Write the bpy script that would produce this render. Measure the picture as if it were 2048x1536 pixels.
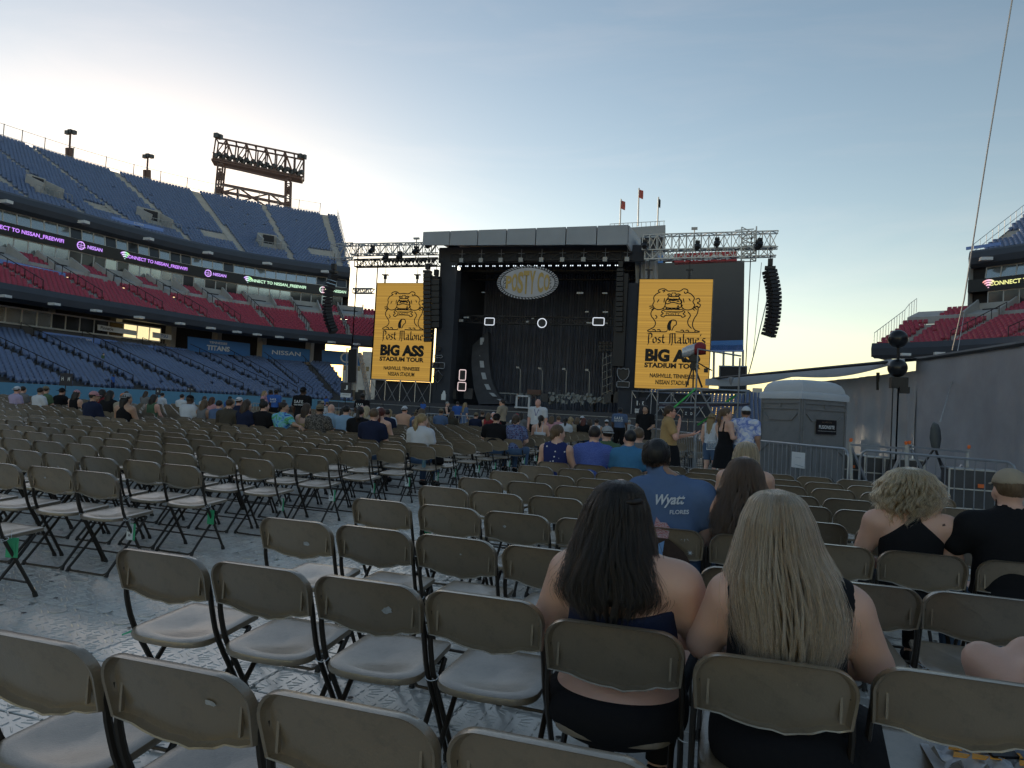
import bpy, bmesh, math, random
import numpy as np
from mathutils import Vector, Matrix
random.seed(7); rng = np.random.default_rng(7)
for _o in list(bpy.data.objects): bpy.data.objects.remove(_o)
S = bpy.context.scene; COL = S.collection
R = math.radians
# ------------------------------------------------------------------ camera
F, PITCH, ROLL, YAW, EYE = 1460., R(1.99), R(3.19), R(17.15), 1.446
FW = np.array([-math.sin(YAW)*math.cos(PITCH), math.cos(YAW)*math.cos(PITCH), math.sin(PITCH)])
_rt = np.array([math.cos(YAW), math.sin(YAW), 0.]); _up = np.cross(_rt, FW)
RT = math.cos(ROLL)*_rt + math.sin(ROLL)*_up; UP = -math.sin(ROLL)*_rt + math.cos(ROLL)*_up
OC = np.array([0., 0., EYE])
cam = bpy.data.cameras.new('camera'); camo = bpy.data.objects.new('camera', cam); COL.objects.link(camo)
cam.sensor_width = 36; cam.sensor_fit = 'HORIZONTAL'; cam.lens = F/2048*36; cam.clip_start = .05; cam.clip_end = 3000
_m = np.eye(4); _m[:3, 0] = RT; _m[:3, 1] = UP; _m[:3, 2] = -FW; _m[:3, 3] = OC
camo.matrix_world = Matrix(_m.tolist()); S.camera = camo
# ------------------------------------------------------------------ sky, sun, exposure
SUN_AZ, SUN_EL = R(-43.5), R(6.0)          # azimuth measured from +Y, negative to the left
W = bpy.data.worlds.new('World'); S.world = W; W.use_nodes = True
nt = W.node_tree; nt.nodes.clear()
_N = nt.nodes.new; _L = nt.links.new
sky = _N('ShaderNodeTexSky'); sky.sky_type = 'NISHITA'; sky.sun_disc = False
sky.sun_elevation = SUN_EL; sky.sun_rotation = SUN_AZ; sky.altitude = 150; sky.air_density = .92; sky.dust_density = .24; sky.ozone_density = 1.0
bg = _N('ShaderNodeBackground'); bg.inputs['Strength'].default_value = .118
wo = _N('ShaderNodeOutputWorld')
# thin high cirrus: a milky veil of uneven thickness over the whole sky
tc = _N('ShaderNodeTexCoord'); mp = _N('ShaderNodeMapping'); mp.inputs['Scale'].default_value = (1.0, 1.6, 5.0); mp.inputs['Rotation'].default_value = (0, .25, .6)
nz = _N('ShaderNodeTexNoise'); nz.inputs['Scale'].default_value = 2.3; nz.inputs['Detail'].default_value = 9; nz.inputs['Roughness'].default_value = .62; nz.inputs['Distortion'].default_value = .9
cr = _N('ShaderNodeMapRange'); cr.inputs[1].default_value = .48; cr.inputs[2].default_value = .85; cr.inputs[3].default_value = .0; cr.inputs[4].default_value = .22
mixc = _N('ShaderNodeMix'); mixc.data_type = 'RGBA'; mixc.blend_type = 'MIX'
gam = _N('ShaderNodeHueSaturation'); gam.inputs['Saturation'].default_value = .45; gam.inputs['Value'].default_value = 1.16
_L(tc.outputs['Generated'], mp.inputs['Vector']); _L(mp.outputs[0], nz.inputs['Vector']); _L(nz.outputs['Fac'], cr.inputs[0])
_L(sky.outputs[0], gam.inputs['Color']); _L(sky.outputs[0], mixc.inputs[6]); _L(gam.outputs[0], mixc.inputs[7]); _L(cr.outputs[0], mixc.inputs[0])
gs = _N('ShaderNodeHueSaturation'); gs.inputs['Saturation'].default_value = 1.12; _L(mixc.outputs[2], gs.inputs['Color']); wb = _N('ShaderNodeVectorMath'); wb.operation = 'MULTIPLY'; wb.inputs[1].default_value = (1.27, 1.06, .96); _L(gs.outputs[0], wb.inputs[0]); _L(wb.outputs[0], bg.inputs['Color']); _L(bg.outputs[0], wo.inputs['Surface'])
sl = bpy.data.lights.new('sun', 'SUN'); sl.energy = 2.0; sl.angle = R(2.0); sl.color = (1., .82, .6)
so = bpy.data.objects.new('sun', sl); COL.objects.link(so)
_d = Vector((math.sin(SUN_AZ)*math.cos(SUN_EL), math.cos(SUN_AZ)*math.cos(SUN_EL), math.sin(SUN_EL)))
so.rotation_euler = _d.to_track_quat('Z', 'Y').to_euler(); so.location = (-60, 60, 80)
S.view_settings.view_transform = 'Standard'; S.view_settings.look = 'None'; S.view_settings.gamma = 1; S.view_settings.exposure = 1.05
S.view_settings.use_curve_mapping = False
S.render.engine = 'CYCLES'; S.cycles.use_denoising = True; S.cycles.max_bounces = 6; S.cycles.diffuse_bounces = 3; S.cycles.glossy_bounces = 3
S.cycles.transparent_max_bounces = 8; S.cycles.use_adaptive_sampling = True; S.cycles.adaptive_threshold = .02
# ------------------------------------------------------------------ helpers
def ray(x, y): return FW + RT*(x-1024)/F + UP*(768-y)/F
def PD(x, y, d): return OC + ray(x, y)*d                    # point on a sight line at a depth
def PY(x, y, Y): r = ray(x, y); return OC + r*Y/r[1]        # ... on the plane Y = const
def PZ(x, y, z): r = ray(x, y); return OC + r*(z-EYE)/r[2]  # ... at a height
def nrm(v): v = np.asarray(v, float); return v/max(1e-9, np.linalg.norm(v))
ORG = {}
def link(name, data, parent=None):
    o = bpy.data.objects.new(name, data); COL.objects.link(o)
    if parent is not None: o.parent = parent; ORG[o.name] = ORG.get(parent.name, np.zeros(3))
    return o
def tag(o, label=None, cat=None, group=None, kind=None):
    if label: o['label'] = label
    if cat: o['category'] = cat
    if group: o['group'] = group
    if kind: o['kind'] = kind
    return o
def thing(name, label, cat, loc=(0, 0, 0), rz=0, group=None, world=True):
    o = bpy.data.objects.new(name, None); COL.objects.link(o); o.empty_display_size = .1
    o.location = loc; o.rotation_euler = (0, 0, rz)
    ORG[o.name] = np.array(loc, float) if (world and rz == 0) else np.zeros(3)
    return tag(o, label, cat, group)
def copy_tree(o, parent=None):
    c = o.copy(); COL.objects.link(c); c.parent = parent
    for ch in o.children: copy_tree(ch, c)
    return c
def np_mesh(name, V, Fc, mats, mi=None, smooth=False):
    me = bpy.data.meshes.new(name); V = np.asarray(V, np.float32)
    if isinstance(Fc, np.ndarray):
        k = Fc.shape[1]; me.vertices.add(len(V)); me.vertices.foreach_set('co', V.ravel())
        me.loops.add(Fc.size); me.loops.foreach_set('vertex_index', Fc.astype(np.int32).ravel())
        me.polygons.add(len(Fc)); me.polygons.foreach_set('loop_start', (np.arange(len(Fc))*k).astype(np.int32))
        me.update(calc_edges=True); me.validate()
    else:
        me.from_pydata(V.tolist(), [], Fc); me.update()
    for m in (mats if isinstance(mats, (list, tuple)) else [mats]): me.materials.append(m)
    if mi is not None: me.polygons.foreach_set('material_index', np.asarray(mi, np.int32))
    if smooth: me.polygons.foreach_set('use_smooth', np.ones(len(me.polygons), bool))
    return me
class MB:
    def __init__(s): s.v = []; s.f = []; s.m = []
    def add(s, v, f, m=0):
        o = len(s.v); s.v += [tuple(map(float, q)) for q in v]; s.f += [tuple(i+o for i in q) for q in f]; s.m += [m]*len(f); return s
    def box(s, c, d, Rm=None, m=0, taper=None):
        c = np.asarray(c, float); h = np.asarray(d, float)/2
        P = np.array([(x, y, z) for x in (-1, 1) for y in (-1, 1) for z in (-1, 1)])*h
        if taper is not None: P[P[:, 2] > 0, :2] *= taper
        if Rm is not None: P = P @ np.asarray(Rm).T
        return s.add(P+c, [(0, 1, 3, 2), (4, 6, 7, 5), (0, 4, 5, 1), (2, 3, 7, 6), (0, 2, 6, 4), (1, 5, 7, 3)], m)
    def bar(s, a, b, w, h=None, m=0, up=(0, 0, 1)):
        a = np.asarray(a, float); b = np.asarray(b, float); d = nrm(b-a); h = w if h is None else h
        u = np.asarray(up, float)
        if abs(d@u) > .98: u = np.array([0, 1., 0])
        x = nrm(np.cross(d, u)); y = np.cross(x, d)
        P = [p+x*sx*w/2+y*sy*h/2 for p in (a, b) for sx, sy in ((-1, -1), (1, -1), (1, 1), (-1, 1))]
        return s.add(P, [(3, 2, 1, 0), (4, 5, 6, 7), (0, 1, 5, 4), (1, 2, 6, 5), (2, 3, 7, 6), (3, 0, 4, 7)], m)
    def tube(s, path, r, n=6, m=0, closed=False, flat=1.):
        path = [np.asarray(p, float) for p in path]; k = len(path); rs = r if hasattr(r, '__len__') else [r]*k
        V = []; up0 = None
        for i, p in enumerate(path):
            if closed: d = nrm(path[(i+1) % k]-path[i-1])
            else: d = nrm(path[min(i+1, k-1)]-path[max(i-1, 0)])
            if up0 is None: up0 = np.array([0, 0, 1.]) if abs(d[2]) < .9 else np.array([0, 1., 0])
            x = nrm(np.cross(d, up0)); y = np.cross(x, d); up0 = y if np.linalg.norm(y) > .1 else up0
            for j in range(n):
                a = 2*math.pi*j/n; V.append(p+rs[i]*(x*math.cos(a)*flat+y*math.sin(a)))
        Fc = []
        for i in range(k if closed else k-1):
            for j in range(n):
                a = i*n+j; b = i*n+(j+1) % n; c = ((i+1) % k)*n+(j+1) % n; e = ((i+1) % k)*n+j; Fc.append((a, b, c, e))
        if not closed: Fc += [tuple(range(n))[::-1], tuple(range((k-1)*n, k*n))]
        return s.add(V, Fc, m)
    def prism(s, poly, o, u, v, t, m=0):
        o = np.asarray(o, float); u = np.asarray(u, float); v = np.asarray(v, float); n = nrm(np.cross(u, v)); k = len(poly)
        A = [o+u*x+v*y for x, y in poly]; B = [p+n*t for p in A]
        return s.add(A+B, [tuple(range(k))[::-1], tuple(range(k, 2*k))]+[(i, (i+1) % k, k+(i+1) % k, k+i) for i in range(k)], m)
    def loft(s, rings, m=0, caps=True, closed=True):
        k = len(rings[0]); V = [p for r in rings for p in r]; Fc = []
        for i in range(len(rings)-1):
            for j in range(k if closed else k-1): Fc.append((i*k+j, i*k+(j+1) % k, (i+1)*k+(j+1) % k, (i+1)*k+j))
        if caps: Fc += [tuple(range(k))[::-1], tuple(range((len(rings)-1)*k, len(rings)*k))]
        return s.add(V, Fc, m)
    def lathe(s, prof, c=(0, 0, 0), n=12, m=0, ax=None):
        c = np.asarray(c, float); A = np.eye(3) if ax is None else np.asarray(ax)
        return s.loft([[c+A@np.array([r*math.cos(2*math.pi*j/n), r*math.sin(2*math.pi*j/n), z]) for j in range(n)] for r, z in prof], m)
    def ball(s, c, r, n=12, m=0):
        k = n//2; rr = np.asarray(r if hasattr(r, '__len__') else (r, r, r), float)
        return s.loft([[np.asarray(c)+rr*np.array([math.sin(a)*math.cos(b), math.sin(a)*math.sin(b), -math.cos(a)]) for b in np.linspace(0, 2*math.pi, n, endpoint=False)] for a in np.linspace(.12, math.pi-.12, k)], m)
    def strip(s, pts, w, o, u, v, m=0):           # flat line of width w drawn in the plane o,u,v
        pts = [np.asarray(p, float) for p in pts]; k = len(pts); V = []
        for i, p in enumerate(pts):
            d = pts[min(i+1, k-1)]-pts[max(i-1, 0)]; d = d/max(1e-9, np.hypot(*d)); q = np.array([-d[1], d[0]])
            ww = w*(.55 if i in (0, k-1) else 1.)
            for sg in (-1, 1): e = p+q*sg*ww/2; V.append(np.asarray(o)+np.asarray(u)*e[0]+np.asarray(v)*e[1])
        return s.add(V, [(2*i, 2*i+1, 2*i+3, 2*i+2)[::-1] for i in range(k-1)], m)
    def mesh(s, name, mats, smooth=False, org=None):
        V = np.array(s.v, float) if s.v else np.zeros((0, 3))
        if org is not None: V = V-org
        ms = mats if isinstance(mats, (list, tuple)) else [mats]
        me = np_mesh(name, V, s.f, ms, s.m if len(ms) > 1 else None, smooth is True)
        if smooth == 'auto':
            me.polygons.foreach_set('use_smooth', np.ones(len(me.polygons), bool)); me.set_sharp_from_angle(angle=R(40))
        return me
    def build(s, name, mats, parent=None, smooth=False, kind=None):
        org = ORG.get(parent.name) if parent is not None else None
        o = link(name, s.mesh(name, mats, smooth, org), parent)
        if kind: o['kind'] = kind
        return o
def bez(pts, n=8):                                # Catmull-Rom through points
    P = [np.asarray(p, float) for p in pts]; P = [2*P[0]-P[1]]+P+[2*P[-1]-P[-2]]; out = []
    for i in range(1, len(P)-2):
        for t in np.linspace(0, 1, n, endpoint=False):
            a, b, c, d = P[i-1:i+3]; out.append(.5*((2*b)+(c-a)*t+(2*a-5*b+4*c-d)*t*t+(3*b-a-3*c+d)*t**3))
    return out+[P[-2]]
# ------------------------------------------------------------------ materials
MC = {}
def mat(name, col=(.5, .5, .5), rough=.6, metal=0., var=.12, vs=6., bump=0., bs=40., emit=None, es=1., objcol=False, rnd=0., sss=0., spec=.5, coord='Object', alpha=None, trans=0., dirt=0., coat=0., coatr=.2):
    if name in MC: return MC[name]
    m = bpy.data.materials.new(name); MC[name] = m; m.use_nodes = True; t = m.node_tree; b = t.nodes['Principled BSDF']; N = t.nodes.new; L = t.links.new
    b.inputs['Roughness'].default_value = rough; b.inputs['Metallic'].default_value = metal; b.inputs['Specular IOR Level'].default_value = spec
    tcn = N('ShaderNodeTexCoord'); src = None
    if objcol or rnd: oi = N('ShaderNodeObjectInfo')
    if objcol: src = oi.outputs['Color']
    else:
        rg = N('ShaderNodeRGB'); rg.outputs[0].default_value = (*col, 1); src = rg.outputs[0]
    def scale_by(sock, lo, hi, facsock):
        mr = N('ShaderNodeMapRange'); mr.inputs[3].default_value = lo; mr.inputs[4].default_value = hi; L(facsock, mr.inputs[0])
        mx = N('ShaderNodeVectorMath'); mx.operation = 'SCALE'; L(sock, mx.inputs[0]); L(mr.outputs[0], mx.inputs['Scale']); return mx.outputs[0]
    if var:
        nz = N('ShaderNodeTexNoise'); nz.inputs['Scale'].default_value = vs; nz.inputs['Detail'].default_value = 6; nz.inputs['Roughness'].default_value = .6; L(tcn.outputs[coord], nz.inputs['Vector'])
        src = scale_by(src, 1-var*1.6, 1+var*1.6, nz.outputs['Fac'])
    if rnd: src = scale_by(src, 1-rnd, 1+rnd, oi.outputs['Random'])
    if dirt:
        n3 = N('ShaderNodeTexNoise'); n3.inputs['Scale'].default_value = vs*3.1; n3.inputs['Detail'].default_value = 9; n3.inputs['Roughness'].default_value = .72; L(tcn.outputs[coord], n3.inputs['Vector'])
        mr3 = N('ShaderNodeMapRange'); mr3.inputs[1].default_value = .52; mr3.inputs[2].default_value = .72; L(n3.outputs['Fac'], mr3.inputs[0]); src = scale_by(src, 1., 1-dirt, mr3.outputs[0])
        mr4 = N('ShaderNodeMapRange'); mr4.inputs[3].default_value = rough; mr4.inputs[4].default_value = min(1, rough+.25); L(n3.outputs['Fac'], mr4.inputs[0]); L(mr4.outputs[0], b.inputs['Roughness'])
    L(src, b.inputs['Base Color'])
    if bump:
        n2 = N('ShaderNodeTexNoise'); n2.inputs['Scale'].default_value = bs; n2.inputs['Detail'].default_value = 5; L(tcn.outputs[coord], n2.inputs['Vector'])
        bp = N('ShaderNodeBump'); bp.inputs['Strength'].default_value = bump; bp.inputs['Distance'].default_value = .02; L(n2.outputs['Fac'], bp.inputs['Height']); L(bp.outputs[0], b.inputs['Normal'])
    if sss: b.inputs['Subsurface Weight'].default_value = sss; b.inputs['Subsurface Radius'].default_value = (.03, .012, .006); b.inputs['Subsurface Scale'].default_value = .5
    if emit is not None: b.inputs['Emission Color'].default_value = (*emit, 1); b.inputs['Emission Strength'].default_value = es
    if coat: b.inputs['Coat Weight'].default_value = coat; b.inputs['Coat Roughness'].default_value = coatr; b.inputs['Coat IOR'].default_value = 1.7
    if alpha is not None: b.inputs['Alpha'].default_value = alpha
    if trans: b.inputs['Transmission Weight'].default_value = trans
    return m
def nodes_of(m): t = m.node_tree; return t, t.nodes['Principled BSDF'], t.nodes.new, t.links.new
def text(body, size, c, u, v, m, parent, name='lettering', sx=1., off=0., ext=.004, align='CENTER', space=1., bend=None):
    cu = bpy.data.curves.new(name, 'FONT'); cu.body = body; cu.size = size; cu.align_x = align; cu.align_y = 'CENTER'; cu.offset = off; cu.space_character = space; cu.resolution_u = 3; cu.materials.append(m)
    t = bpy.data.objects.new(name, cu); COL.objects.link(t); me = bpy.data.meshes.new_from_object(t); bpy.data.objects.remove(t); bpy.data.curves.remove(cu)
    if not me.materials: me.materials.append(m)
    o = link(name, me, parent); u = nrm(u); n = nrm(np.cross(u, v)); v = np.cross(n, u); org = ORG.get(parent.name, np.zeros(3)); c = np.asarray(c, float)
    V = np.zeros(len(me.vertices)*3, np.float32); me.vertices.foreach_get('co', V); V = V.reshape(-1, 3).astype(float)
    W3 = np.array([bend(q[0]*sx)+v*q[1] for q in V]) if bend else c+np.outer(V[:, 0]*sx, u)+np.outer(V[:, 1], v)
    me.vertices.foreach_set('co', (W3-org).astype(np.float32).ravel()); me.update(); return o
def fit_text(body, c, u, v, w, h, m, parent, off=0., name='lettering'):
    u = nrm(u); v = nrm(v); org = ORG.get(parent.name, np.zeros(3)); o = text(body, 1., np.zeros(3)+org, X, Y, m, parent, name, off=off); me = o.data
    V = np.zeros(len(me.vertices)*3, np.float32); me.vertices.foreach_get('co', V); V = V.reshape(-1, 3).astype(float); lo, hi = V.min(0), V.max(0)
    V = (V-(lo+hi)/2)/np.maximum(hi-lo, 1e-6); W3 = np.asarray(c, float)+np.outer(V[:, 0]*w, u)+np.outer(V[:, 1]*h, v); me.vertices.foreach_set('co', (W3-org).astype(np.float32).ravel()); me.update(); return o
X, Y, Z = np.eye(3)
# ================================================================== FLOOR
m_panel = mat('floor_panel_plastic', (.54, .515, .47), .26, 0, .10, 1.4, .08, 90., rnd=.10, dirt=.22, spec=1., coat=.8, coatr=.18)
m_panel_far = mat('floor_far_plastic', (.52, .50, .46), .34, 0, .16, 1.2, .55, 16., spec=.5)
m_disc = mat('floor_lock_black', (.015, .015, .017), .45, 0, .1)
m_groove = mat('floor_groove_dark', (.012, .013, .018), .7, 0, .1)
ground = link('ground', np_mesh('ground', [(-900, -300, -.03), (900, -300, -.03), (900, 900, -.03), (-900, 900, -.03)], [(0, 1, 2, 3)], mat('ground_concrete', (.2, .2, .2), .9, 0, .2, .4))); tag(ground, 'grey concrete ground around the stadium', 'ground', kind='structure')
floor = link('floor', np_mesh('floor', [(-66, -6, -.019), (24, -6, -.019), (24, 88, -.019), (-66, 88, -.019)], [(0, 1, 2, 3)], m_panel_far)); tag(floor, 'grey interlocking plastic panel floor covering the field', 'floor', kind='structure')
PX, PYS = 1.04, .64
def panel_mesh(seed):
    b = MB(); g = .011; ch = .07; w, d = PX-g, PYS-g
    poly = [(-w/2+ch, -d/2), (w/2-ch*.2, -d/2), (w/2, -d/2+ch*.2), (w/2, d/2-ch), (w/2-ch, d/2), (-w/2+ch*.2, d/2), (-w/2, d/2-ch*.2), (-w/2, -d/2+ch)]
    top = [(x*.992, y*.988) for x, y in poly]
    b.loft([[(x, y, -.017) for x, y in poly], [(x, y, -.003) for x, y in poly], [(x, y, 0) for x, y in top]], 0)
    r = random.Random(seed)
    def ridge(x, y, a, L, wd, h):
        c, s = math.cos(a), math.sin(a); P = []
        for (lx, ly, z) in ((-L/2, -wd/2, 0), (L/2, -wd/2, 0), (L/2, wd/2, 0), (-L/2, wd/2, 0), (-L/2+wd*.3, -wd*.2, h), (L/2-wd*.3, -wd*.2, h), (L/2-wd*.3, wd*.2, h), (-L/2+wd*.3, wd*.2, h)):
            P.append((x+c*lx-s*ly, y+s*lx+c*ly, z))
        b.add(P, [(0, 1, 5, 4), (1, 2, 6, 5), (2, 3, 7, 6), (3, 0, 4, 7), (4, 5, 6, 7)], 0)
    nx, ny = 8, 5; ux, uy = PX/nx, PYS/ny
    for i in range(nx):
        for j in range(ny):
            cx = -PX/2+(i+.5)*ux; cy = -PYS/2+(j+.5)*uy
            fl = 1 if (i+j) % 2 else -1
            for k, a in enumerate((-.62, -.22, .22, .62)):
                L = ux*(.46 if abs(a) > .4 else .40); ridge(cx+fl*.012, cy+uy*.72*(k-1.5)/2.6, a*fl, L, .008, .003)
            ridge(cx-ux*.44, cy+uy*.2, math.pi/2, uy*.28, .013, .004); ridge(cx-ux*.44, cy-uy*.22, math.pi/2, uy*.28, .013, .004)
    for sx in (-.25, .25):
        for sy in (-1, 1):
            cx, cy = sx*PX, sy*(PYS/2-.092)
            b.add([(cx+.042*math.cos(a), cy+.042*math.sin(a), .006) for a in np.linspace(0, 2*math.pi, 14, endpoint=False)], [tuple(range(14))], 1)
            b.lathe([(.050, 0), (.050, .007), (.042, .007)], (cx, cy, 0), 14, 0)
            for q in (-.012, .012): b.box((cx+q, cy, .0075), (.007, .045, .003), m=0)
    for (hx, hy) in ((.0, -.2), (-.38, .1), (.36, .16)):
        b.add([(hx*PX+.016*math.cos(a), hy*PYS*1.6+.016*math.sin(a), .0055) for a in np.linspace(0, 2*math.pi, 8, endpoint=False)], [tuple(range(8))], 1)
    return b.mesh('panel', [m_panel, m_disc])
pm = [panel_mesh(1)]
def in_view(x, y, z=0., mg=60):
    d = np.array([x, y, z])-OC; dz = d@FW
    if dz < .3: return None
    u, v = 1024+F*(d@RT)/dz, 768-F*(d@UP)/dz
    return (u, v, dz) if (-mg < u < 2048+mg and -mg < v < 1536+mg) else None
cand = []
for i in range(-14, 10):
    for j in range(0, 24):
        x = -3.81+i*PX+(PX/2 if j % 2 else 0); y = .56+(j+.5)*PYS; q = in_view(x, y, 0, 240)
        if q: cand.append((q[2], x, y))
cand.sort(); npan = 0
for dz, x, y in cand[:300]:
    o = link('panel', pm[0], floor); o.location = (x, y, 0)
# ================================================================== CHAIRS
m_cplastic = mat('chair_plastic_beige', (.20, .145, .085), .27, 0, .12, 5., .12, 160., rnd=.18, dirt=.30, spec=1., coat=.8, coatr=.24)
m_cframe = mat('chair_frame_brown', (.040, .032, .025), .36, .35, .1, 9.)
m_ctie = mat('zip_tie_white', (.7, .72, .75), .4)
m_cap = mat('chair_foot_cap', (.03, .028, .025), .7)
CW = .447
def back_outline(n=9):
    hw, zt, zb, r = CW/2, .790, .605, .085; P = []
    # bottom edge left to right: moulded wave with a lower middle
    for t in np.linspace(0, 1, 13):
        x = -hw*.97+2*hw*.97*t; z = zb-.033*math.exp(-((t-.60)/.20)**2)-.018*math.exp(-((t-.33)/.12)**2)-.006*math.sin(t*37); P.append((x, z))
    for a in np.linspace(0, math.pi/2, n): P.append((hw-r+r*math.cos(a), zt-r+r*math.sin(a)))
    for a in np.linspace(math.pi/2, math.pi, n): P.append((-hw+r+r*math.cos(a), zt-r+r*math.sin(a)))
    return P
def yb_at(z): return -.205+(.78-z)*.33          # the line of the back posts
def make_back(seg=9):
    P = back_outline(seg); b = MB(); k = len(P); zc = .70
    def bow(x): return .022*(1-(x/(CW/2))**2)                      # the shell is hollow towards the sitter
    def ring(sc, dy): return [(x*sc, yb_at(zc+(z-zc)*sc)-.002+dy-bow(x*sc)*.9, zc+(z-zc)*sc) for x, z in P]
    # back (camera) side: rim, then panel sunk behind it; front side smooth
    b.loft([ring(.0, .012), ring(.55, .012), ring(.90, .012), ring(.935, .002), ring(.95, -.012), ring(.985, -.015), ring(1., -.004), ring(.995, .016), ring(.93, .024), ring(.5, .026), ring(0., .026)], 0, caps=False)
    for sx in (-1, 1): b.box((sx*CW*.40, yb_at(.69)+.006, .665), (.007, .012, .075), m=0)
    return b
def seat_outline(n=10):
    P = []; hw = .197
    for a in np.linspace(math.pi, 2*math.pi, 15): P.append((hw*math.copysign(abs(math.cos(a))**.62, math.cos(a)), -.06+.125*-abs(math.sin(a))**.75))
    for a in np.linspace(0, math.pi/2, 5): P.append((.165+.02*math.cos(a)-.0, .225+.02*math.sin(a)))
    for a in np.linspace(math.pi/2, math.pi, 5): P.append((-.165+.02*math.cos(a), .225+.02*math.sin(a)))
    return P
def make_seat():
    P = seat_outline(); b = MB()
    def zs(x, y, e): return .445+.012*(y/.2)-.016*math.exp(-(x*x/.012+(y+.02)**2/.014))+e
    def ring(sc, e): return [(x*sc, .045+(y-.045)*sc, zs(x*sc, .045+(y-.045)*sc, e)) for x, y in P]
    b.loft([ring(.0, 0), ring(.25, 0), ring(.5, 0), ring(.75, .001), ring(.92, .002), ring(.985, -.003), ring(1., -.014), ring(.985, -.027), ring(.9, -.024), ring(.5, -.02), ring(0, -.02)], 0, caps=False)
    return b
def leg_paths(s):
    x = s*CW/2*.97
    up = [(x*.965, yb_at(.70)+.012, .70), (x*.985, yb_at(.62)+.008, .62), (x, yb_at(.56), .56), (x, -.085, .435), (x, .04, .24), (x*.99, .17, .03)]
    rear = [(s*.185, .165, .415), (s*.185, .07, .30), (s*.188, -.12, .10), (s*.192, -.19, .028)]
    return up, rear
def add_chair(near=True, parent=None):
    fr = MB()
    nseg = 7 if near else 4
    parts = {}
    for s in (-1, 1):
        up, rear = leg_paths(s)
        b = MB(); b.tube(bez(up, 3) if near else up, .0125, nseg, 0, flat=.8); b.tube([(up[-1][0], .168, .034), (up[-1][0], .182, .0)], [.0145, .017], nseg, 1); parts.setdefault('front_leg', []).append(b)
        b = MB(); b.tube(bez(rear, 3) if near else rear, .011, nseg, 0); b.tube([(rear[-1][0], -.188, .034), (rear[-1][0], -.202, .0)], [.013, .016], nseg, 1); parts.setdefault('rear_leg', []).append(b)
    b = MB(); b.tube(bez([(-.192, -.185, .034), (-.165, -.200, .016), (-.12, -.203, .013), (.12, -.203, .013), (.165, -.200, .016), (.192, -.185, .034)], 3), .008, nseg, 0)
    c2 = MB(); c2.tube([(-.215, .125, .105), (.215, .125, .105)], .008, nseg, 0); c3 = MB(); c3.tube([(-.185, .165, .412), (.185, .165, .412)], .010, nseg, 0)
    parts['crossbar'] = [b, c2, c3]
    return parts
ch_back = make_back().mesh('backrest', m_cplastic, 'auto'); ch_seat = make_seat().mesh('seat', m_cplastic, 'auto')
ch_parts = {k: [b.mesh(k, [m_cframe, m_cap], 'auto') for b in v] for k, v in add_chair().items()}
_z = MB(); _z.tube([(CW/2+.010+.026*math.cos(a), -.085+.018*math.sin(a), .43+.01*math.sin(a)) for a in np.linspace(0, 2*math.pi, 10, endpoint=False)], .0022, 4, closed=True); _z.tube([(CW/2+.02, -.10, .43), (CW/2+.035, -.135, .44)], .0018, 4); ch_tie = _z.mesh('zip_tie', m_ctie, True)
def lowpoly_chair():
    b = MB(); P = back_outline(3)[::1]; P = [P[0], P[4], P[7], P[12]]+P[13:]
    k = len(P); A = [(x, yb_at(z)-.006-.02*(1-(x/.22)**2), z) for x, z in P]; B = [(x, y+.03, z) for x, y, z in A]
    b.add(A+B, [tuple(range(k)), tuple(range(k, 2*k))[::-1]]+[(i, k+i, k+(i+1) % k, (i+1) % k) for i in range(k)], 0)
    b.add([(-.19, -.09, .44), (-.12, -.17, .435), (.12, -.17, .435), (.19, -.09, .44), (.18, .24, .455), (-.18, .24, .455)]+[(-.19, -.09, .42), (-.12, -.17, .415), (.12, -.17, .415), (.19, -.09, .42), (.18, .24, .435), (-.18, .24, .435)], [(0, 1, 2, 3, 4, 5), (11, 10, 9, 8, 7, 6)]+[(i, 6+i, 6+(i+1) % 6, (i+1) % 6) for i in range(6)], 0)
    for s in (-1, 1):
        up, rear = leg_paths(s); b.bar(up[2], up[-1], .02, m=1); b.bar(rear[0], rear[-1], .02, m=1)
    b.bar((-.19, -.2, .02), (.19, -.2, .02), .014, m=1)
    return b
far_b = lowpoly_chair(); far_me = far_b.mesh('folding_chair', [m_cplastic, m_cframe])
# seating plan: right block beside the camera, left block across the aisle, and the blocks beyond
SP = .467
CH = []           # (x, y of chair origin, rz, block, row, col)
OFF = .205        # back-top line to chair origin
rowsR = {0: 1.48, 1: 2.45, 2: 3.476, 3: 4.504, 4: 5.494, 5: 6.489, 6: 7.40, 7: 8.45, 8: 9.33, 9: 10.3}
fixR1 = [(-2.214, 2.449, 0), (-1.745, 2.455, 0), (-1.28, 2.46, 0), (-.826, 2.468, 0), (-.345, 2.325, .03), (.128, 2.205, .04), (.625, 2.31, .0), (1.10, 2.36, 0), (1.57, 2.38, 0)]
for c, (x, y, rz) in enumerate(fixR1): CH.append((x, y+OFF, rz, 'R', 1, c))
for c in range(8): CH.append((-1.745+c*SP+(.015 if c > 1 else 0), 1.485-(.03 if c > 1 else 0)+OFF, .0, 'R', 0, c))
for r in range(2, 10):
    nc = 11 if r < 6 else (10 if r < 8 else 9)
    for c in range(nc): CH.append((-2.245+c*SP+random.uniform(-.012, .012), rowsR[r]+OFF+random.uniform(-.03, .03), random.uniform(-.04, .04), 'R', r, c))
ya = [3.44, 4.436, 5.408, 6.457, 7.455, 8.448, 9.443, 10.54, 11.389, 12.535, 13.482, 14.405, 15.489, 16.576, 17.526]
while len(ya) < 25: ya.append(ya[-1]+1.0)
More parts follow.
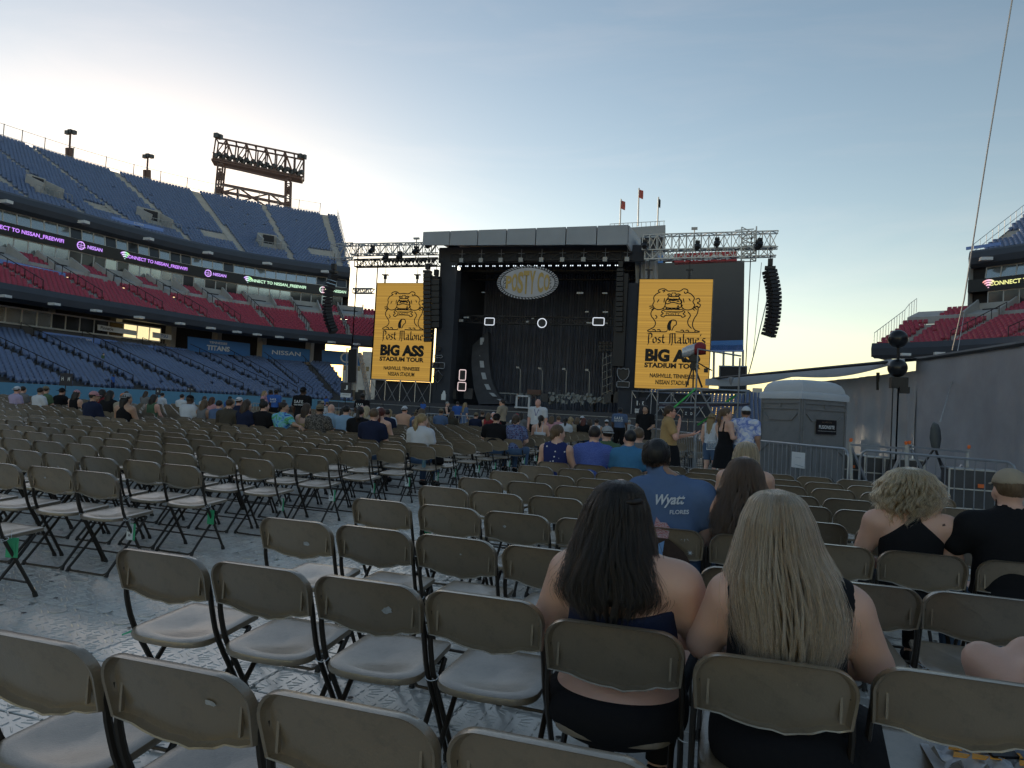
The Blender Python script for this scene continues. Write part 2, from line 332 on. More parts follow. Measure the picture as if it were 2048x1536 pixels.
for r, y0 in enumerate(ya):
    for c in range(20): CH.append((-4.70-c*SP+random.uniform(-.016, .016), y0+OFF+random.uniform(-.035, .035), random.uniform(-.05, .05), 'L', r, c))
    if y0 > 9:
        for c in range(22): CH.append((-15.7-c*SP+random.uniform(-.01, .01), y0+OFF+random.uniform(-.02, .02), random.uniform(-.02, .02), 'W', r, c))
    if y0 > 17:
        for c in range(18): CH.append((-27.6-c*SP, y0+OFF+random.uniform(-.02, .02), 0, 'V', r, c))
for r in range(10):
    for c in range(20): CH.append((-2.3+c*-SP-1.6*0, 30.5+r*1.0, 0, 'F', r, c))
    for c in range(30): CH.append((-13.6-c*SP, 30.5+r*1.0, 0, 'G', r, c))
for r in range(8):
    for c in range(7): CH.append((-2.4+c*SP, 20.2+r*1.0+.2, 0, 'K', r, c))
vis = []
for q in CH:
    v = in_view(q[0], q[1]-.2, .75, 90) or in_view(q[0], q[1], .3, 60)
    if v: vis.append((v[2], q))
vis.sort(key=lambda a: a[0])
BN = {'R': 'block right of the aisle', 'L': 'block left of the aisle', 'W': 'second block left of the aisle', 'V': 'far left block', 'F': 'front block', 'G': 'front left block', 'K': 'block by the railings'}
def ordn(i): return str(i)+('th' if 10 <= i % 100 <= 20 else {1: 'st', 2: 'nd', 3: 'rd'}.get(i % 10, 'th'))
CHAIR = {}
NEARC = 170
for k, (dz, (x, y, rz, bl, r, c)) in enumerate(vis[:300]):
    lab = f'beige folding chair, {BN[bl]}, {ordn(r+1)} nearest row, {ordn(c+1)} from the aisle'
    if k < NEARC:
        t = thing('folding_chair', lab, 'chair', (x, y, 0), rz, 'folding chairs in rows on the field', world=False)
        link('backrest', ch_back, t); link('seat', ch_seat, t)
        for nme in ('front_leg', 'rear_leg', 'crossbar'):
            for me in ch_parts[nme]: link(nme, me, t)
        if k < 60 and not (bl == 'R' and c in (7, 8)) and random.random() < .8: link('zip_tie', ch_tie, t)
    else:
        t = link('folding_chair', far_me); t.location = (x, y, 0); t.rotation_euler[2] = rz; tag(t, lab, 'chair', 'folding chairs in rows on the field')
    CHAIR[(bl, r, c)] = t
rest = vis[300:]
if rest:
    V0 = np.array(far_b.v); VV = []; FF = []; MM = []
    for i, (dz, (x, y, rz, *_)) in enumerate(rest):
        VV.append(V0+np.array([x, y, 0])); FF += [tuple(a+i*len(V0) for a in f) for f in far_b.f]; MM += far_b.m
    o = link('folding_chairs', np_mesh('folding_chairs', np.concatenate(VV), FF, [m_cplastic, m_cframe], MM)); tag(o, 'mass of beige folding chairs in the far rows of the field', 'chairs', kind='stuff')
print('chairs', len(vis), 'panels', len(cand))
# ================================================================== GRANDSTANDS
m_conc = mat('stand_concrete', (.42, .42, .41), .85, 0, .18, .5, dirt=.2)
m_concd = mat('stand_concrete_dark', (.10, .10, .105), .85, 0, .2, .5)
m_lip = mat('stand_fascia_navy', (.045, .055, .075), .5, 0, .15, .8)
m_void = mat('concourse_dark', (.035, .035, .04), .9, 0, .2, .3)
m_bseat = mat('seat_navy', (.135, .19, .335), .28, 0, .15, .9, spec=.6)
m_rseat = mat('seat_red', (.42, .05, .085), .30, 0, .15, .9, spec=.6)
m_glassl = mat('window_glass_sky', (.42, .47, .48), .12, .75, .10, .5)
m_glassd = mat('window_glass_dark', (.05, .055, .06), .08, .25, .2, .8)
m_glassw = mat('window_glass_lit', (.4, .35, .25), .3, 0, .35, 1.2, emit=(1., .80, .42), es=.55)
m_mull = mat('window_frame_pale', (.55, .56, .55), .5)
m_led = mat('led_board_black', (.006, .006, .008), .35, 0, 0)
m_bwall = mat('field_wall_blue', (.10, .27, .42), .6, 0, .12, .6)
m_ban = mat('banner_blue', (.055, .20, .52), .5, 0, .08, .5)
m_banl = mat('banner_blue_pale', (.20, .33, .72), .6, 0, .1, .5)
m_white = mat('print_white', (.75, .78, .8), .5, 0, .05)
m_rail = mat('rail_grey', (.30, .31, .32), .45, .6, .1)
m_bars = mat('steel_pale', (.42, .44, .46), .4, .7, .12)
m_blk = mat('black_paint', (.012, .012, .014), .5, 0, .1)
m_flood = mat('floodlight_white', (.65, .68, .7), .4)
def grad_mat(name, cols, es=.65):
    m = bpy.data.materials.new(name); m.use_nodes = True; t, b, N, L = nodes_of(m); tc = N('ShaderNodeTexCoord'); sx = N('ShaderNodeSeparateXYZ'); cr = N('ShaderNodeValToRGB')
    L(tc.outputs['Generated'], sx.inputs[0]); L(sx.outputs[0], cr.inputs[0]); e = cr.color_ramp.elements
    while len(e) < len(cols): e.new(.5)
    for i, c in enumerate(cols): e[i].position = i/(len(cols)-1); e[i].color = (*c, 1)
    L(cr.outputs[0], b.inputs['Emission Color']); b.inputs['Emission Strength'].default_value = es; b.inputs['Base Color'].default_value = (.02, .02, .02, 1); return m
m_gr = [grad_mat('led_text_violet_green', [(.55, .25, .95), (.75, .6, .95), (.25, .8, .35), (.6, .8, .2)]), grad_mat('led_text_green_pink', [(.55, .85, .6), (.9, .85, .9), (.9, .45, .6), (.6, .8, .4)]), grad_mat('led_text_orange', [(.95, .35, .25), (.9, .5, .7), (.8, .8, .3)]), grad_mat('led_text_purple', [(.55, .3, .95), (.7, .4, .95)])]
Lpts = [(-82., 18.), (-82., 30.), (-81.6, 41.), (-81., 51.), (-80., 60.65), (-78.6, 69.1), (-77.3, 77.), (-75.2, 85.2), (-71.4, 92.6), (-66., 99.), (-60.37, 103.91)]
EXT = [(-55.2, 106.9), (-50.2, 109.7), (-45., 112.3)]
class Curve:
    def __init__(s, P, sgn):
        B = np.array([p[:2] for p in bez([np.array([*q, 0]) for q in P], 16)]); seg = np.r_[0, np.cumsum(np.hypot(*np.diff(B, axis=0).T))]
        s.L = seg[-1]; s.t = seg; s.B = B; T = np.gradient(B, seg, axis=0); k = 60
        T /= np.linalg.norm(T, axis=1)[:, None]; s.N = np.stack([-T[:, 1], T[:, 0]], 1)*sgn
    def p(s, u): return np.array([np.interp(u, s.t, s.B[:, 0]), np.interp(u, s.t, s.B[:, 1])]).T
    def n(s, u): v = np.array([np.interp(u, s.t, s.N[:, 0]), np.interp(u, s.t, s.N[:, 1])]).T; return v/np.linalg.norm(v, axis=-1, keepdims=True)
    def at(s, u, o, z): q = s.p(u)+s.n(u)*o; return np.array([q[0], q[1], z])
def sweep(b, cv, u0, u1, prof, du=1.5, m=0):       # sheet: profile (o, z) along the curve
    us = np.linspace(u0, u1, max(2, int((u1-u0)/du)+1)); b.loft([[cv.at(u, o, z) for o, z in prof] for u in us], m, caps=False, closed=False)
def seat_template():
    b = MB(); b.box((0, .10, .42), (.44, .05, .50)); b.box((0, -.06, .38), (.42, .07, .34)); b.box((0, .0, .12), (.06, .2, .26))
    return np.array(b.v), np.array(b.f)
SV, SF = seat_template()
def seats(cv, u0, u1, rows, aisle, gap=1.1, step=.55, skip=None):
    VV = []; FFc = []; n = 0
    for ri, (o, z) in enumerate(rows):
        us = np.linspace(u0, u1, 400); Q = cv.p(us)+cv.n(us)*o; seg = np.r_[0, np.cumsum(np.hypot(*np.diff(Q, axis=0).T))]
        ls = np.arange(.3, seg[-1], step); uu = np.interp(ls, seg, us); keep = ((uu-u0) % aisle) > gap*(us[-1]-us[0])/seg[-1]
        if skip is not None: keep &= ~skip(ri, (uu-u0) % aisle)
        uu = uu[keep]; P = cv.p(uu)+cv.n(uu)*o; Nn = cv.n(uu)
        for (px, py), (nx, ny) in zip(P, Nn):
            if random.random() < .004: continue
            A = np.array([[ny, nx, 0], [-nx, ny, 0], [0, 0, 1.]])      # local +y points outwards (towards the stand's back)
            VV.append(SV@A.T+np.array([px, py, z])); FFc.append(SF+n*len(SV)); n += 1
    return np.concatenate(VV), np.concatenate(FFc)
def grandstand(name, label, cv, ue_up, ue_red, ue_low, u0, low=True, aisle=7.2):
    base = cv.at(u0, -27, 0); T = thing(name, label, 'grandstand', tuple(base))
    org = ORG[T.name]
    up_rows = [(1.2+i*.9, 22.0+i*.472) for i in range(36)]
    red_rows = [(-13.2+i*.85, 10.1+i*.345) for i in range(12)]
    red2 = [(-13.2+i*.85+.6, 10.1+i*.345+.55) for i in range(12, 16)]
    low_rows = [(-27.+i*.9, 1.25+i*.262) for i in range(20)]
    def steps(b, rows, d, ua, ub, m=0):
        prof = []
        for o, z in rows: prof += [(o-.35, z), (o+d-.35, z)]
        sweep(b, cv, ua, ub, prof, m=m)
    # upper deck
    b = MB(); steps(b, up_rows, .9, u0, ue_up); deck = b.build('upper_deck', m_conc, T)
    b = MB(); sweep(b, cv, u0, ue_up, [(.9, 22.0), (.9, 22.9), (.5, 23.0), (.1, 22.7), (-.1, 22.0), (.1, 21.3), (.7, 20.95), (6., 21.2), (34.5, 37.5), (34.5, 38.6)]); b.build('fascia', m_lip, deck)
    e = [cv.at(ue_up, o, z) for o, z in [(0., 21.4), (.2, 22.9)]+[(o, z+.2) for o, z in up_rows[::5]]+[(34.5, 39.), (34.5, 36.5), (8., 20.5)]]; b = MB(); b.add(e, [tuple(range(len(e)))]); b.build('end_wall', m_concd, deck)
    V, Fc = seats(cv, u0, ue_up, up_rows, aisle, skip=lambda ri, a: (7 <= ri <= 10) & (a > aisle-3.4)); o = link('upper_seats', np_mesh('upper_seats', V-org, Fc, m_bseat), T); o['kind'] = 'stuff'
    # vomitories in the upper deck
    na = int((ue_up-u0)/aisle)
    for i in range(0, na+1, 2):
        uc = u0+i*aisle-1.9
        if uc < u0+2 or uc > ue_up-2: continue
        b = MB()
        for du in (-1.3, 1.3): b.bar(cv.at(uc+du, 6.8, 26.1), cv.at(uc+du, 10.6, 27.5), .25, 1.5)
        b.bar(cv.at(uc-1.3, 10.6, 27.5), cv.at(uc+1.3, 10.6, 27.5), .3, 1.9); vt = b.build('vomitory', m_conc, T)
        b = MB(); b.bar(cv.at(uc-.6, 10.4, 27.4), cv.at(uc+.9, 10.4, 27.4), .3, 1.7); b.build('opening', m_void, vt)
        b = MB()
        for du in np.linspace(-2.4, 2.4, 9): b.bar(cv.at(uc+du, 6.4, 25.3), cv.at(uc+du, 6.4, 26.3), .05)
        b.bar(cv.at(uc-2.4, 6.4, 26.3), cv.at(uc+2.4, 6.4, 26.3), .06); b.build('railing', m_rail, vt)
    # aisle steps, paler concrete
    for i in range(na+1):
        ua = u0+i*aisle
        if ua+.6 > ue_up: continue
        b = MB(); prof = []
        for o, z in up_rows: prof += [(o-.38, z+.06), (o+.1, z+.06), (o+.1, z+.29), (o+.5, z+.29)]
        sweep(b, cv, ua+.08, ua+.9*1.0, prof, du=.8); b.build('aisle_steps', m_conc, deck)
    # back railing with wind screen
    b = MB(); us = np.arange(u0, ue_up, 2.4)
    for u in us: b.bar(cv.at(u, 34.2, 39), cv.at(u, 34.2, 41.5), .10)
    for zz in (39.7, 41.4):
        pts = [cv.at(u, 34.2, zz) for u in us]
        for a, c in zip(pts[:-1], pts[1:]): b.bar(a, c, .06)
    b.build('back_railing', m_rail, T)
    b = MB(); us2 = [cv.at(ue_up+.0, o, z) for o, z in up_rows]
    for q in us2[::2]: b.bar(q, q+np.array([0, 0, 1.9]), .06)
    for dz in (1.0, 1.9):
        for a, c in zip(us2[:-1], us2[1:]): b.bar(a+[0, 0, dz], c+[0, 0, dz], .05)
    b.build('end_railing', m_bars, T)
    # ribbon board and glazing above and below it
    b = MB(); sweep(b, cv, u0, ue_up, [(1.6, 18.02), (0, 18.0), (0, 19.45), (1.6, 19.5)]); rib = b.build('ribbon_board', m_led, T)
    def glazing(nm, o, z0, z1, ua, ub, step, pat, lean=0.):
        b = MB(); us = np.arange(ua, ub, step); fr = None
        for u in us: b.bar(cv.at(u, o-.03, z0), cv.at(u, o-.03+lean, z1), .10)
        for zz, oo in ((z0, o), (z1, o+lean)):
            for a, c in zip(us[:-1], us[1:]): b.bar(cv.at(a, oo-.03, zz), cv.at(c, oo-.03, zz), .14, .16)
        b.build('window_frame', m_mull, T)
        for i, (a, c) in enumerate(zip(us[:-1], us[1:])):
            g = MB(); g.add([cv.at(a+.05, o, z0+.06), cv.at(c-.05, o, z0+.06), cv.at(c-.05, o+lean, z1-.06), cv.at(a+.05, o+lean, z1-.06)], [(0, 1, 2, 3)]); g.build('window_pane', pat(i), T)
    r2 = random.Random(3)
    glazing('up', .9, 19.55, 20.95, u0, ue_up, 1.55, lambda i: m_glassl if r2.random() < .8 else m_glassd, .25)
    glazing('mid', .4, 16.25, 17.95, u0, ue_up-.5, 1.6, lambda i: (m_glassl if (i//5) % 2 == 0 or r2.random() < .15 else m_glassd))
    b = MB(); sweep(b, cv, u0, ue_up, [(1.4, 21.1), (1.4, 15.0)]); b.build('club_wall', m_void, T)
    e = [cv.at(ue_up, o, z) for o, z in ((.1, 14.5), (.1, 21.), (9., 21.), (9., 14.5))]; b = MB(); b.add(e, [(0, 1, 2, 3)]); b.build('club_end_wall', m_mull, T)
    # red tier
    b = MB(); steps(b, red_rows, .85, u0, ue_red); sweep(b, cv, u0, ue_red, [(-3.3, 14.1), (-3., 14.1), (-2.95, 15.0), (1.0, 16.2)]); red = b.build('club_deck', m_conc, T)
    b = MB(); sweep(b, cv, u0, ue_red, [(-13.4, 10.05), (-13.5, 10.75), (-13.8, 10.8), (-14., 10.2), (-13.9, 9.5), (-13., 9.2), (-8., 9.6), (0, 10.4)]); b.build('fascia', m_lip, red)
    V, Fc = seats(cv, u0, ue_red, red_rows, aisle, gap=1.0); o = link('club_seats', np_mesh('club_seats', V-org, Fc, m_rseat), T); o['kind'] = 'stuff'
    V, Fc = seats(cv, u0, ue_red-2, red2, aisle, gap=4.2); o = link('club_back_seats', np_mesh('club_back_seats', V-org, Fc, m_rseat), T); o['kind'] = 'stuff'
    for i in range(int((ue_red-u0)/(aisle))+1):
        ua = u0+i*aisle
        if ua+4.4 > ue_red: continue
        b = MB(); b.bar(cv.at(ua+.1, -3.4, 14.5), cv.at(ua+.1, .4, 16.4), .2, 1.5); b.bar(cv.at(ua+4.1, -3.4, 14.5), cv.at(ua+4.1, .4, 16.4), .2, 1.5); b.bar(cv.at(ua+.1, .3, 16.2), cv.at(ua+4.1, .3, 16.2), .2, .9); vt = b.build('vomitory', m_conc, T)
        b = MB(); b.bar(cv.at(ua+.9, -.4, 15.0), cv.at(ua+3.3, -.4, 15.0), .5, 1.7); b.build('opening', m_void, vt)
        b = MB()
        for k in range(8): b.bar(cv.at(ua-.05, -12.8+k*1.5, 10.9+k*.61), cv.at(ua-.05, -12.8+k*1.5, 11.9+k*.61), .06)
        b.bar(cv.at(ua-.05, -12.8, 11.9), cv.at(ua-.05, -2.3, 16.1), .07); b.build('aisle_railing', m_blk, T)
    b = MB(); pts = [cv.at(ue_red, o, z+.2) for o, z in red_rows+red2]
    for q in pts[::1]: b.bar(q, q+np.array([0, 0, 1.7]), .05)
    for a, c in zip(pts[:-1], pts[1:]): b.bar(a+[0, 0, 1.7], c+[0, 0, 1.7], .05)
    b.build('end_railing', m_bars, T)
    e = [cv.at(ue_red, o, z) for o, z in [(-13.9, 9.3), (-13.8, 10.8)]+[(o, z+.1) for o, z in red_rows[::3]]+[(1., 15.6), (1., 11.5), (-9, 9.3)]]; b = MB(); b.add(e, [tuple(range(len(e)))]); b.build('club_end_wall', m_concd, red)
    for u in np.arange(u0+3, ue_red-1, 5.2):
        b = MB(); q = cv.at(u, -14.1, 9.55); n3 = np.array([*cv.n(u), 0]); b.box(q-n3*.3+[0, 0, -.1], (.9, .7, .25)); b.bar(q, q-n3*.3, .1); b.build('floodlight', m_flood, T)
    for u in np.arange(u0+5, ue_up-1, 9.):
        b = MB(); q = cv.at(u, -.4, 21.6); b.box(q, (1.2, .8, .35)); b.build('floodlight', m_flood, T)
    # columns behind the lower bowl
    for u in np.arange(u0+2, ue_red, 8.):
        b = MB(); b.bar(cv.at(u, -6.5, 0), cv.at(u, -6.5, 9.8), .9); b.build('column', m_conc, T)
    if low:
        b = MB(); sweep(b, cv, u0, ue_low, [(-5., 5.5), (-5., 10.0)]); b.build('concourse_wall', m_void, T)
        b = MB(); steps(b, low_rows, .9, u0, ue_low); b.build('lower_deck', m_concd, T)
        V, Fc = seats(cv, u0, ue_low, low_rows, aisle, gap=1.2); o = link('lower_seats', np_mesh('lower_seats', V-org, Fc, m_bseat), T); o['kind'] = 'stuff'
        b = MB(); sweep(b, cv, u0, ue_low, [(-27.9, -.05), (-27.9, 1.36), (-27.4, 1.36), (-27.4, 1.0)]); b.build('field_wall', m_bwall, T)
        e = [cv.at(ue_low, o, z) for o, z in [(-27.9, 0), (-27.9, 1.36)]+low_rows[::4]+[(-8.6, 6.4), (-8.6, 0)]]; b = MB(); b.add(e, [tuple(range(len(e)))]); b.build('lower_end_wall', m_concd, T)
        for i in range(int((ue_low-u0)/aisle)+1):
            ua = u0+i*aisle+.05; b = MB()
            for k in range(9): b.bar(cv.at(ua, -26.5+k*2.1, 1.9+k*.61), cv.at(ua, -26.5+k*2.1, 2.7+k*.61), .06)
            b.bar(cv.at(ua, -26.5, 2.7), cv.at(ua, -9.7, 7.6), .06); b.build('aisle_railing', m_blk, T)
        glazing('low', -9.6, 7.35, 9.0, u0, u0+47, 1.7, lambda i: m_glassl if i < 19 else (m_glassd if i < 24 else m_glassw))
        b = MB(); sweep(b, cv, u0, u0+47, [(-9.65, 7.2), (-9.65, 6.5), (-5.2, 6.5)]); b.build('suite_apron', m_concd, T)
    return T, cv
cvL = Curve(Lpts+EXT, 1)
uL = [np.argmin(np.hypot(*(cvL.B-np.array(q)).T)) for q in (Lpts[2], Lpts[-1])]; UL0, UL1 = cvL.t[uL[0]], cvL.t[uL[1]]
TL, _ = grandstand('grandstand', 'three tier stadium stand with navy and red seats and long ribbon board, left side', cvL, UL1, UL1+7.5, UL1-4, UL0-12, True)
Rpts = [(2*-17.6-x, y-7.6) for x, y in Lpts+EXT]; cvR = Curve(Rpts, -1)
uR = np.argmin(np.hypot(*(cvR.B-np.array(Rpts[len(Lpts)-1])).T)); UR1 = cvR.t[uR]
TR, _ = grandstand('grandstand', 'stadium stand end with red club seats and navy upper deck, right edge', cvR, UR1, UR1+5.5, UR1-4, UR1-34, False)
# ribbon lettering
def ribbon_text(cv, T, px, body, size, m, sgn, name='ribbon_lettering', z=18.74):
    us = np.linspace(0, cv.L, 900); best = min(us, key=lambda u: abs(_pxx(cv.at(u, -.06, z))-px)); c = cv.at(best, -.08, z); n3 = np.array([*cv.n(best), 0]); u = np.cross(Z, -n3)
    return text(body, size, c, u, Z, m, T, name, off=.012, bend=lambda q: cv.at(best+q*sgn, -.07, z))
def _pxx(P): d = P-OC; return 1024+F*(d@RT)/(d@FW)
for px, bd, k in ((48, 'CONNECT TO NISSAN_FREEWIFI', 0), (314, 'CONNECT TO NISSAN_FREEWIFI', 0), (553, 'CONNECT TO NISSAN_FREEWIFI', 1), (188, '. NISSAN', 3), (438, '. NISSAN', 3), (678, '. NISSAN', 1)):
    ribbon_text(cvL, TL, px, bd, .62 if len(bd) > 9 else .6, m_gr[k], 1)
ribbon_text(cvR, TR, 2075, 'CONNECT TO NISSAN_FREEWIFI', .66, m_gr[2], -1)
def ribbon_icon(cv, T, px, kind, m):
    us = np.linspace(0, cv.L, 900); best = min(us, key=lambda u: abs(_pxx(cv.at(u, -.06, 18.74))-px)); c = cv.at(best, -.09, 18.74); n3 = np.array([*cv.n(best), 0]); u = nrm(np.cross(Z, -n3)); b = MB()
    if kind == 'ring':
        b.strip([(.46*math.cos(a), .46*math.sin(a)) for a in np.linspace(0, 2*math.pi, 20)], .12, c, u, Z); b.strip([(-.4, .05), (.4, .05)], .10, c, u, Z); b.strip([(0, -.4), (0, .4)], .08, c, u, Z); b.strip([(-.3, -.17), (.3, -.17)], .08, c, u, Z)
    else:
        for r in (.35, .62, .88): b.strip([(r*math.cos(a), r*math.sin(a)-.42) for a in np.linspace(.8, 2.34, 8)], .17, c, u, Z)
        b.strip([(-.07, -.38), (.07, -.38)], .16, c, u, Z)
    b.build('ribbon_icon', m, T)
for px, k, mm in ((162, 'ring', m_gr[3]), (416, 'ring', m_gr[3]), (646, 'ring', m_gr[1]), (250, 'wifi', m_gr[0]), (496, 'wifi', m_gr[0])): ribbon_icon(cvL, TL, px, k, mm)
ribbon_icon(cvR, TR, 1978, 'wifi', m_gr[2])
# banners on the left stand
def banner(label, corners, mtl, lines, depth_fn, name='banner', thick=.12):
    P = [depth_fn(*q) for q in corners]; c = sum(P)/4; c0 = np.array(P[3]); T = thing(name, label, 'banner', tuple((P[2]+P[3])/2)); n = nrm(np.cross(P[2]-P[3], P[0]-P[3]))
    b = MB(); b.loft([[p-n*thick for p in P], [p for p in P]]); b.build('panel', mtl, T)
    u = P[2]-P[3]; w = np.linalg.norm(u); u = u/w; h = np.linalg.norm(P[0]-P[3]); v = nrm(P[0]-P[3])
    for (body, sz, fx, fy, mm, sx, off) in lines: text(body, sz*h, (P[3]+u*w*fx+v*h*fy)+n*.03, u, v, mm, T, sx=sx, off=off*h)
    return T
def on_cv(cv, o):                                   # sight line meets the swept wall at offset o
    us = np.linspace(0, cv.L, 1500); Q = cv.p(us)+cv.n(us)*o
    def f(x, y):
        r = ray(x, y); best = None
        cr = np.abs(Q[:, 0]*r[1]-Q[:, 1]*r[0]); ok = (Q@r[:2]) > 0; cr[~ok] = 1e9; i = np.argmin(cr); d = np.hypot(*Q[i])/np.hypot(*r[:2]); return OC+r*d
    return f
w1 = on_cv(cvL, -9.9)
banner('blue banner lettered TENNESSEE TITANS above the lower seats', [(376, 673), (500, 687), (500, 713), (376, 702)], m_ban, [('TENNESSEE', .22, .47, .75, m_white, 1.25, .004), ('TITANS', .46, .47, .36, m_white, 1.15, .02)], w1)
banner('blue banner lettered NISSAN above the lower seats', [(525, 689), (620, 699), (619, 724), (524, 717)], m_ban, [('NISSAN', .42, .5, .5, m_white, 1.5, .006)], w1)
banner('blue banner with round emblem, partly behind the speaker tower', [(644, 700), (722, 706), (722, 732), (644, 728)], m_ban, [('O', 1.1, .62, .5, m_white, 1.1, 0.)], on_cv(cvL, -9.4))
w2 = on_cv(cvL, -10.2)
banner('white and blue sponsor board lettered Pinnacle', [(196, 649), (273, 662), (273, 671), (196, 660)], m_white, [('Pinnacle', .85, .22, .5, m_blk, .9, .01)], w2)
banner('small white sponsor board lettered TSU', [(306, 664), (343, 670), (343, 680), (306, 675)], m_white, [('TSU', .8, .6, .5, m_ban, 1.1, .02)], w2)
w3 = on_cv(cvL, -10.6)
for cs, tx, lab in (([(86, 663), (235, 682), (235, 693), (86, 675)], 'TITANS', 'long pale blue banner over grey tarp in the lower stand, nearer one'), ([(248, 685), (373, 699), (373, 708), (248, 694)], 'TITANS', 'long pale blue banner over grey tarp in the lower stand, beside the big banner')):
    banner(lab, cs, m_banl, [(tx, .55, .55, .5, m_white, 1.2, .01)], w3)
banner('pale blue banner across the red seats at the left edge', [(-30, 511), (131, 546), (131, 554), (-30, 520)], m_banl, [('TITANS', .7, .6, .5, m_white, 1.2, .01)], on_cv(cvL, -4.4))
banner('blue and white banner strip in the upper deck', [(224, 432), (327, 457), (327, 464), (224, 440)], m_banl, [('TITANS', .7, .5, .5, m_white, 1.2, .01)], on_cv(cvL, 4.))
banner('blue banner strip on the upper deck of the right stand', [(1932, 494), (2001, 484), (2001, 490), (1932, 500)], m_banl, [], on_cv(cvR, 2.))
for (x, y, tx, lab) in ((95, 657, 'BILLY\nJOHNSON', 'honour lettering BILLY on the dark concourse wall'), (160, 668, 'MIKE\nMUNCHAK', 'honour lettering MIKE on the dark concourse wall'), (278, 684, 'FLOYD\nREESE', 'honour lettering FLOYD on the dark concourse wall'), (318, 691, 'JEFF\nFISHER', 'honour lettering JEFF on the dark concourse wall')):
    P = on_cv(cvL, -5.3)(x, y); T = thing('wall_sign', lab, 'sign', tuple(P)); us = cvL.n(UL0+20); n3 = np.array([*us, 0]); q = text(tx, .95, P, np.cross(Z, -n3), Z, mat('print_grey', (.35, .36, .38), .6), T)
# lighting gantry behind the upper deck
m_rust = mat('gantry_maroon_steel', (.13, .085, .08), .6, .2, .15)
G = thing('light_gantry', 'maroon steel floodlight gantry on two legs behind the upper stand', 'light tower', tuple(PD(440, 395, 146)))
def LG(x, y, back=0): d = 143+(x-430)/170*11; return PD(x, y, d)+np.array([-.5, .86, 0])*back
def lattice(b, A, B, C, D, n, r):                   # truss between edge A-B and edge C-D
    A, B, C, D = map(np.asarray, (A, B, C, D)); b.bar(A, B, r*1.5); b.bar(C, D, r*1.5)
    for i in range(n):
        p, q = A+(B-A)*i/n, C+(D-C)*i/n; p2, q2 = A+(B-A)*(i+1)/n, C+(D-C)*(i+1)/n; b.bar(p, q, r); b.bar(p, q2, r) if i % 2 else b.bar(q, p2, r)
    b.bar(B, D, r)
b = MB()
for bk in (0, 3.): lattice(b, LG(432, 275, bk), LG(607, 311, bk), LG(426, 316, bk), LG(606, 354, bk), 9, .20)
for t in np.linspace(0, 1, 10): b.bar(LG(432+175*t, 275+36*t), LG(432+175*t, 275+36*t, 3.), .2); b.bar(LG(426+180*t, 305+40*t), LG(426+180*t, 305+40*t, 3.), .2)
b.build('truss', m_rust, G)
b = MB(); b.loft([[LG(422, 320), LG(603, 358), LG(605, 354), LG(423, 316)], [LG(422, 320, 3.6), LG(603, 358, 3.6), LG(605, 354, 3.6), LG(423, 316, 3.6)]]); b.bar(LG(450, 333), LG(575, 362), .35); b.build('catwalk', m_rust, G)
for (xt, xb, yt, yb) in ((441, 434, 328, 398), (576, 574, 357, 428)):
    b = MB()
    for dx in (-5, 5):
        for bk in (0, 2.6): b.bar(LG(xt+dx, yt, bk), LG(xb+dx, yb, bk), .26)
    for t in np.linspace(0, 1, 8):
        y0 = yt+(yb-yt)*t; x0 = xt+(xb-xt)*t; b.bar(LG(x0-5, y0), LG(x0+5, y0), .2); b.bar(LG(x0-5, y0), LG(x0+5, min(yb, y0+8)), .13)
    for t in (.30, .72): x0, y0 = xt+(xb-xt)*t, yt+(yb-yt)*t; b.box(LG(x0, y0, 1.2), (1.1, 1.0, 1.4))
    b.build('leg', m_rust, G)
b = MB(); b.bar(LG(444, 369), LG(570, 394), .5); b.bar(LG(444, 383), LG(570, 408), .5)
for (x0, y0, x1, y1) in ((444, 384, 478, 376), (478, 376, 505, 395), (505, 395, 540, 388), (540, 388, 568, 410), (444, 384, 475, 402), (478, 404, 505, 396), (505, 396, 535, 414), (540, 415, 566, 408), (475, 376, 475, 402), (538, 387, 538, 415)): b.bar(LG(x0, y0), LG(x1, y1), .28)
b.build('bracing', m_rust, G)
m_lamp = mat('lamp_housing_grey', (.08, .09, .10), .4, .4, .2)
for i in range(26):
    t = i/25; x, y = 432+172*t, 303+38*t
    b = MB(); b.lathe([(.25, -.4), (.5, -.1), (.55, .35), (.2, .4)], LG(x, y+(4 if i % 2 else 9)), 8, ax=[[1, 0, 0], [0, 0, -1], [0, 1, 0]]); b.build('floodlight', m_lamp, G)
for (x, y) in ((433, 271), (440, 274), (600, 312), (608, 314)): b = MB(); b.box(LG(x, y), (.9, .7, .9)); b.build('flood_head', m_lamp, G)
for (x, yb, yt) in ((139, 318, 262), (294, 362, 310)):
    d = 128 if x < 200 else 137; T = thing('light_pole', ('twin headed light pole on the rim of the upper stand, ' + ('at its far left' if x < 200 else 'nearer the gantry')), 'light pole', tuple(PD(x, yb, d)), group='light poles on the stand rim')
    b = MB(); b.tube([PD(x-1, yb, d), PD(x+2, yt, d)], .17, 8); b.build('pole', m_rust, T)
    b = MB()
    for dx in (-4, 4): b.bar(PD(x+dx, yb, d), PD(x+dx, yb-22, d), .5)
    b.build('bracket', m_rust, T)
    for dx in (-6, 0, 7): b = MB(); b.box(PD(x+2+dx, yt-(2 if dx == 0 else 0)+3, d), (.75, .6, .65)); b.build('lamp_head', m_lamp, T)

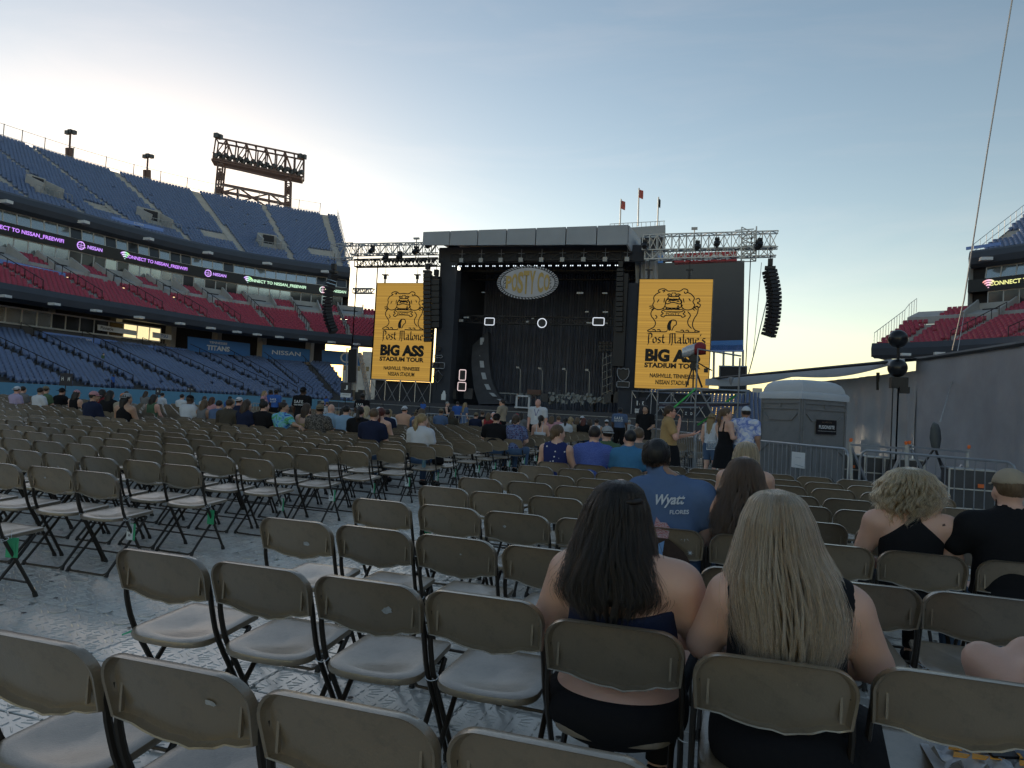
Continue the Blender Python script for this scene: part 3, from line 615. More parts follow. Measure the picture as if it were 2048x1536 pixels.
# the rest of the bowl behind the camera
def plain_stand(name, label, P, sgn):
    cv = Curve(P, sgn); T = thing(name, label, 'grandstand', tuple(cv.at(0, -27, 0))); b = MB(); sweep(b, cv, 0, cv.L, [(-27.9, 0), (-27.9, 1.36), (-27., 1.3), (-9., 6.6)], 6); b.build('lower_deck', m_bseat, T)
    b = MB(); sweep(b, cv, 0, cv.L, [(-13.9, 9.3), (-13.9, 10.7), (-13.2, 10.3), (0, 15.8)], 6); b.build('club_deck', m_rseat, T); b = MB(); sweep(b, cv, 0, cv.L, [(-8.5, 6.5), (-5, 6.5), (-5, 9.6), (-13.9, 9.3)], 6); sweep(b, cv, 0, cv.L, [(0, 15.8), (.3, 21.4)], 6); b.build('club_wall', m_concd, T)
    b = MB(); sweep(b, cv, 0, cv.L, [(.3, 21.2), (0, 22.6), (1., 22.2), (33.5, 38.8), (34.5, 38.8), (34.5, 0)], 6); b.build('upper_deck', m_bseat, T)
_c = -17.6; _s = [(-82., 25.), (-82., 0.), (-80., -30.), (-74., -48.)]
plain_stand('grandstand', 'left rear part of the stadium bowl behind the camera', [(Lpts[1][0], Lpts[1][1]-7.)]+_s[1:], -1)
plain_stand('grandstand', 'right rear part of the stadium bowl beside the camera', [(2*_c-x, y) for x, y in ([(-81.8, 62.), (-82., 40.)]+_s)], 1)
# ================================================================== STAGE
YS = 82.
m_stblk = mat('stage_black_drape', (.15, .165, .215), .9, 0, .25, .6)
m_deck = mat('stage_deck_black', (.05, .053, .065), .6, 0, .2, 1.)
m_mask = mat('stage_mask_black', (.045, .05, .062), .9, 0, .2, .6)
m_canv = mat('stage_roof_canvas', (.36, .38, .40), .75, 0, .12, .35, .15, 3.)
m_drape = mat('stage_side_drape_pale', (.50, .52, .54), .8, 0, .15, .6)
m_truss = mat('truss_aluminium', (.36, .37, .39), .38, .8, .15)
m_trussd = mat('truss_black', (.03, .03, .034), .5, .3, .15)
m_spk = mat('speaker_black', (.014, .014, .016), .55, 0, .15, 4.)
m_white_e = mat('neon_frame_white', (.7, .7, .7), .5, emit=(.85, .9, 1.), es=.38)
m_grey_e = mat('neon_frame_off', (.30, .31, .33), .5)
m_red_e = mat('neon_frame_red', (.6, .2, .2), .5, emit=(.9, .75, .75), es=.4)
m_gold = mat('sign_letter_gold', (.50, .34, .10), .5, 0, .2, 1.)
m_signw = mat('sign_face_pale', (.50, .49, .50), .6, 0, .15, .8)
ST = thing('concert_stage', 'huge black concert stage with grey canvas roof at the end of the field', 'stage', (-24, YS, 0))
def part(name, m, fn, parent=ST, smooth=False, kind=None): b = MB(); fn(b); return b.build(name, m, parent, smooth, kind)
XL, XR = -34.6, -11.4; YB = 97.
part('deck', m_deck, lambda b: (b.box((-23.5, YS+7.5, .85), (41, 15.6, 1.70)), b.box((-23.3, YS-1.4, .55), (22, 2.2, 1.1))))
part('thrust_ramp', m_deck, lambda b: b.prism([(-12, 0), (12, 0), (12, .35), (-12, .35)], (-23.5, YS-2.6, 1.0), X, Z, .1))
dr = MB()
n = 240
for i in range(n):
    x0 = XL-.5+(XR-XL+1)*i/n; x1 = XL-.5+(XR-XL+1)*(i+1)/n; y0 = YB+.16*math.sin(i*1.7); y1 = YB+.16*math.sin((i+1)*1.7); dr.add([(x0, y0, 1.7), (x1, y1, 1.7), (x1, y1, 22.9), (x0, y0, 22.9)], [(0, 1, 2, 3)])
dr.build('back_drape', m_stblk, ST, True)
for x, nm in ((XL-.2, 'wing_drape'), (XR+.2, 'wing_drape')):
    b = MB()
    for i in range(40):
        y0, y1 = YS+1+.35*i, YS+1+.35*(i+1); b.add([(x+.12*math.sin(i*2.1), y0, 1.6), (x+.12*math.sin((i+1)*2.1), y1, 1.6), (x+.12*math.sin((i+1)*2.1), y1, 21.9), (x+.12*math.sin(i*2.1), y0, 21.9)], [(0, 1, 2, 3)])
    b.build(nm, m_mask, ST, True)
# black inner header and side masking towers
part('header_drape', m_mask, lambda b: b.box((-23.2, YS+.6, 19.9), (25.2, .25, 1.9)))
part('side_mask', m_mask, lambda b: b.box((XL+.2, YS+1.2, 10.5), (2.2, 1.6, 18.)))
part('side_mask', m_mask, lambda b: b.box((XR-.3, YS+1.2, 9.), (2.2, 1.6, 15.)))
# roof: canvas fascia with corner, sloped top
roofF = [(-37.0, YS-2, 20.6), (-12.2, YS-2, 20.35), (-12.2, YS-2, 22.55), (-37.0, YS-2, 22.2)]
def fasc(b):
    k = 7; A, B, C_, D = [np.array(q, float) for q in roofF]
    for i in range(k):
        t0, t1 = i/k, (i+1)/k; s = .10*math.sin(i*2.2)
        P = [A+(B-A)*(t0+.004), A+(B-A)*(t1-.004), D+(C_-D)*(t1-.004), D+(C_-D)*(t0+.004)]; b.loft([[p for p in P], [p+np.array([0, .25, 0]) for p in P]])
for i in range(7):
    b = MB(); A, B, C_, D = [np.array(q, float) for q in roofF]; t0, t1 = i/7, (i+1)/7; P = [A+(B-A)*(t0+.0025), A+(B-A)*(t1-.0025), D+(C_-D)*(t1-.0025), D+(C_-D)*(t0+.0025)]
    P[0][2] += .05*math.sin(i*3); b.loft([[p+np.array([0, .02*(i % 2), 0]) for p in P], [p+np.array([0, .3, 0]) for p in P]]); b.build('fascia_panel', m_canv, ST)
part('roof_skin', m_canv, lambda b: b.loft([[(-37., YS-1.7, 22.1), (-12.2, YS-1.7, 22.45), (-11.6, YB+2, 23.2), (-37.2, YB+2, 23.)], [(-37., YS-1.7, 21.8), (-12.2, YS-1.7, 22.1), (-11.6, YB+2, 22.9), (-37.2, YB+2, 22.7)]]))
part('roof_side_skin', m_drape, lambda b: b.loft([[(-12.18, YS-1.9, 20.3), (-11.2, YB+2, 17.8), (-11.4, YB+2, 23.1), (-12.18, YS-1.9, 22.5)], [(-12.4, YS-1.6, 20.3), (-11.5, YB+2, 17.8), (-11.7, YB+2, 23.1), (-12.4, YS-1.6, 22.4)]]))
# pale drape hanging at the right corner, gathered at the foot
b = MB(); k = 16; rows = [(20.6, -12.0, -9.4), (17., -11.7, -9.2), (13., -11.5, -9.9), (9., -11.3, -10.1), (6.2, -11.2, -10.2), (4.6, -11.1, -10.0)]
b.loft([[(xa+(xb-xa)*i/k, YS+2.2+.35*math.sin(i*1.9+z*.2), z+(.7*math.sin(i*.4) if z < 5 else 0)) for i in range(k+1)] for z, xa, xb in rows], 0, caps=False, closed=False); b.build('corner_drape', m_drape, ST, True)
# ceiling rig: dark trusses with small lamps
def truss(b, A, B, w=.8, h=.8, n=10, r=.05, m=0, up=Z):
    A, B = np.asarray(A, float), np.asarray(B, float); d = nrm(B-A); x = nrm(np.cross(d, up)); y = np.cross(x, d)
    cs = [x*sx*w/2+y*sy*h/2 for sx, sy in ((-1, -1), (1, -1), (1, 1), (-1, 1))]
    for c in cs: b.bar(A+c, B+c, r*2, m=m)
    for i in range(n):
        p, q = A+(B-A)*i/n, A+(B-A)*(i+1)/n
        for a in range(4):
            c0, c1 = cs[a], cs[(a+1) % 4]; b.bar(p+c0, p+c1, r*1.3, m=m); b.bar(p+c0, q+c1, r*1.3, m=m) if i % 2 else b.bar(p+c1, q+c0, r*1.3, m=m)
for yy, zz in ((YS+.5, 19.6), (YS+4, 19.0), (YS+7.5, 18.6), (YS+5, 12.6)):
    b = MB(); truss(b, (XL+.5, yy, zz), (XR-.5, yy, zz), .7, .9, 16, .06); b.build('rig_truss', m_trussd, ST)
m_spot = mat('lamp_glint', (.5, .5, .5), .3, emit=(.8, .9, 1.), es=.9)
for i in range(24):
    x = -33.4+i*.86; b = MB(); b.box((x, YS-.25, 18.35), (.42, .3, .26)); hd = b.build('batten_lamp', m_trussd, ST); b = MB()
    for dx in (-.12, .12): b.ball((x+dx, YS-.42, 18.35), .075, 6)
    b.build('lens', m_spot, hd)
for i in range(9):
    x = -32.5+i*2.5; b = MB(); b.tube([(x, YS-.1, 20.4), (x, YS-.1, 19.3)], .05, 5); b.box((x, YS-.1, 19.1), (.5, .4, .5)); b.tube([(x-.4, YS-.1, 19.9), (x+.4, YS-.1, 19.9)], .04, 5); b.build('moving_light', m_rail, ST)
for i in range(14):
    x = -33+random.uniform(0, 20); zz = random.choice((12.4, 12.0, 13.3, 15.5)); b = MB(); b.box((x, YS+1.6, zz), (random.uniform(.3, .9), .3, random.uniform(.08, .3))); b.build('rig_fixture', m_rail, ST)
for (px, py) in ((1002, 566), (1008, 569), (1005, 572), (918, 536)): P = PY(px, py, YS-.2); b = MB(); b.box(P, (.25, .15, random.uniform(.3, .5))); b.build('work_light', mat('work_light_lit', (.9, .85, .7), .4, emit=(1., .93, .75), es=2.2), ST)
# proscenium speaker columns inside the opening, right side
part('inner_column', m_spk, lambda b: b.box((-12.9, YS+.1, 12.2), (1.3, 1., 10.5)))
# ---- oval sign
OV = thing('oval_sign', 'oval buckle sign lettered POSTY CO hung high over the stage', 'sign', tuple(PY(1055, 598, YS-.6))); c = PY(1055, 565, YS-.6); a_, b_ = 3.62, 1.93
def ell(s, t, y=0): return c+np.array([a_*s*math.cos(t), y, b_*s*math.sin(t)])
part('plate', m_signw, lambda b: b.loft([[ell(.94, t, .25) for t in np.linspace(0, 2*math.pi, 48, endpoint=False)], [ell(.94, t, 0) for t in np.linspace(0, 2*math.pi, 48, endpoint=False)]][::-1]), OV)
for i in range(56):
    t = 2*math.pi*i/56; d = .055; b = MB()
    P = [ell(.93, t-d*.6, -.06), ell(.93, t+d*.4, -.06), ell(1.03, t+d*1.2, -.06), ell(1.03, t+d*.2, -.06)]
    if math.sin(t) > -2: b.loft([[p+[0, .2, 0] for p in P], P][::-1]); b.build('rope_twist', m_signw, OV)
part('rim', m_blk, lambda b: b.loft([[ell(1.035, t, .2) for t in np.linspace(0, 2*math.pi, 48, endpoint=False)], [ell(1.035, t, .0) for t in np.linspace(0, 2*math.pi, 48, endpoint=False)], [ell(.9, t, -.01) for t in np.linspace(0, 2*math.pi, 48, endpoint=False)]], caps=False), OV)
for ch, fx, h in (('P', -.62, 1.55), ('O', -.43, 2.1), ('S', -.235, 2.55), ('T', -.04, 2.75), ('Y', .165, 2.75), ('C', .45, 2.4), ('O', .645, 1.95)):
    for mm, dy, of in ((m_gold, -.06, .10),):
        o_ = text(ch, 1., (0, 0, 0), X, Z, mm, OV, off=of*.32); me = o_.data; V = np.zeros(len(me.vertices)*3, np.float32); me.vertices.foreach_get('co', V); V = V.reshape(-1, 3).astype(float)+ORG[OV.name]
        V[:, 0] -= V[:, 0].mean(); V[:, 2] -= (V[:, 2].max()+V[:, 2].min())/2; sxx = .70/max(.3, np.ptp(V[:, 0])); V[:, 0] *= sxx*1.0; V[:, 2] *= h/np.ptp(V[:, 2]); V = V*np.array([1, 0, 1])+c+np.array([fx*a_, dy, 0]); me.vertices.foreach_set('co', (V-ORG[OV.name]).astype(np.float32).ravel())
for sx in (-1, 1):
    b = MB()
    for q in range(3):
        p0 = np.array([sx*a_*.76, b_*(.25-.25*q)]); b.strip([p0+np.array([.28*r*math.cos(t), .28*r*math.sin(t)]) for r, t in zip(np.linspace(1, .2, 12), np.linspace(q, q+6, 12))], .07, c+[0, -.03, 0], X, Z)
    b.build('scrollwork', m_blk, OV)
# ---- hung neon frames
def frame(label, px, py, w, h, Yp, m, kind='rect', name='hung_frame', t=.05, cat='stage prop'):
    c = PY(px, py, Yp); T = thing(name, label, cat, tuple(c)); b = MB()
    if kind == 'ring': pts = [c+np.array([w/2*math.cos(a), 0, h/2*math.sin(a)]) for a in np.linspace(0, 2*math.pi, 28, endpoint=False)]
    elif kind == 'shield': pts = [c+np.array([x*w/2, 0, z*h/2]) for x, z in ((-.85, .95), (-.4, .8), (0, .98), (.4, .8), (.85, .95), (1, .45), (.9, -.2), (.55, -.7), (0, -1), (-.55, -.7), (-.9, -.2), (-1, .45))]
    elif kind == 'diamond': pts = [c+np.array([x*w/2, 0, z*h/2]) for x, z in ((0, 1), (1, 0), (0, -1), (-1, 0))]
    elif kind == 'arrow': pts = [c+np.array([x*w/2, 0, z*h/2]) for x, z in ((-1, .5), (.5, .5), (.5, .9), (1, 0), (.5, -.9), (.5, -.5), (-1, -.5))]
    else: pts = [c+np.array([sx*(w/2-.12)+.12*math.cos(a), 0, sz*(h/2-.12)+.12*math.sin(a)]) for sx, sz, a0 in ((1, 1, 0), (-1, 1, 90), (-1, -1, 180), (1, -1, 270)) for a in (R(a0), R(a0+45), R(a0+90))]
    b.tube(pts, t, 6, closed=True); b.build('neon_tube', m, T, True)
    b = MB(); k = len(pts); b.add([p+[0, .12, 0] for p in pts], [tuple(range(k))]); b.build('backing', m_blk, T); return T
frame('white rectangular neon frame hung left over the stage', 979, 643, 1.2, .84, YS+1, m_white_e); frame('white neon ring hung over the stage centre', 1084, 646, 1.06, 1.06, YS+1, m_white_e, 'ring'); frame('white rectangular neon frame hung right over the stage', 1197, 643, 1.3, .86, YS+1, m_white_e)
frame('tall neon frame with red top standing at stage left', 925, 750, .82, 1.25, YS+.5, m_red_e); frame('squarer neon frame under the tall one at stage left', 923.5, 773, 1.02, 1.0, YS+.5, m_red_e)
frame('unlit shield sign frame beside the yellow screen', 1246, 749, 1.35, 1.45, YS-.3, m_grey_e, 'shield', 'road_sign_frame', .05); frame('unlit rectangular sign frame below the shield frame', 1246, 769, 1.4, .62, YS-.3, m_grey_e, 'rect', 'road_sign_frame', .05)
frame('unlit diamond sign frame left of the stage', 875.5, 753, 1.4, 1.5, YS-.3, m_grey_e, 'diamond', 'road_sign_frame', .05); frame('unlit rectangular sign frame above the diamond frame', 877, 731, 1.55, .7, YS-.3, m_grey_e, 'rect', 'road_sign_frame', .05); frame('dark arrow sign frame left of the stage', 877, 713, 1.1, .5, YS-.3, m_grey_e, 'arrow', 'road_sign_frame', .05)
b = MB(); T = thing('round_sign_frame', 'dark round sign on a pole left of the stage', 'stage prop', tuple(PY(878, 718, YS-.3))); c = PY(878, 698, YS-.3); b.lathe([(.3, -.08), (.34, 0), (.3, .08)], c, 18, ax=[[1, 0, 0], [0, 0, 1], [0, 1, 0]]); b.tube([c, c-[0, 0, 5.]], .05, 5); b.build('disc', m_blk, T)
# ---- skate ramp
m_ramp = mat('ramp_asphalt', (.055, .056, .062), .7, 0, .35, .7, .3, 6.)
RP = thing('skate_ramp', 'dark quarter pipe ramp like a road with dashed centre line rising on the stage', 'ramp', tuple(PY(970, 806, YS+1)))
prof = [(961, 662, 1003, 662, 8.2), (961, 700, 1000, 700, 8.0), (958, 735, 1004, 735, 7.2), (962, 765, 1022, 765, 5.2), (980, 788, 1040, 788, 2.8), (1010, 803, 1068, 800, .8)]
Lr = [PY(951, y0, YS+d) for (_, y0, _, _, d) in prof]; ctr = [(965, 672), (964, 700), (964, 725), (968, 752), (977, 777), (990, 793), (1012, 806)]
cx = [PY(x, y, YS+5.5-i*.8) for i, (x, y) in enumerate(ctr)]
edge_l = [PY(x, y, YS+5.5-i*.8) for i, (x, y) in enumerate([(945, 690), (944, 700), (943, 725), (945, 752), (948, 777), (953, 795), (958, 808)])]; edge_r = [PY(x, y, YS+5.5-i*.8) for i, (x, y) in enumerate([(976, 663), (977, 690), (978, 720), (982, 752), (990, 777), (1003, 797), (1030, 808)])]
def rampf(b):
    A = bez(edge_l, 5); B = bez(edge_r, 5); b.loft([[p, q, q+np.array([0, 1.2, -.1]), p+np.array([0, 1.2, -.1])] for p, q in zip(A, B)])
part('road_face', m_ramp, rampf, RP)
cc = bez(cx, 8)
for i in range(1, len(cc)-3, 7):
    p, q = cc[i], cc[i+4]; b = MB(); w = np.array([.26, 0, 0]); b.loft([[p-w+[0, -.12, 0], p+w+[0, -.12, 0], q+w+[0, -.12, 0], q-w+[0, -.12, 0]], [p-w+[0, .1, 0], p+w+[0, .1, 0], q+w+[0, .1, 0], q-w+[0, .1, 0]]]); b.build('lane_dash', mat('lane_paint_pale', (.42, .44, .46), .7), RP)
# ---- street lamps on the stage
for i, (x, yt, yb) in enumerate(((1040, 735, 790), (1084, 737, 790), (1132, 738, 790), (1178, 740, 792))):
    T = thing('stage_lamp_post', f'slim prop lamp post on stage, {ordn(i+1)} from the skate ramp', 'lamp post', tuple(PY(x, yb, YS+6)), group='prop lamp posts on stage'); b = MB(); p, q = PY(x, yb, YS+6), PY(x+1, yt+4, YS+6); b.tube([p, q], .07, 6); b.tube([q, PY(x-4, yt, YS+6)], .05, 5); b.build('post', m_rail, T); b = MB(); b.box(PY(x-4, yt, YS+6), (.42, .3, .24)); b.build('lamp_head', m_rail, T)
T = thing('lighting_tower', 'dark lattice floodlight tower prop at stage right', 'light tower', tuple(PY(1212, 788, YS+5))); b = MB()
for x0, x1 in ((1204, 1206), (1214, 1213), (1224, 1222)): b.tube([PY(x0, 790, YS+5), PY(x1, 706, YS+5)], .06, 5)
for t in range(6): b.bar(PY(1204, 788-t*14, YS+5), PY(1223, 780-t*14, YS+5), .05)
b.build('mast', m_rail, T); b = MB(); [b.box(PY(1201+7*i, 686+7*j, YS+5), (.34, .3, .34)) for i in range(4) for j in range(3)]; b.build('lamp_bank', m_trussd, T, kind='stuff')
# ---- instruments and risers
m_eq = mat('stage_case_grey', (.20, .22, .23), .5, .2, .35, 3.)
m_eqd = mat('stage_case_dark', (.05, .052, .058), .5, .1, .3, 3.)
def prop(name, label, cat, c, fn, m, **k): T = thing(name, label, cat, tuple(c)); b = MB(); fn(b, np.asarray(c)); b.build('body', m, T); return T
for (x, y, w, lab) in ((1025, 786, 3.2, 'pale edged band riser behind the skate ramp end'), (1075, 788, 2.6, 'pale edged band riser at stage centre'), (1145, 790, 5., 'wide band riser under the drum kit')):
    P = PY(x, 806, YS+4); zt = PY(x, y, YS+4)[2]; T = thing('band_riser', lab, 'riser', tuple(P)); b = MB(); b.box((P[0], P[1], zt-.1), (w, 2., .18)); b.build('platform', m_eq, T); b = MB()
    for dx in np.linspace(-w/2+.1, w/2-.1, 5): b.bar((P[0]+dx, P[1]-.9, P[2]-.3), (P[0]+dx, P[1]-.9, zt-.15), .07)
    b.build('legs', m_eq, T)
def drum(b, c):
    for (dx, dz, r) in ((0, .35, .34), (-.6, .5, .22), (.55, .55, .2), (.1, .95, .18), (-.35, 1.0, .16)): b.lathe([(r, -.2), (r*1.04, 0), (r, .2)], c+[dx, 0, dz], 10, ax=[[1, 0, 0], [0, 0, 1], [0, 1, 0]])
    for (dx, dz) in ((-.9, 1.3), (.8, 1.35), (.3, 1.5)): b.lathe([(.28, -.01), (.05, .03)], c+[dx, 0, dz], 10); b.tube([c+[dx, 0, 0], c+[dx, 0, dz]], .02, 4)
prop('drum_kit', 'drum kit with cymbals on the wide riser', 'drum kit', PY(1105, 803, YS+2.4), drum, m_eq); prop('drum_kit', 'second percussion kit at the right of the band', 'drum kit', PY(1180, 806, YS+2.6), drum, m_eq)
def heap(seed, w, h):
    def f(b, c):
        r = random.Random(seed)
        for i in range(26):
            t = r.uniform(-1, 1); hh = h*(1-abs(t))*r.uniform(.3, 1); b.box(c+[t*w/2, r.uniform(-.4, .4), hh], (r.uniform(.15, .5), r.uniform(.15, .4), r.uniform(.1, .45)), Rm=Matrix.Rotation(r.uniform(0, 3), 3, 'Y'))
    return f
for i, (x, y, w, h, lab) in enumerate(((1141, 806, 3.4, 1.9, 'peaked heap of grey metallic set dressing at stage right'), (1118, 806, 2.2, 1.0, 'low heap of grey set dressing beside the drum kit'), (1165, 806, 2.6, 1.1, 'heap of grey set dressing right of the peak'), (1200, 806, 1.8, .9, 'small heap of grey gear by the wing drape'))):
    T = thing('set_dressing', lab, 'stage prop', tuple(PY(x, y, YS+3))); b = MB(); heap(i, w, h)(b, PY(x, y, YS+3)); b.build('pieces', m_eq, T, kind='stuff')
prop('amplifier', 'dark amplifier cabinet among the band gear', 'amplifier', PY(1090, 804, YS+2.2), lambda b, c: (b.box(c+[0, 0, .5], (.8, .5, 1.)), b.box(c+[0, -.27, .5], (.66, .06, .8))), m_eqd)
prop('keyboard', 'brown keyboard on a stand at stage centre', 'keyboard', PY(1068, 800, YS+3), lambda b, c: (b.box(c+[0, 0, .95], (1.7, .5, .55)), b.bar(c+[-.6, 0, 0], c+[.6, 0, .8], .06), b.bar(c+[.6, 0, 0], c+[-.6, 0, .8], .06)), mat('keyboard_brown', (.12, .06, .045), .5))
prop('white_arch', 'white goal shaped frame on the front of the stage', 'stage prop', PY(1045, 817, YS-.8), lambda b, c: (b.box(c+[-.75, 0, .75], (.22, .2, 1.5)), b.box(c+[.75, 0, .75], (.22, .2, 1.5)), b.box(c+[0, 0, 1.45], (1.7, .2, .2)), b.box(c+[0, 0, .12], (1.9, .3, .16))), mat('prop_white', (.62, .64, .66), .6))
prop('cooler', 'red and white cooler box at stage left', 'cooler', PY(888, 800, YS+.5), lambda b, c: (b.box(c+[0, 0, .35], (.55, .5, .7)), b.box(c+[0, 0, .8], (.4, .4, .22)), b.box(c+[0, 0, 1.02], (.25, .25, .22))), m_white)
for i, (x, y) in enumerate(((905, 798), (938, 798), (868, 798), (1218, 806), (1232, 806), (720, 800), (700, 800))):
    prop('road_case', f'dark road case on the stage deck, {ordn(i+1)} counted along the stage edge', 'case', PY(x, y, YS+2), lambda b, c: (b.box(c+[0, 0, .5], (1.1, .8, 1.)), b.box(c+[.15, 0, 1.15], (.7, .6, .3))), m_eqd)
# ---- LED screens
m_led_y = bpy.data.materials.new('led_screen_yellow'); m_led_y.use_nodes = True
t, pb, N, L = nodes_of(m_led_y); tcn = N('ShaderNodeTexCoord'); mpn = N('ShaderNodeMapping'); mpn.inputs['Scale'].default_value = (.02, .02, 9.); nz = N('ShaderNodeTexNoise'); nz.inputs['Scale'].default_value = .55; nz.inputs['Detail'].default_value = 5; crr = N('ShaderNodeValToRGB')
crr.color_ramp.elements[0].position = .33; crr.color_ramp.elements[0].color = (.30, .165, .03, 1); crr.color_ramp.elements[1].position = .68; crr.color_ramp.elements[1].color = (.52, .30, .05, 1)
L(tcn.outputs['Object'], mpn.inputs[0]); L(mpn.outputs[0], nz.inputs['Vector']); L(nz.outputs['Fac'], crr.inputs[0]); L(crr.outputs[0], pb.inputs['Emission Color']); pb.inputs['Emission Strength'].default_value = .47; pb.inputs['Base Color'].default_value = (.03, .02, .01, 1); pb.inputs['Roughness'].default_value = .6
m_ink = mat('led_ink_black', (.008, .008, .008), .6, 0, 0)
GL = {'P': [[(.0, .95), (.28, 1.02), (.46, .86), (.44, .56), (.2, .44)], [(.16, .95), (.12, .5), (.16, .0), (.06, -.22)], [(.02, .62), (.12, .7)]], 'o': [[(.2, .0), (.04, .12), (.04, .46), (.2, .6), (.36, .46), (.36, .12), (.2, .0)]],
      's': [[(.34, .55), (.14, .58), (.06, .42), (.34, .2), (.26, .02), (.04, .04)]], 't': [[(.14, .88), (.12, .12), (.3, .02)], [(.0, .6), (.3, .6)]], 'M': [[(.0, .9), (.14, 1.0), (.16, .1), (.06, -.1)], [(.16, .95), (.36, 1.02), (.4, .1), (.34, -.2)], [(.4, .95), (.62, 1.02), (.68, .12), (.8, .02)]],
      'a': [[(.05, .52), (.26, .6), (.32, .46), (.32, .1), (.42, .0)], [(.32, .34), (.08, .3), (.06, .06), (.3, .08)]], 'l': [[(.1, 1.0), (.1, .1), (.24, .0)]], 'n': [[(.06, .6), (.08, .02)], [(.08, .5), (.3, .6), (.34, .1), (.44, .02)]], 'e': [[(.06, .3), (.34, .42), (.26, .6), (.08, .5), (.05, .14), (.2, .0), (.36, .08)]], "'": [[(.1, 1.0), (.06, .78)]]}
GW = {'P': .55, 'o': .46, 's': .42, 't': .4, 'M': .88, 'a': .5, 'l': .28, 'n': .5, 'e': .44, "'": .2, ' ': .28}
def blackletter(s, b, o, u, v, hgt, pen=.085):
    x = 0
    for ch in s:
        for st in GL.get(ch, []):
            pts = [np.array([x+p[0], p[1]]) for p in st]; nb = np.array([math.cos(.7), math.sin(.7)])*pen
            for p, q in zip(pts[:-1], pts[1:]):
                Q = [p-nb, q-nb, q+nb, p+nb]; b.add([o+u*(a*hgt)+v*(c_*hgt) for a, c_ in Q], [(0, 1, 2, 3)])
        x += GW[ch]
    return x*hgt
DOG = [[(.27, .90), (.25, .935), (.31, .965), (.37, .955), (.41, .925), (.50, .93), (.60, .925), (.66, .965), (.72, .95), (.73, .91), (.69, .885), (.67, .92)], [(.31, .93), (.36, .935), (.33, .90)],
       [(.29, .91), (.22, .87), (.18, .81), (.19, .74), (.17, .68), (.20, .62), (.26, .595), (.33, .61), (.37, .66), (.38, .74), (.41, .80)], [(.71, .91), (.79, .87), (.84, .80), (.82, .74), (.85, .68), (.82, .62), (.75, .595), (.68, .61), (.64, .66), (.63, .74), (.60, .80)],
       [(.40, .86), (.46, .835), (.47, .86), (.43, .875), (.40, .86)], [(.62, .86), (.55, .835), (.54, .86), (.58, .875), (.62, .86)], [(.47, .875), (.49, .90)], [(.51, .875), (.51, .905)], [(.54, .875), (.53, .90)],
       [(.41, .80), (.43, .83), (.50, .825), (.58, .83), (.60, .80), (.56, .775), (.51, .785), (.46, .775), (.41, .80)], [(.45, .79), (.50, .77), (.56, .79)], [(.39, .765), (.42, .78), (.46, .765), (.50, .755), (.55, .765), (.59, .78), (.63, .765), (.64, .72), (.60, .70), (.55, .715), (.50, .725), (.45, .715), (.41, .70), (.38, .72), (.39, .765)], [(.42, .735), (.44, .755), (.46, .73)], [(.56, .73), (.58, .755), (.60, .73)],
       [(.36, .66), (.41, .63), (.50, .625), (.60, .63), (.65, .66)], [(.57, .635), (.585, .67), (.60, .64)], [(.63, .65), (.645, .685), (.655, .66)], [(.33, .61), (.40, .60), (.50, .605), (.60, .60), (.68, .61)], [(.38, .60), (.40, .62), (.42, .60), (.45, .62), (.48, .60), (.52, .62), (.55, .60), (.58, .62), (.62, .60)],
       [(.20, .62), (.15, .55), (.155, .48), (.20, .42), (.23, .35), (.20, .28), (.11, .225), (.12, .205), (.20, .205), (.30, .205), (.40, .205), (.43, .23)], [(.82, .62), (.90, .66), (.90, .54), (.85, .44), (.83, .33), (.87, .25), (.95, .215), (.86, .205), (.76, .205), (.64, .205), (.56, .21)], [(.24, .205), (.22, .24), (.18, .235)], [(.32, .205), (.30, .24), (.26, .235)], [(.70, .205), (.68, .24), (.64, .235)], [(.78, .205), (.76, .24), (.72, .235)], [(.88, .205), (.87, .235)],
       [(.50, .225), (.53, .30), (.57, .34), (.56, .40), (.51, .415), (.46, .39), (.43, .31), (.44, .23)], [(.74, .57), (.79, .50), (.755, .42), (.76, .34), (.82, .27)], [(.22, .50), (.25, .46), (.22, .43)], [(.17, .66), (.11, .65)], [(.18, .64), (.12, .61)], [(.20, .63), (.15, .585)], [(.83, .66), (.89, .60)], [(.81, .63), (.86, .585)], [(.86, .78), (.91, .80), (.93, .75), (.89, .72), (.94, .69), (.92, .64), (.87, .67)], [(.36, .80), (.35, .72)], [(.66, .80), (.68, .72)], [(.27, .78), (.24, .72)], [(.75, .80), (.78, .75)],
       [(.38, .56), (.34, .585), (.32, .55), (.35, .53), (.31, .49), (.36, .465), (.40, .495), (.62, .495), (.66, .465), (.71, .49), (.67, .53), (.70, .555), (.67, .585), (.63, .56), (.38, .56)]]
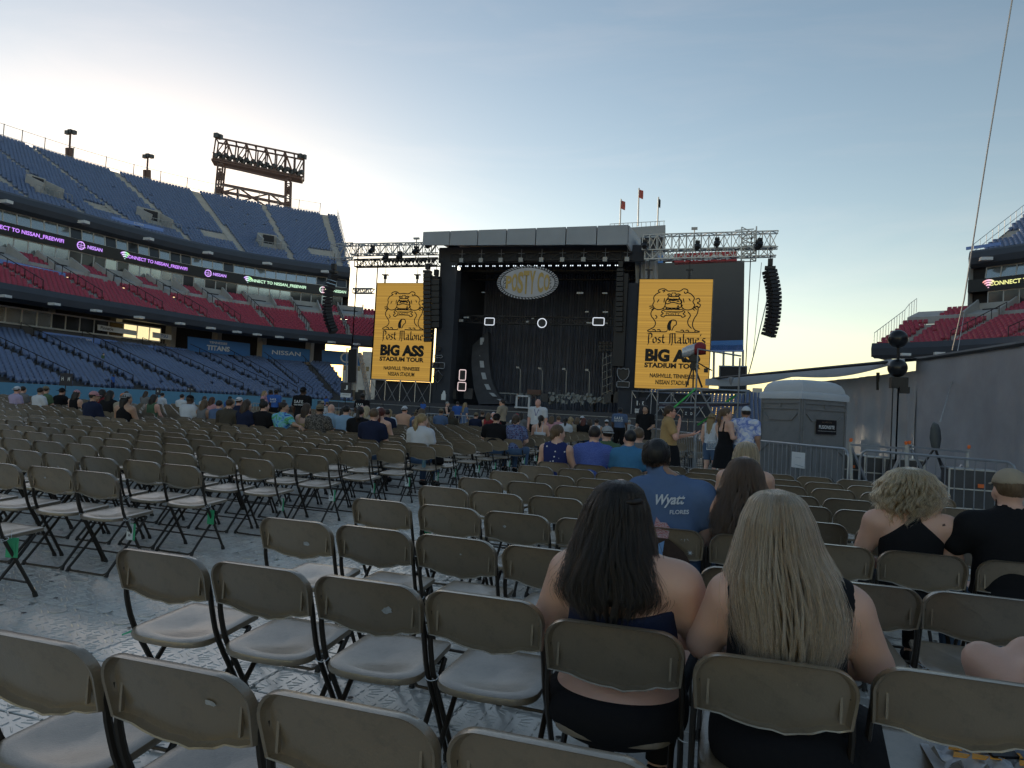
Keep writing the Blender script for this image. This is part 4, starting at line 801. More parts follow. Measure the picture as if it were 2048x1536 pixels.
def led(label, TLp, BLp, wid, name='led_screen'):
    z0, z1 = BLp[2], TLp[2]; x0 = (TLp[0]+BLp[0])/2; H_ = z1-z0; o = np.array([x0, YS, z0]); T = thing(name, label, 'screen', (x0+wid/2, YS, z0))
    b = MB(); b.box((x0+wid/2, YS+.30, z0+H_/2), (wid+.15, .5, H_+.15)); b.build('cabinet', m_blk, T)
    b = MB(); b.add([o, o+[wid, 0, 0], o+[wid, 0, H_], o+[0, 0, H_]], [(0, 1, 2, 3)]); b.build('display', m_led_y, T)
    of = np.array([0, -.03, 0])
    b = MB()
    fD = lambda p: np.array([(.14+(p[0]-.1)*.841)*wid, (.52+(p[1]-.205)*.5166)*H_])
    for st in DOG: b.strip([fD(p) for p in bez([np.array([*p, 0]) for p in st], 4)], .115, o+of, X, Z)
    b.add([o+of+X*fD(p)[0]+Z*fD(p)[1] for p in ((.455, .22), (.43, .30), (.45, .38), (.50, .41), (.48, .33), (.49, .24))], [(0, 1, 2, 3, 4, 5)]); b.build('line_art', m_ink, T)
    pp = fD((.505, .525)); fit_text('POSTY', o+of+X*pp[0]+Z*pp[1], X, Z, .19*wid, .022*H_, m_ink, T, off=.01)
    b = MB(); blackletter("Post Malone's", b, o+of+np.array([.145*wid, 0, .415*H_]), X, Z, .138*wid, .082); b.build('blackletter_line', m_ink, T)
    fit_text('BIG ASS', o+of+[wid*.505, 0, .304*H_], X, Z, .755*wid, .118*H_, m_ink, T, off=.06); fit_text('STADIUM TOUR', o+of+[wid*.505, 0, .213*H_], X, Z, .765*wid, .046*H_, m_ink, T, off=.05)
    fit_text('NASHVILLE, TENNESSEE', o+of+[wid*.515, 0, .117*H_], X, Z, .62*wid, .046*H_, m_ink, T, off=.034); fit_text('NISSAN STADIUM', o+of+[wid*.515, 0, .061*H_], X, Z, .455*wid, .042*H_, m_ink, T, off=.034)
    for fx in (.12, .68):
        b = MB(); p = o+np.array([wid*fx, .2, H_]); b.tube([p, p+[0, 0, .5]], .12, 6); b.box(p+[0, 0, .8], (.3, .3, .5)); b.box(p+[0, 0, 1.1], (.8, .4, .12)); b.tube([p+[0, 0, 1.1], p+[0, 0, 21.2-z1]], .03, 4); b.build('chain_motor', m_trussd, T)
    return T
led('tall yellow screen with black tour lettering left of the stage', PY(753.7, 566.6, YS), PY(743.9, 757.6, YS), 7.85); led('tall yellow screen with black tour lettering right of the stage', PY(1280, 558.6, YS), PY(1268.5, 775.4, YS), 7.95)
# scaffold plinths below the screens
for (x0, x1, lab) in ((-43.7, -35.6, 'grey scaffold base under the left yellow screen'), (-11.2, -2.6, 'grey scaffold base under the right yellow screen')):
    T = thing('scaffold_base', lab, 'scaffold', ((x0+x1)/2, YS, 0)); n_ = 4
    for i in range(n_+1): b = MB(); x = x0+(x1-x0)*i/n_; b.tube([(x, YS-.1, 0), (x, YS-.1, 4.3)], .06, 5); b.build('upright', m_truss, T)
    for i in range(n_): b = MB(); xa, xb = x0+(x1-x0)*i/n_, x0+(x1-x0)*(i+1)/n_; b.tube([(xa, YS-.15, .9), (xb, YS-.15, 4.2)], .045, 5); b.tube([(xb, YS-.18, .9), (xa, YS-.18, 4.2)], .045, 5); b.build('cross_brace', m_truss, T)
    for zz in (.8, 4.25): b = MB(); b.tube([(x0, YS-.2, zz), (x1, YS-.2, zz)], .06, 5); b.build('ledger', m_truss, T)
    b = MB(); b.box(((x0+x1)/2, YS+1.2, 2.1), (x1-x0, .2, 4.2)); b.build('black_skirt', m_mask, T)
# ---- wing trusses and towers
def wtruss(label, A, B, w, h, n, m, name='wing_truss', r=.06): T = thing(name, label, 'truss', tuple(np.asarray(A))); b = MB(); truss(b, A, B, w, h, n, r); b.build('lattice', m, T); return T
PA = lambda x, y, dy=0.: PY(x, y, YS+dy)
wtruss('upper horizontal truss carrying the left screen', PA(705, 500), PA(880, 497), 1.2, 1.3, 14, m_truss); wtruss('lower dark lamp truss over the left screen', PA(712, 527, -1), PA(878, 524, -1), .8, .9, 14, m_trussd)
wtruss('box truss stub holding the left speaker array', PA(668, 505, -1.5), PA(712, 503, -1.5), 1.6, 1.8, 3, m_truss)
wtruss('upper horizontal truss carrying the right screen', PA(1286, 487), PA(1556, 480), 1.2, 1.7, 18, m_truss); wtruss('lower horizontal truss over the right screen', PA(1290, 511), PA(1552, 503), .9, 1.0, 16, m_truss)
for (x, yt, yb, lab, m) in ((1493, 462, 800, 'tall lattice tower right of the right screen', m_truss), (745, 520, 770, 'lattice tower beside the left screen', m_truss), (880, 495, 770, 'lattice tower between left screen and stage', m_truss), (704, 490, 800, 'lattice tower at the far left of the stage wing', m_truss), (1256, 640, 770, 'short lattice tower by the pale corner drape', m_truss)):
    P = PA(x, 700, .9 if x not in (1493, 704) else -.2); zt = PA(x, yt)[2]; wtruss(lab, (P[0], P[1], 0), (P[0], P[1], zt), .75, .75, 26, m, 'truss_tower', .05)
b = MB(); T = thing('box_truss', 'boxy head of the right lattice tower above the truss', 'truss', tuple(PA(1497, 470))); truss(b, PA(1497, 520, -.2), PA(1498, 457, -.2), 1.5, 1.5, 4, .07); b.bar(PA(1470, 461), PA(1508, 458), .1); b.build('lattice', m_truss, T)
wtruss('short cross truss between the left towers', PA(708, 582, 1), PA(747, 582, 1), .6, .6, 5, m_truss)
for i, (x, y) in enumerate(((745, 500), (858, 490), (832, 502), (1434, 486), (1290, 490), (1515, 492), (1395, 492), (1520, 487), (772, 515), (800, 512))):
    P = PA(x, y, -1.2); T = thing('moving_head_light', f'dark moving head lamp on the wing trusses, {ordn(i+1)} one along', 'stage light', tuple(P)); b = MB(); b.ball(P, .38, 8); b.box(P+[0, 0, .45], (.5, .4, .25)); b.tube([P+[0, -.2, 0], P+[0, -.55, -.35]], .28, 8); b.build('head', m_blk, T)
for i in range(13):
    P = PA(770+i*8, 522, -1.6); T = thing('par_lamp', f'small lamp in the row under the left truss, {ordn(i+1)} from the left', 'stage light', tuple(P), group='lamps under the left truss'); b = MB(); b.lathe([(.16, -.2), (.24, 0), (.24, .18)], P, 8); b.build('can', m_blk, T)
# ---- line arrays
def line_array(label, pts, n, w, d, Yp, splay, name='speaker_array'):
    T = thing(name, label, 'speaker array', tuple(PY(*pts[0], Yp))); Pc = bez([PY(x, y, Yp) for x, y in pts], 12); seg = np.r_[0, np.cumsum([np.linalg.norm(q-p) for p, q in zip(Pc[:-1], Pc[1:])])]
    Pc = np.array(Pc); at = lambda t: np.array([np.interp(t*seg[-1], seg, Pc[:, k]) for k in range(3)])
    for i in range(n):
        p, q = at(i/n), at((i+1)/n-.012); m_ = (p+q)/2; dn = nrm(q-p); h = np.linalg.norm(q-p); f = np.array([0, -1., 0]); tl = splay[0]+(splay[1]-splay[0])*i/n; x_ = np.array([1., 0, 0]) if splay[2] == 0 else nrm(np.array([math.cos(splay[2]), math.sin(splay[2]), 0])); y_ = nrm(np.cross(dn, x_)); x2 = np.cross(y_, dn)
        b = MB(); A = [m_+x2*sx*w/2*(1 if sy < 0 else .8)+y_*sy*d/2+dn*sz*h/2*(1 if sy < 0 else .96) for sx in (-1, 1) for sy in (-1, 1) for sz in (-1, 1)]
        b.add(A, [(0, 1, 3, 2), (4, 6, 7, 5), (0, 4, 5, 1), (2, 3, 7, 6), (0, 2, 6, 4), (1, 5, 7, 3)]); b.build('cabinet', m_spk, T)
    b = MB(); tp = at(0); b.box(tp+[0, 0, .25], (w*.8, d, .3)); b.box(tp+[0, 0, .9], (.5, .5, .7)); b.tube([tp, tp+[0, 0, 2.6]], .04, 4); b.build('fly_frame', m_blk, T); return T
line_array('curved black speaker array hanging at the right end of the truss', [(1540, 541), (1549, 590), (1546, 640), (1537, 674)], 18, 1.35, 1.0, YS-.8, (0, 0, .55)); line_array('curved black speaker array hanging at the left end of the truss', [(667, 548), (656, 590), (655, 630), (668, 666)], 18, 1.0, .9, YS-2, (0, 0, -.5))
line_array('long black speaker array in front of the left yellow screen', [(855, 548), (855, 600), (856, 685)], 16, 1.1, .9, YS-1.2, (0, 0, .2)); line_array('straight black subwoofer column beside the long array', [(872, 560), (872, 610), (872, 657)], 8, 1.2, 1.1, YS-.6, (0, 0, .2)); line_array('dark speaker column inside the right stage edge', [(1241, 545), (1240, 600), (1239, 665)], 12, .9, .8, YS-.4, (0, 0, 0))
T = thing('monitor_screen', 'tall blank dark screen on the left stage wing', 'screen', tuple(PA(703, 795, -1))); b = MB(); A = [PA(x, y, -1) for x, y in ((697, 699), (713, 699), (711, 765), (695, 765))]; b.loft([A, [p+[0, .4, 0] for p in A]]); b.build('panel', m_blk, T); b = MB(); A2 = [PA(x, y, -1.02) for x, y in ((694, 697), (715, 697), (713, 767), (692, 767))]; b.tube(A2, .1, 4, closed=True); b.build('frame', m_truss, T)
T = thing('access_stairs', 'grey metal stair tower at the left stage wing', 'stairs', tuple(PA(735, 800, -2))); b = MB()
for k in range(3): b.bar(PA(716+k*3, 705, -2), PA(735+k*3, 800, -2), .12)
for k in range(12): b.bar(PA(717+k*1.7, 712+k*7.5, -2), PA(726+k*1.7, 712+k*7.5, -2), .25, .06)
b.build('flight', m_truss, T)
# stage front barricade
for i in range(16):
    x = -46+i*2.9; T = thing('crowd_barrier', f'dark solid crowd barrier along the stage front, {ordn(i+1)} from the left', 'barrier', (x, 76., 0), group='barriers along the stage front'); b = MB(); b.box((x, 76., .6), (2.8, .12, 1.15)); b.build('panel', m_deck, T); b = MB(); b.box((x, 75.95, 1.22), (2.8, .2, .06)); b.build('rail', m_rail, T)
# ---- video board, tower block and flags behind the stage
VB = thing('video_board', 'huge dark stadium video board with red lettered header behind the right screen', 'scoreboard', tuple(PD(1390, 800, 118)))
q = lambda x, y, d=118: PD(x, y, d)
def slab(b, cs, th=1.5, d=118): A = [q(x, y, d) for x, y in cs]; b.loft([A, [p+np.array([-.29, .95, 0])*th for p in A]])
part('screen', mat('board_screen_dark', (.03, .03, .036), .3, 0, .2, .3), lambda b: slab(b, [(1287, 527), (1489, 521), (1487, 690), (1285, 690)]), VB)
part('header_red', mat('header_red', (.38, .03, .04), .5), lambda b: slab(b, [(1349, 507), (1474, 502), (1474, 524), (1349, 530)], 2.), VB); part('header_blue', m_ban, lambda b: slab(b, [(1287, 512), (1326, 511), (1326, 529), (1287, 529)], 2.), VB); part('header_white', m_white, lambda b: slab(b, [(1326, 509), (1349, 508), (1349, 519), (1326, 520)], 2.), VB)
text('NISSAN', 1.25, q(1412, 516, 117.4), nrm(q(1474, 513)-q(1349, 518)), Z, m_white, VB, sx=1.75, off=.01)
for (cs, mm) in (([(1287, 690), (1487, 690), (1487, 703), (1287, 703)], m_banl), ([(1420, 682), (1487, 680), (1487, 700), (1420, 700)], m_ban)): part('sponsor_strip', mm, lambda b: slab(b, cs, .8, 117.5), VB)
for x in np.linspace(1428, 1486, 4): b = MB(); b.bar(q(x, 700), q(x-1, 760), .35); b.build('support_column', m_conc, VB)
TB = thing('tower_block', 'pale square tower block behind the stage roof with flagpoles on top', 'building', tuple(PD(1270, 800, 120)))
part('wall', mat('tower_grey', (.34, .36, .38), .7), lambda b: slab(b, [(1218, 458), (1331, 450), (1331, 560), (1218, 560)], 10, 120), TB)
part('dark_sign', m_void, lambda b: slab(b, [(1285, 474), (1325, 472), (1325, 498), (1285, 500)], .3, 119.6), TB)
b = MB()
for x in range(1220, 1332, 9): b.bar(q(x, 457-(x-1220)*.06, 120), q(x, 448-(x-1220)*.06, 120), .08)
b.bar(q(1220, 448, 120), q(1330, 442, 120), .09); b.build('parapet_rail', m_bars, TB)
m_flag = mat('flag_red_white', (.5, .12, .10), .7, 0, .5, 2.)
for i, (x, yt, lab) in enumerate(((1240, 398, 'short flagpole with striped flag, left one on the tower block'), (1276, 376, 'tallest flagpole with striped flag on the tower block'), (1315, 394, 'flagpole with dark flag, right one on the tower block'))):
    T = thing('flagpole', lab, 'flagpole', tuple(q(x, 450, 121)), group='flagpoles on the tower block'); b = MB(); b.tube([q(x, 452, 121), q(x+2, yt, 121)], .12, 6); b.build('pole', m_bars, T)
    b = MB(); p = q(x+2, yt+2, 121); b.loft([[p+np.array([.25*k*(1 if i < 2 else .5), .1*math.sin(k*1.7+j), -j*.28-.12*k]) for j in range(6)] for k in range(4)], caps=False, closed=False); b.build('flag', m_flag if i < 2 else m_blk, T)
T = thing('light_mast', 'small light mast rising left of the stage roof', 'light pole', tuple(q(831, 500, 125))); b = MB(); b.tube([q(831, 520, 125), q(833, 478, 125)], .1, 5); b.box(q(833, 477, 125), (1., .4, .3)); b.build('mast', m_rail, T)
T = thing('light_mast', 'small light mast rising above the right truss', 'light pole', tuple(q(1390, 470, 125))); b = MB(); b.tube([q(1389, 500, 125), q(1389, 457, 125)], .1, 5); b.box(q(1389, 457, 125), (1., .4, .4)); b.build('mast', m_rail, T)
T = thing('lower_end_stand', 'navy seats of the far end zone stand below the video board', 'grandstand', (-5, 112, 0)); b = MB()
rows = [(100+i*.9, .8+i*.3) for i in range(16)]; VV = []; FFc = []; n_ = 0
for o_, z_ in rows:
    b.box((2, o_+.45, z_-.1), (34, .9, .2))
    for x in np.arange(-15, 19, .55): VV.append(SV@np.diag([1, 1, 1])+np.array([x, o_+.3, z_])); FFc.append(SF+n_*len(SV)); n_ += 1
b.build('deck', m_conc, T); o = link('seats', np_mesh('seats', np.concatenate(VV)-ORG[T.name], np.concatenate(FFc), m_bseat), T); o['kind'] = 'stuff'
# added city blocks, covering the yellow low sky beyond the open end of the bowl
for i, (x, w, h, dd) in enumerate(((1500, 60, 14, 300), (1590, 110, 18, 320), (1700, 120, 20, 330), (1800, 110, 16, 310), (725, 60, 20, 300), (1900, 160, 12, 260))):
    P = PD(x, 815, dd); T = thing('added_building', f'added pale low building hiding the low sky past the stadium, {ordn(i+1)} from the stage', 'building', (P[0], P[1], 0)); b = MB(); ww = w/F*dd; b.box((P[0], P[1], h/2), (ww, 14, h)); b.box((P[0]+ww*.2, P[1], h+.8), (ww*.3, 8, 1.6)); b.build('wall', m_conc, T)
    for k in range(6): b = MB(); b.box((P[0]-ww*.42+k*ww*.165, P[1]-7.05, h*.72), (ww*.1, .1, 1.8)); b.build('window', m_glassd, T)
# ================================================================== SIDE OF THE FIELD: toilet, barriers, tent, camera platform
m_pot = mat('toilet_plastic_grey', (.20, .205, .21), .45, 0, .10, 2., dirt=.2)
m_potr = mat('toilet_roof_white', (.50, .53, .56), .45, 0, .08, 2.)
PC = np.array([1.30, 16.25, 0.]); aw = math.atan2(FW[1], FW[0])          # near corner and view heading
PT = thing('portable_toilet', 'grey portable toilet with white domed roof and FUSIONSITE sign behind the railings', 'portable toilet', tuple(PC))
vw = nrm(np.array([PC[0], PC[1], 0])); rt_ = np.array([vw[1], -vw[0], 0])
e1 = nrm(vw*.72-rt_*.70); e2 = nrm(vw*.68+rt_*.73)                          # the two visible faces run away from the near corner
W_, H_ = 1.22, 2.02
def face(name, e, n):
    b = MB(); o = PC; P = lambda a, z, d=0.: o+e*a*W_+Z*z+n*d
    b.loft([[P(0, .08), P(1, .08), P(1, H_), P(0, H_)], [P(0, .08, -.06), P(1, .08, -.06), P(1, H_, -.06), P(0, H_, -.06)]][::-1])
    return b, P
n1 = nrm(np.cross(Z, e1)); n1 = n1 if n1@vw < 0 else -n1; n2 = nrm(np.cross(Z, e2)); n2 = n2 if n2@vw < 0 else -n2
for nm, e, n in (('side_wall', e1, n1), ('door', e2, n2)):
    b, P = face(nm, e, n); w_ = b.build(nm, m_pot, PT)
    for pts in ([(.04, .1), (.04, 2.0)], [(.96, .1), (.96, 2.0)], [(.06, 1.92), (.94, 1.92)], [(.06, 1.80), (.94, 1.80)], [(.10, 1.70), (.22, 1.56), (.78, 1.56), (.92, 1.70)], [(.06, .86), (.22, 1.02), (.76, 1.02), (.94, .86)], [(.08, .12), (.30, .40), (.70, .12)], [(.30, .12), (.70, .40), (.92, .12)], [(.5, 1.8), (.5, 1.92)]):
        b = MB()
        for p, q in zip(pts[:-1], pts[1:]): b.bar(P(*p, .012), P(*q, .012), .032, .03, up=n)
        b.build('rib', m_pot, w_)
    for a in (.30, .46, .62): b = MB(); b.bar(P(a, .50, .008), P(a, .94, .008), .10, .02, up=n); b.build('vent_panel', m_pot, w_)
for e, n in ((e1, n1), (e2, n2)):
    far = PC+e*W_; b = MB(); o2 = e2 if e is e1 else e1; b.loft([[far+Z*.08, far+o2*W_+Z*.08, far+o2*W_+Z*H_, far+Z*H_], [far+Z*.08-e*.06, far+o2*W_+Z*.08-e*.06, far+o2*W_+Z*H_-e*.06, far+Z*H_-e*.06]]); b.build('rear_wall', m_pot, PT)
cen = PC+(e1+e2)*W_/2
def rr(s, z, rnd=.0): k = 6; return [cen+e1*W_*s*x+e2*W_*s*y+Z*z for x, y in ((-.5, -.5), (-.17, -.5-rnd), (.17, -.5-rnd), (.5, -.5), (.5+rnd, -.17), (.5+rnd, .17), (.5, .5), (.17, .5+rnd), (-.17, .5+rnd), (-.5, .5), (-.5-rnd, .17), (-.5-rnd, -.17))]
b = MB(); b.loft([rr(1.05, H_-.02), rr(1.05, H_+.09), rr(1.0, H_+.13), rr(.96, H_+.14), rr(.93, H_+.22, .01), rr(.86, H_+.31, .02), rr(.72, H_+.37, .03), rr(.5, H_+.405, .04), rr(.2, H_+.415, .03)]); rf = b.build('roof', m_potr, PT, 'auto')
for a in (-.10, 0, .10): b = MB(); b.tube([cen+e1*W_*a-e2*W_*.47+Z*(H_+.16), cen+e1*W_*a-e2*W_*.40+Z*(H_+.30), cen+e1*W_*a-e2*W_*.2+Z*(H_+.40)], .022, 6); b.build('roof_rib', m_potr, rf)
b = MB(); b.box(PC+(e1+e2)*W_/2+Z*.05, (1.2, 1.2, .1), Rm=np.column_stack([e1, nrm(np.cross(Z, e1)), Z])); b.build('skid_base', m_blk, PT)
P0 = PC+e2*W_*.52+Z*1.44+n2*.035; u2 = e2 if e2@rt_ > 0 else -e2
b = MB(); b.loft([[P0+u2*x+Z*y for x, y in ((-.27, -.15), (.27, -.15), (.27, .15), (-.27, .15))], [P0+n2*.012+u2*x+Z*y for x, y in ((-.27, -.15), (.27, -.15), (.27, .15), (-.27, .15))]]); sg = b.build('sign_plate', mat('sign_dark_brown', (.012, .010, .010), .4), PT)
fit_text('FUSIONSITE', P0+n2*.02, u2, Z, .42, .075, m_white, PT, off=.02); fit_text('ALL PRESTIGE', P0+n2*.02+Z*.10, u2, Z, .26, .028, mat('print_tan', (.25, .18, .12), .5), PT); b = MB(); b.bar(P0+n2*.02-u2*.24-Z*.085, P0+n2*.02+u2*.24-Z*.085, .006, .012, up=n2); b.build('underline', m_mull, PT)
# ---- crowd control barriers
m_galv = mat('barrier_galvanised', (.34, .36, .385), .38, .75, .18, 5.)
m_paper = mat('paper_white', (.72, .75, .78), .7, 0, .06)
def barrier(label, A, B, h=1.08, bars=None, sign=None):
    A = np.array([*A, 0.]); B = np.array([*B, 0.]); Lg = np.linalg.norm(B-A); d = (B-A)/Lg; n = np.cross(d, Z); T = thing('crowd_barrier', label, 'barrier', tuple((A+B)/2), group='steel crowd barriers beside the seating')
    P = lambda a, z: A+d*a+Z*z; r = .14
    path = [P(.02, .13), P(.02, h-r), P(.02+r*.3, h-r*.3), P(r, h), P(Lg-r, h), P(Lg-.02-r*.3, h-r*.3), P(Lg-.02, h-r), P(Lg-.02, .13)]
    b = MB(); b.tube(path, .021, 8); b.build('frame', m_galv, T, 'auto'); b = MB(); b.tube([P(.02, .16), P(Lg-.02, .16)], .018, 8); b.build('bottom_rail', m_galv, T, 'auto')
    k = bars or int(Lg/.145)
    for i in range(1, k): b = MB(); b.tube([P(Lg*i/k, .16), P(Lg*i/k, h-.01)], .0085, 5); b.build('bar', m_galv, T)
    for a in (.25, Lg-.25): b = MB(); b.bar(P(a, .03)-n*.3, P(a, .03)+n*.3, .05, .02); b.bar(P(a, .03), P(a, .16), .03); b.build('foot', m_galv, T)
    if sign is not None:
        s = -1 if n@vw > 0 else 1; a, z = sign; b = MB(); o = P(a, z)+n*s*.03; b.loft([[o+d*x+Z*y for x, y in ((-.2, -.15), (.2, -.15), (.2, .15), (-.2, .15))], [o+n*s*.006+d*x+Z*y for x, y in ((-.2, -.15), (.2, -.15), (.2, .15), (-.2, .15))]]); sp = b.build('notice', m_paper, T)
        b = MB(); b.bar(o+n*s*.01-d*.08+Z*.05, o+n*s*.01+d*.08+Z*.05, .003, .018, up=n); b.bar(o+n*s*.01-d*.06-Z*.09, o+n*s*.01+d*.18-Z*.115, .003, .02, up=n); b.build('notice_print', mat('print_blue_grey', (.15, .22, .3), .6), sp)
    return T
barrier('steel crowd barrier with white notice in front of the portable toilet', (.45, 16.35), (1.92, 13.95), sign=(1.45, .78)); barrier('steel crowd barrier in front of the blonde woman in black', (2.06, 13.85), (3.9, 12.2), sign=(.95, .70)); barrier('steel crowd barrier behind the standing trio', (-.95, 19.5), (.36, 16.6)); barrier('steel crowd barrier behind the woman in tan', (-1.85, 21.9), (-.98, 19.6)); barrier('steel crowd barrier left of the woman in tan', (-2.75, 24.3), (-1.88, 22.0)); barrier('farthest steel barrier of the line towards the stage', (-3.65, 26.7), (-2.78, 24.4)); barrier('steel crowd barrier continuing past the right edge', (3.95, 12.15), (5.7, 10.6))
barrier('steel crowd barrier across the aisle end beside the man in the dark cap', (-12.3, 27.8), (-9.9, 28.0)); barrier('steel crowd barrier left of the staff in black shirt', (-20.6, 27.6), (-18.0, 27.8)); barrier('steel crowd barrier in the distance below the letter J', (-17.6, 28.2), (-15.2, 28.4))
for i, (x, y) in enumerate(((1.94, 13.9), (3.92, 12.18))):
    T = thing('barrier_caster', ('caster wheel at the joint of the two barriers' if i == 0 else 'caster wheel at the right barrier joint'), 'wheel', (x, y-.1, 0)); b = MB(); b.lathe([(.05, -.02), (.06, 0), (.05, .02)], (x, y-.1, .06), 12, ax=[[0, 0, 1], [1, 0, 0], [0, 1, 0]]); b.build('wheel', m_blk, T); b = MB(); b.bar((x, y-.1, .06), (x, y-.08, .2), .04); b.build('fork', m_galv, T)
# ---- grey tent wall, awning and platform on the right
m_tarp = mat('tent_tarp_grey', (.30, .30, .32), .5, 0, .22, .9, .9, 2.6)
m_awn = mat('awning_pale', (.34, .355, .38), .6, 0, .12, .8, .2, 3.)
TW = thing('tent_wall', 'long grey tarp wall with dark top seam behind the railings at right', 'tent', (6.4, 22, 0))
def wallpt(x, y, Xd=None): return PD(x, y, np.interp(x, [1440, 1600, 1700, 1850, 2048, 2300], [36., 32.5, 29., 23., 18., 14.5]))
xs = np.linspace(1832, 2300, 40); tops = lambda x: np.interp(x, [1420, 1560, 1700, 1800, 1850, 2048, 2300], [759, 748, 735, 723, 718, 688, 650])
def wall(b, xa, xb, n, tofs=0, zbot=0., wav=.10):
    X_ = np.linspace(xa, xb, n); rings = []
    for i, x in enumerate(X_):
        t = wallpt(x, tops(x)+tofs); w = wav*math.sin(i*1.1)+wav*.6*math.sin(i*2.7+1); rings.append([t+np.array([w*(1-f)*.2 if f == 0 else w*f, 0, 0])+Z*(zbot-t[2])*f for f in (0, .08, .3, .6, 1)])
    b.loft(rings, 0, caps=False, closed=False)
b = MB(); wall(b, 1832, 2320, 46, 0, 0., .06); b.build('tarp_near', m_tarp, TW, True)
b = MB(); wall(b, 1545, 1836, 34, 22, 0., .22); b.build('tarp_far', mat('tent_tarp_pale', (.32, .335, .35), .38, 0, .2, 1.1, .7, 2.5), TW, True)
b = MB(); k = [wallpt(x, tops(x)-1)+np.array([-.03, -.03, 0]) for x in np.linspace(1832, 2320, 20)]; b.tube(k, .07, 6); b.build('top_seam', m_blk, TW)
b = MB(); A = [wallpt(x, tops(x)-3) for x in np.linspace(1432, 1840, 36)]; B = [wallpt(x, tops(x)+12+9*abs(math.sin((x-1610)/62.)))+np.array([-.5, -.35, 0]) for x in np.linspace(1432, 1840, 36)]; b.loft([[p, (p+q)/2+[-.25, -.1, .1], q] for p, q in zip(A, B)], 0, caps=False, closed=False); b.build('awning', m_awn, TW, True)
b = MB(); b.tube([wallpt(1425, 757), wallpt(1840, 718)], .06, 6); b.tube([wallpt(1756, 745), wallpt(1756, 780)], .06, 6); b.build('awning_pole', m_blk, TW)
AW = thing('awning_funnel', 'pale cloth funnel hanging from the awning end left of the toilet', 'awning', tuple(wallpt(1480, 760)))
m_awd = mat('awning_grey', (.30, .31, .33), .6, 0, .2, 1., .3, 4.)
b = MB(); b.loft([[PD(1462+3.2*math.cos(a)*s, 757+dy+1.2*math.sin(a), 33.5+.12*math.sin(a)*s) for a in np.linspace(0, 6.28, 10, endpoint=False)] for s, dy in ((1.8, -2), (1.3, 4), (.8, 9), (.3, 13))]); b.build('funnel', m_awd, AW, True)
# stage deck and cases behind the second barrier
PL = thing('side_platform', 'low grey stage platform on scaffold legs behind the right barrier', 'platform', tuple(PD(1960, 985, 14.5))); m_plat = mat('platform_grey', (.22, .22, .23), .6)
A = [PD(x, y, d) for x, y, d in ((1880, 962, 15.2), (2120, 985, 12.6), (2160, 972, 14.), (1920, 950, 17))]; zp = .62
b = MB(); A2 = [np.array([p[0], p[1], zp]) for p in A]; b.loft([[p-Z*.09 for p in A2], A2]); b.build('deck', m_plat, PL)
for i in range(5): b = MB(); p = A2[0]+(A2[1]-A2[0])*i/4; b.tube([p*[1, 1, 0], p-Z*.09], .03, 6); b.build('leg', m_galv, PL)
b = MB(); b.tube([A2[0]*[1, 1, 0]+Z*.3, A2[1]*[1, 1, 0]+Z*.3], .025, 6); b.build('brace', m_galv, PL)
for i, (x, y, d, lab) in enumerate(((1760, 1000, 17.5, 'black flight case under the tower of black balls'), (1800, 1000, 17.2, 'black flight case right of the tower foot'), (1690, 975, 18.5, 'black case stack behind the toilet edge'), (1935, 1030, 14.0, 'black case under the platform'))):
    p = PD(x, y, d); p[2] = 0; T = thing('flight_case', lab, 'case', tuple(p)); b = MB(); b.box(p+[0, 0, .42], (.8, .6, .75)); b.build('box', m_eqd, T); b = MB()
    for zz in (.06, .42, .79): b.box(p+[0, 0, zz], (.83, .63, .025))
    for sx in (-.41, .41): b.box(p+[sx, -.31, .42], (.03, .03, .75))
    b.build('metal_edge', m_galv, T)
    b = MB(); b.box(p+[.12, -.315, .5], (.10, .02, .07)); b.build('orange_label', mat('label_orange', (.8, .16, .03), .5), T)
# aluminium frame with orange lamps
AF = thing('aluminium_frame', 'low aluminium barrier frame with diagonal legs and orange lamps', 'frame', tuple(PD(1800, 985, 14.5)))
for xa, ya, xb, yb, nm, w in ((1700, 889, 1808, 897, 'top_rail', .07), (1820, 894, 1936, 904, 'top_rail', .07), (1702, 895, 1750, 1002, 'diagonal', .06), (1808, 897, 1756, 1005, 'diagonal', .06), (1822, 898, 1870, 985, 'diagonal', .05), (1924, 930, 1904, 966, 'diagonal', .06), (1701, 880, 1703, 1000, 'upright', .06), (1813, 885, 1815, 1000, 'upright', .07), (1935, 900, 1933, 985, 'upright', .05)): b = MB(); b.bar(PD(xa, ya, 14.4), PD(xb, yb, 14.4), w, .04); b.build(nm, m_galv, AF)
for (x, y) in ((1702, 880), (1812, 886), (1819, 885), (1938, 894)): b = MB(); b.lathe([(.022, -.035), (.032, 0), (.026, .035)], PD(x, y, 14.3), 8); b.build('lamp', mat('lamp_orange', (.85, .17, .03), .4), AF)
# mast with black balls
BM = thing('ball_mast', 'black truss mast carrying two large black balls', 'mast', (PD(1797, 1000, 17)[0], PD(1797, 1000, 17)[1], 0)); c1 = PD(1796, 678, 17); c2 = PD(1795, 736, 17); zb = PD(1797, 770, 17); base = np.array([zb[0], zb[1], 0])
b = MB(); truss(b, base, zb, .28, .28, 14, .015); b.build('mast', m_trussd, BM)
for c in (c1, c2):
    b = MB(); b.ball(c, .215, 26); bl_ = b.build('ball', mat('ball_gloss_black', (.010, .010, .012), .28), BM, True)
b = MB(); b.tube([zb, c1], .03, 8); b.box(zb+[0, 0, .05], (.35, .3, .25)); b.box(zb+[.1, -.1, -.12], (.2, .2, .15)); b.build('head_mount', m_blk, BM)
b = MB(); p0 = PD(1786, 770, 16.9); b.tube([p0, (p0[0], p0[1], .8), (p0[0]-.1, p0[1], .3), (p0[0]-.3, p0[1], .1)], .014, 5); b.build('cable', m_blk, BM)
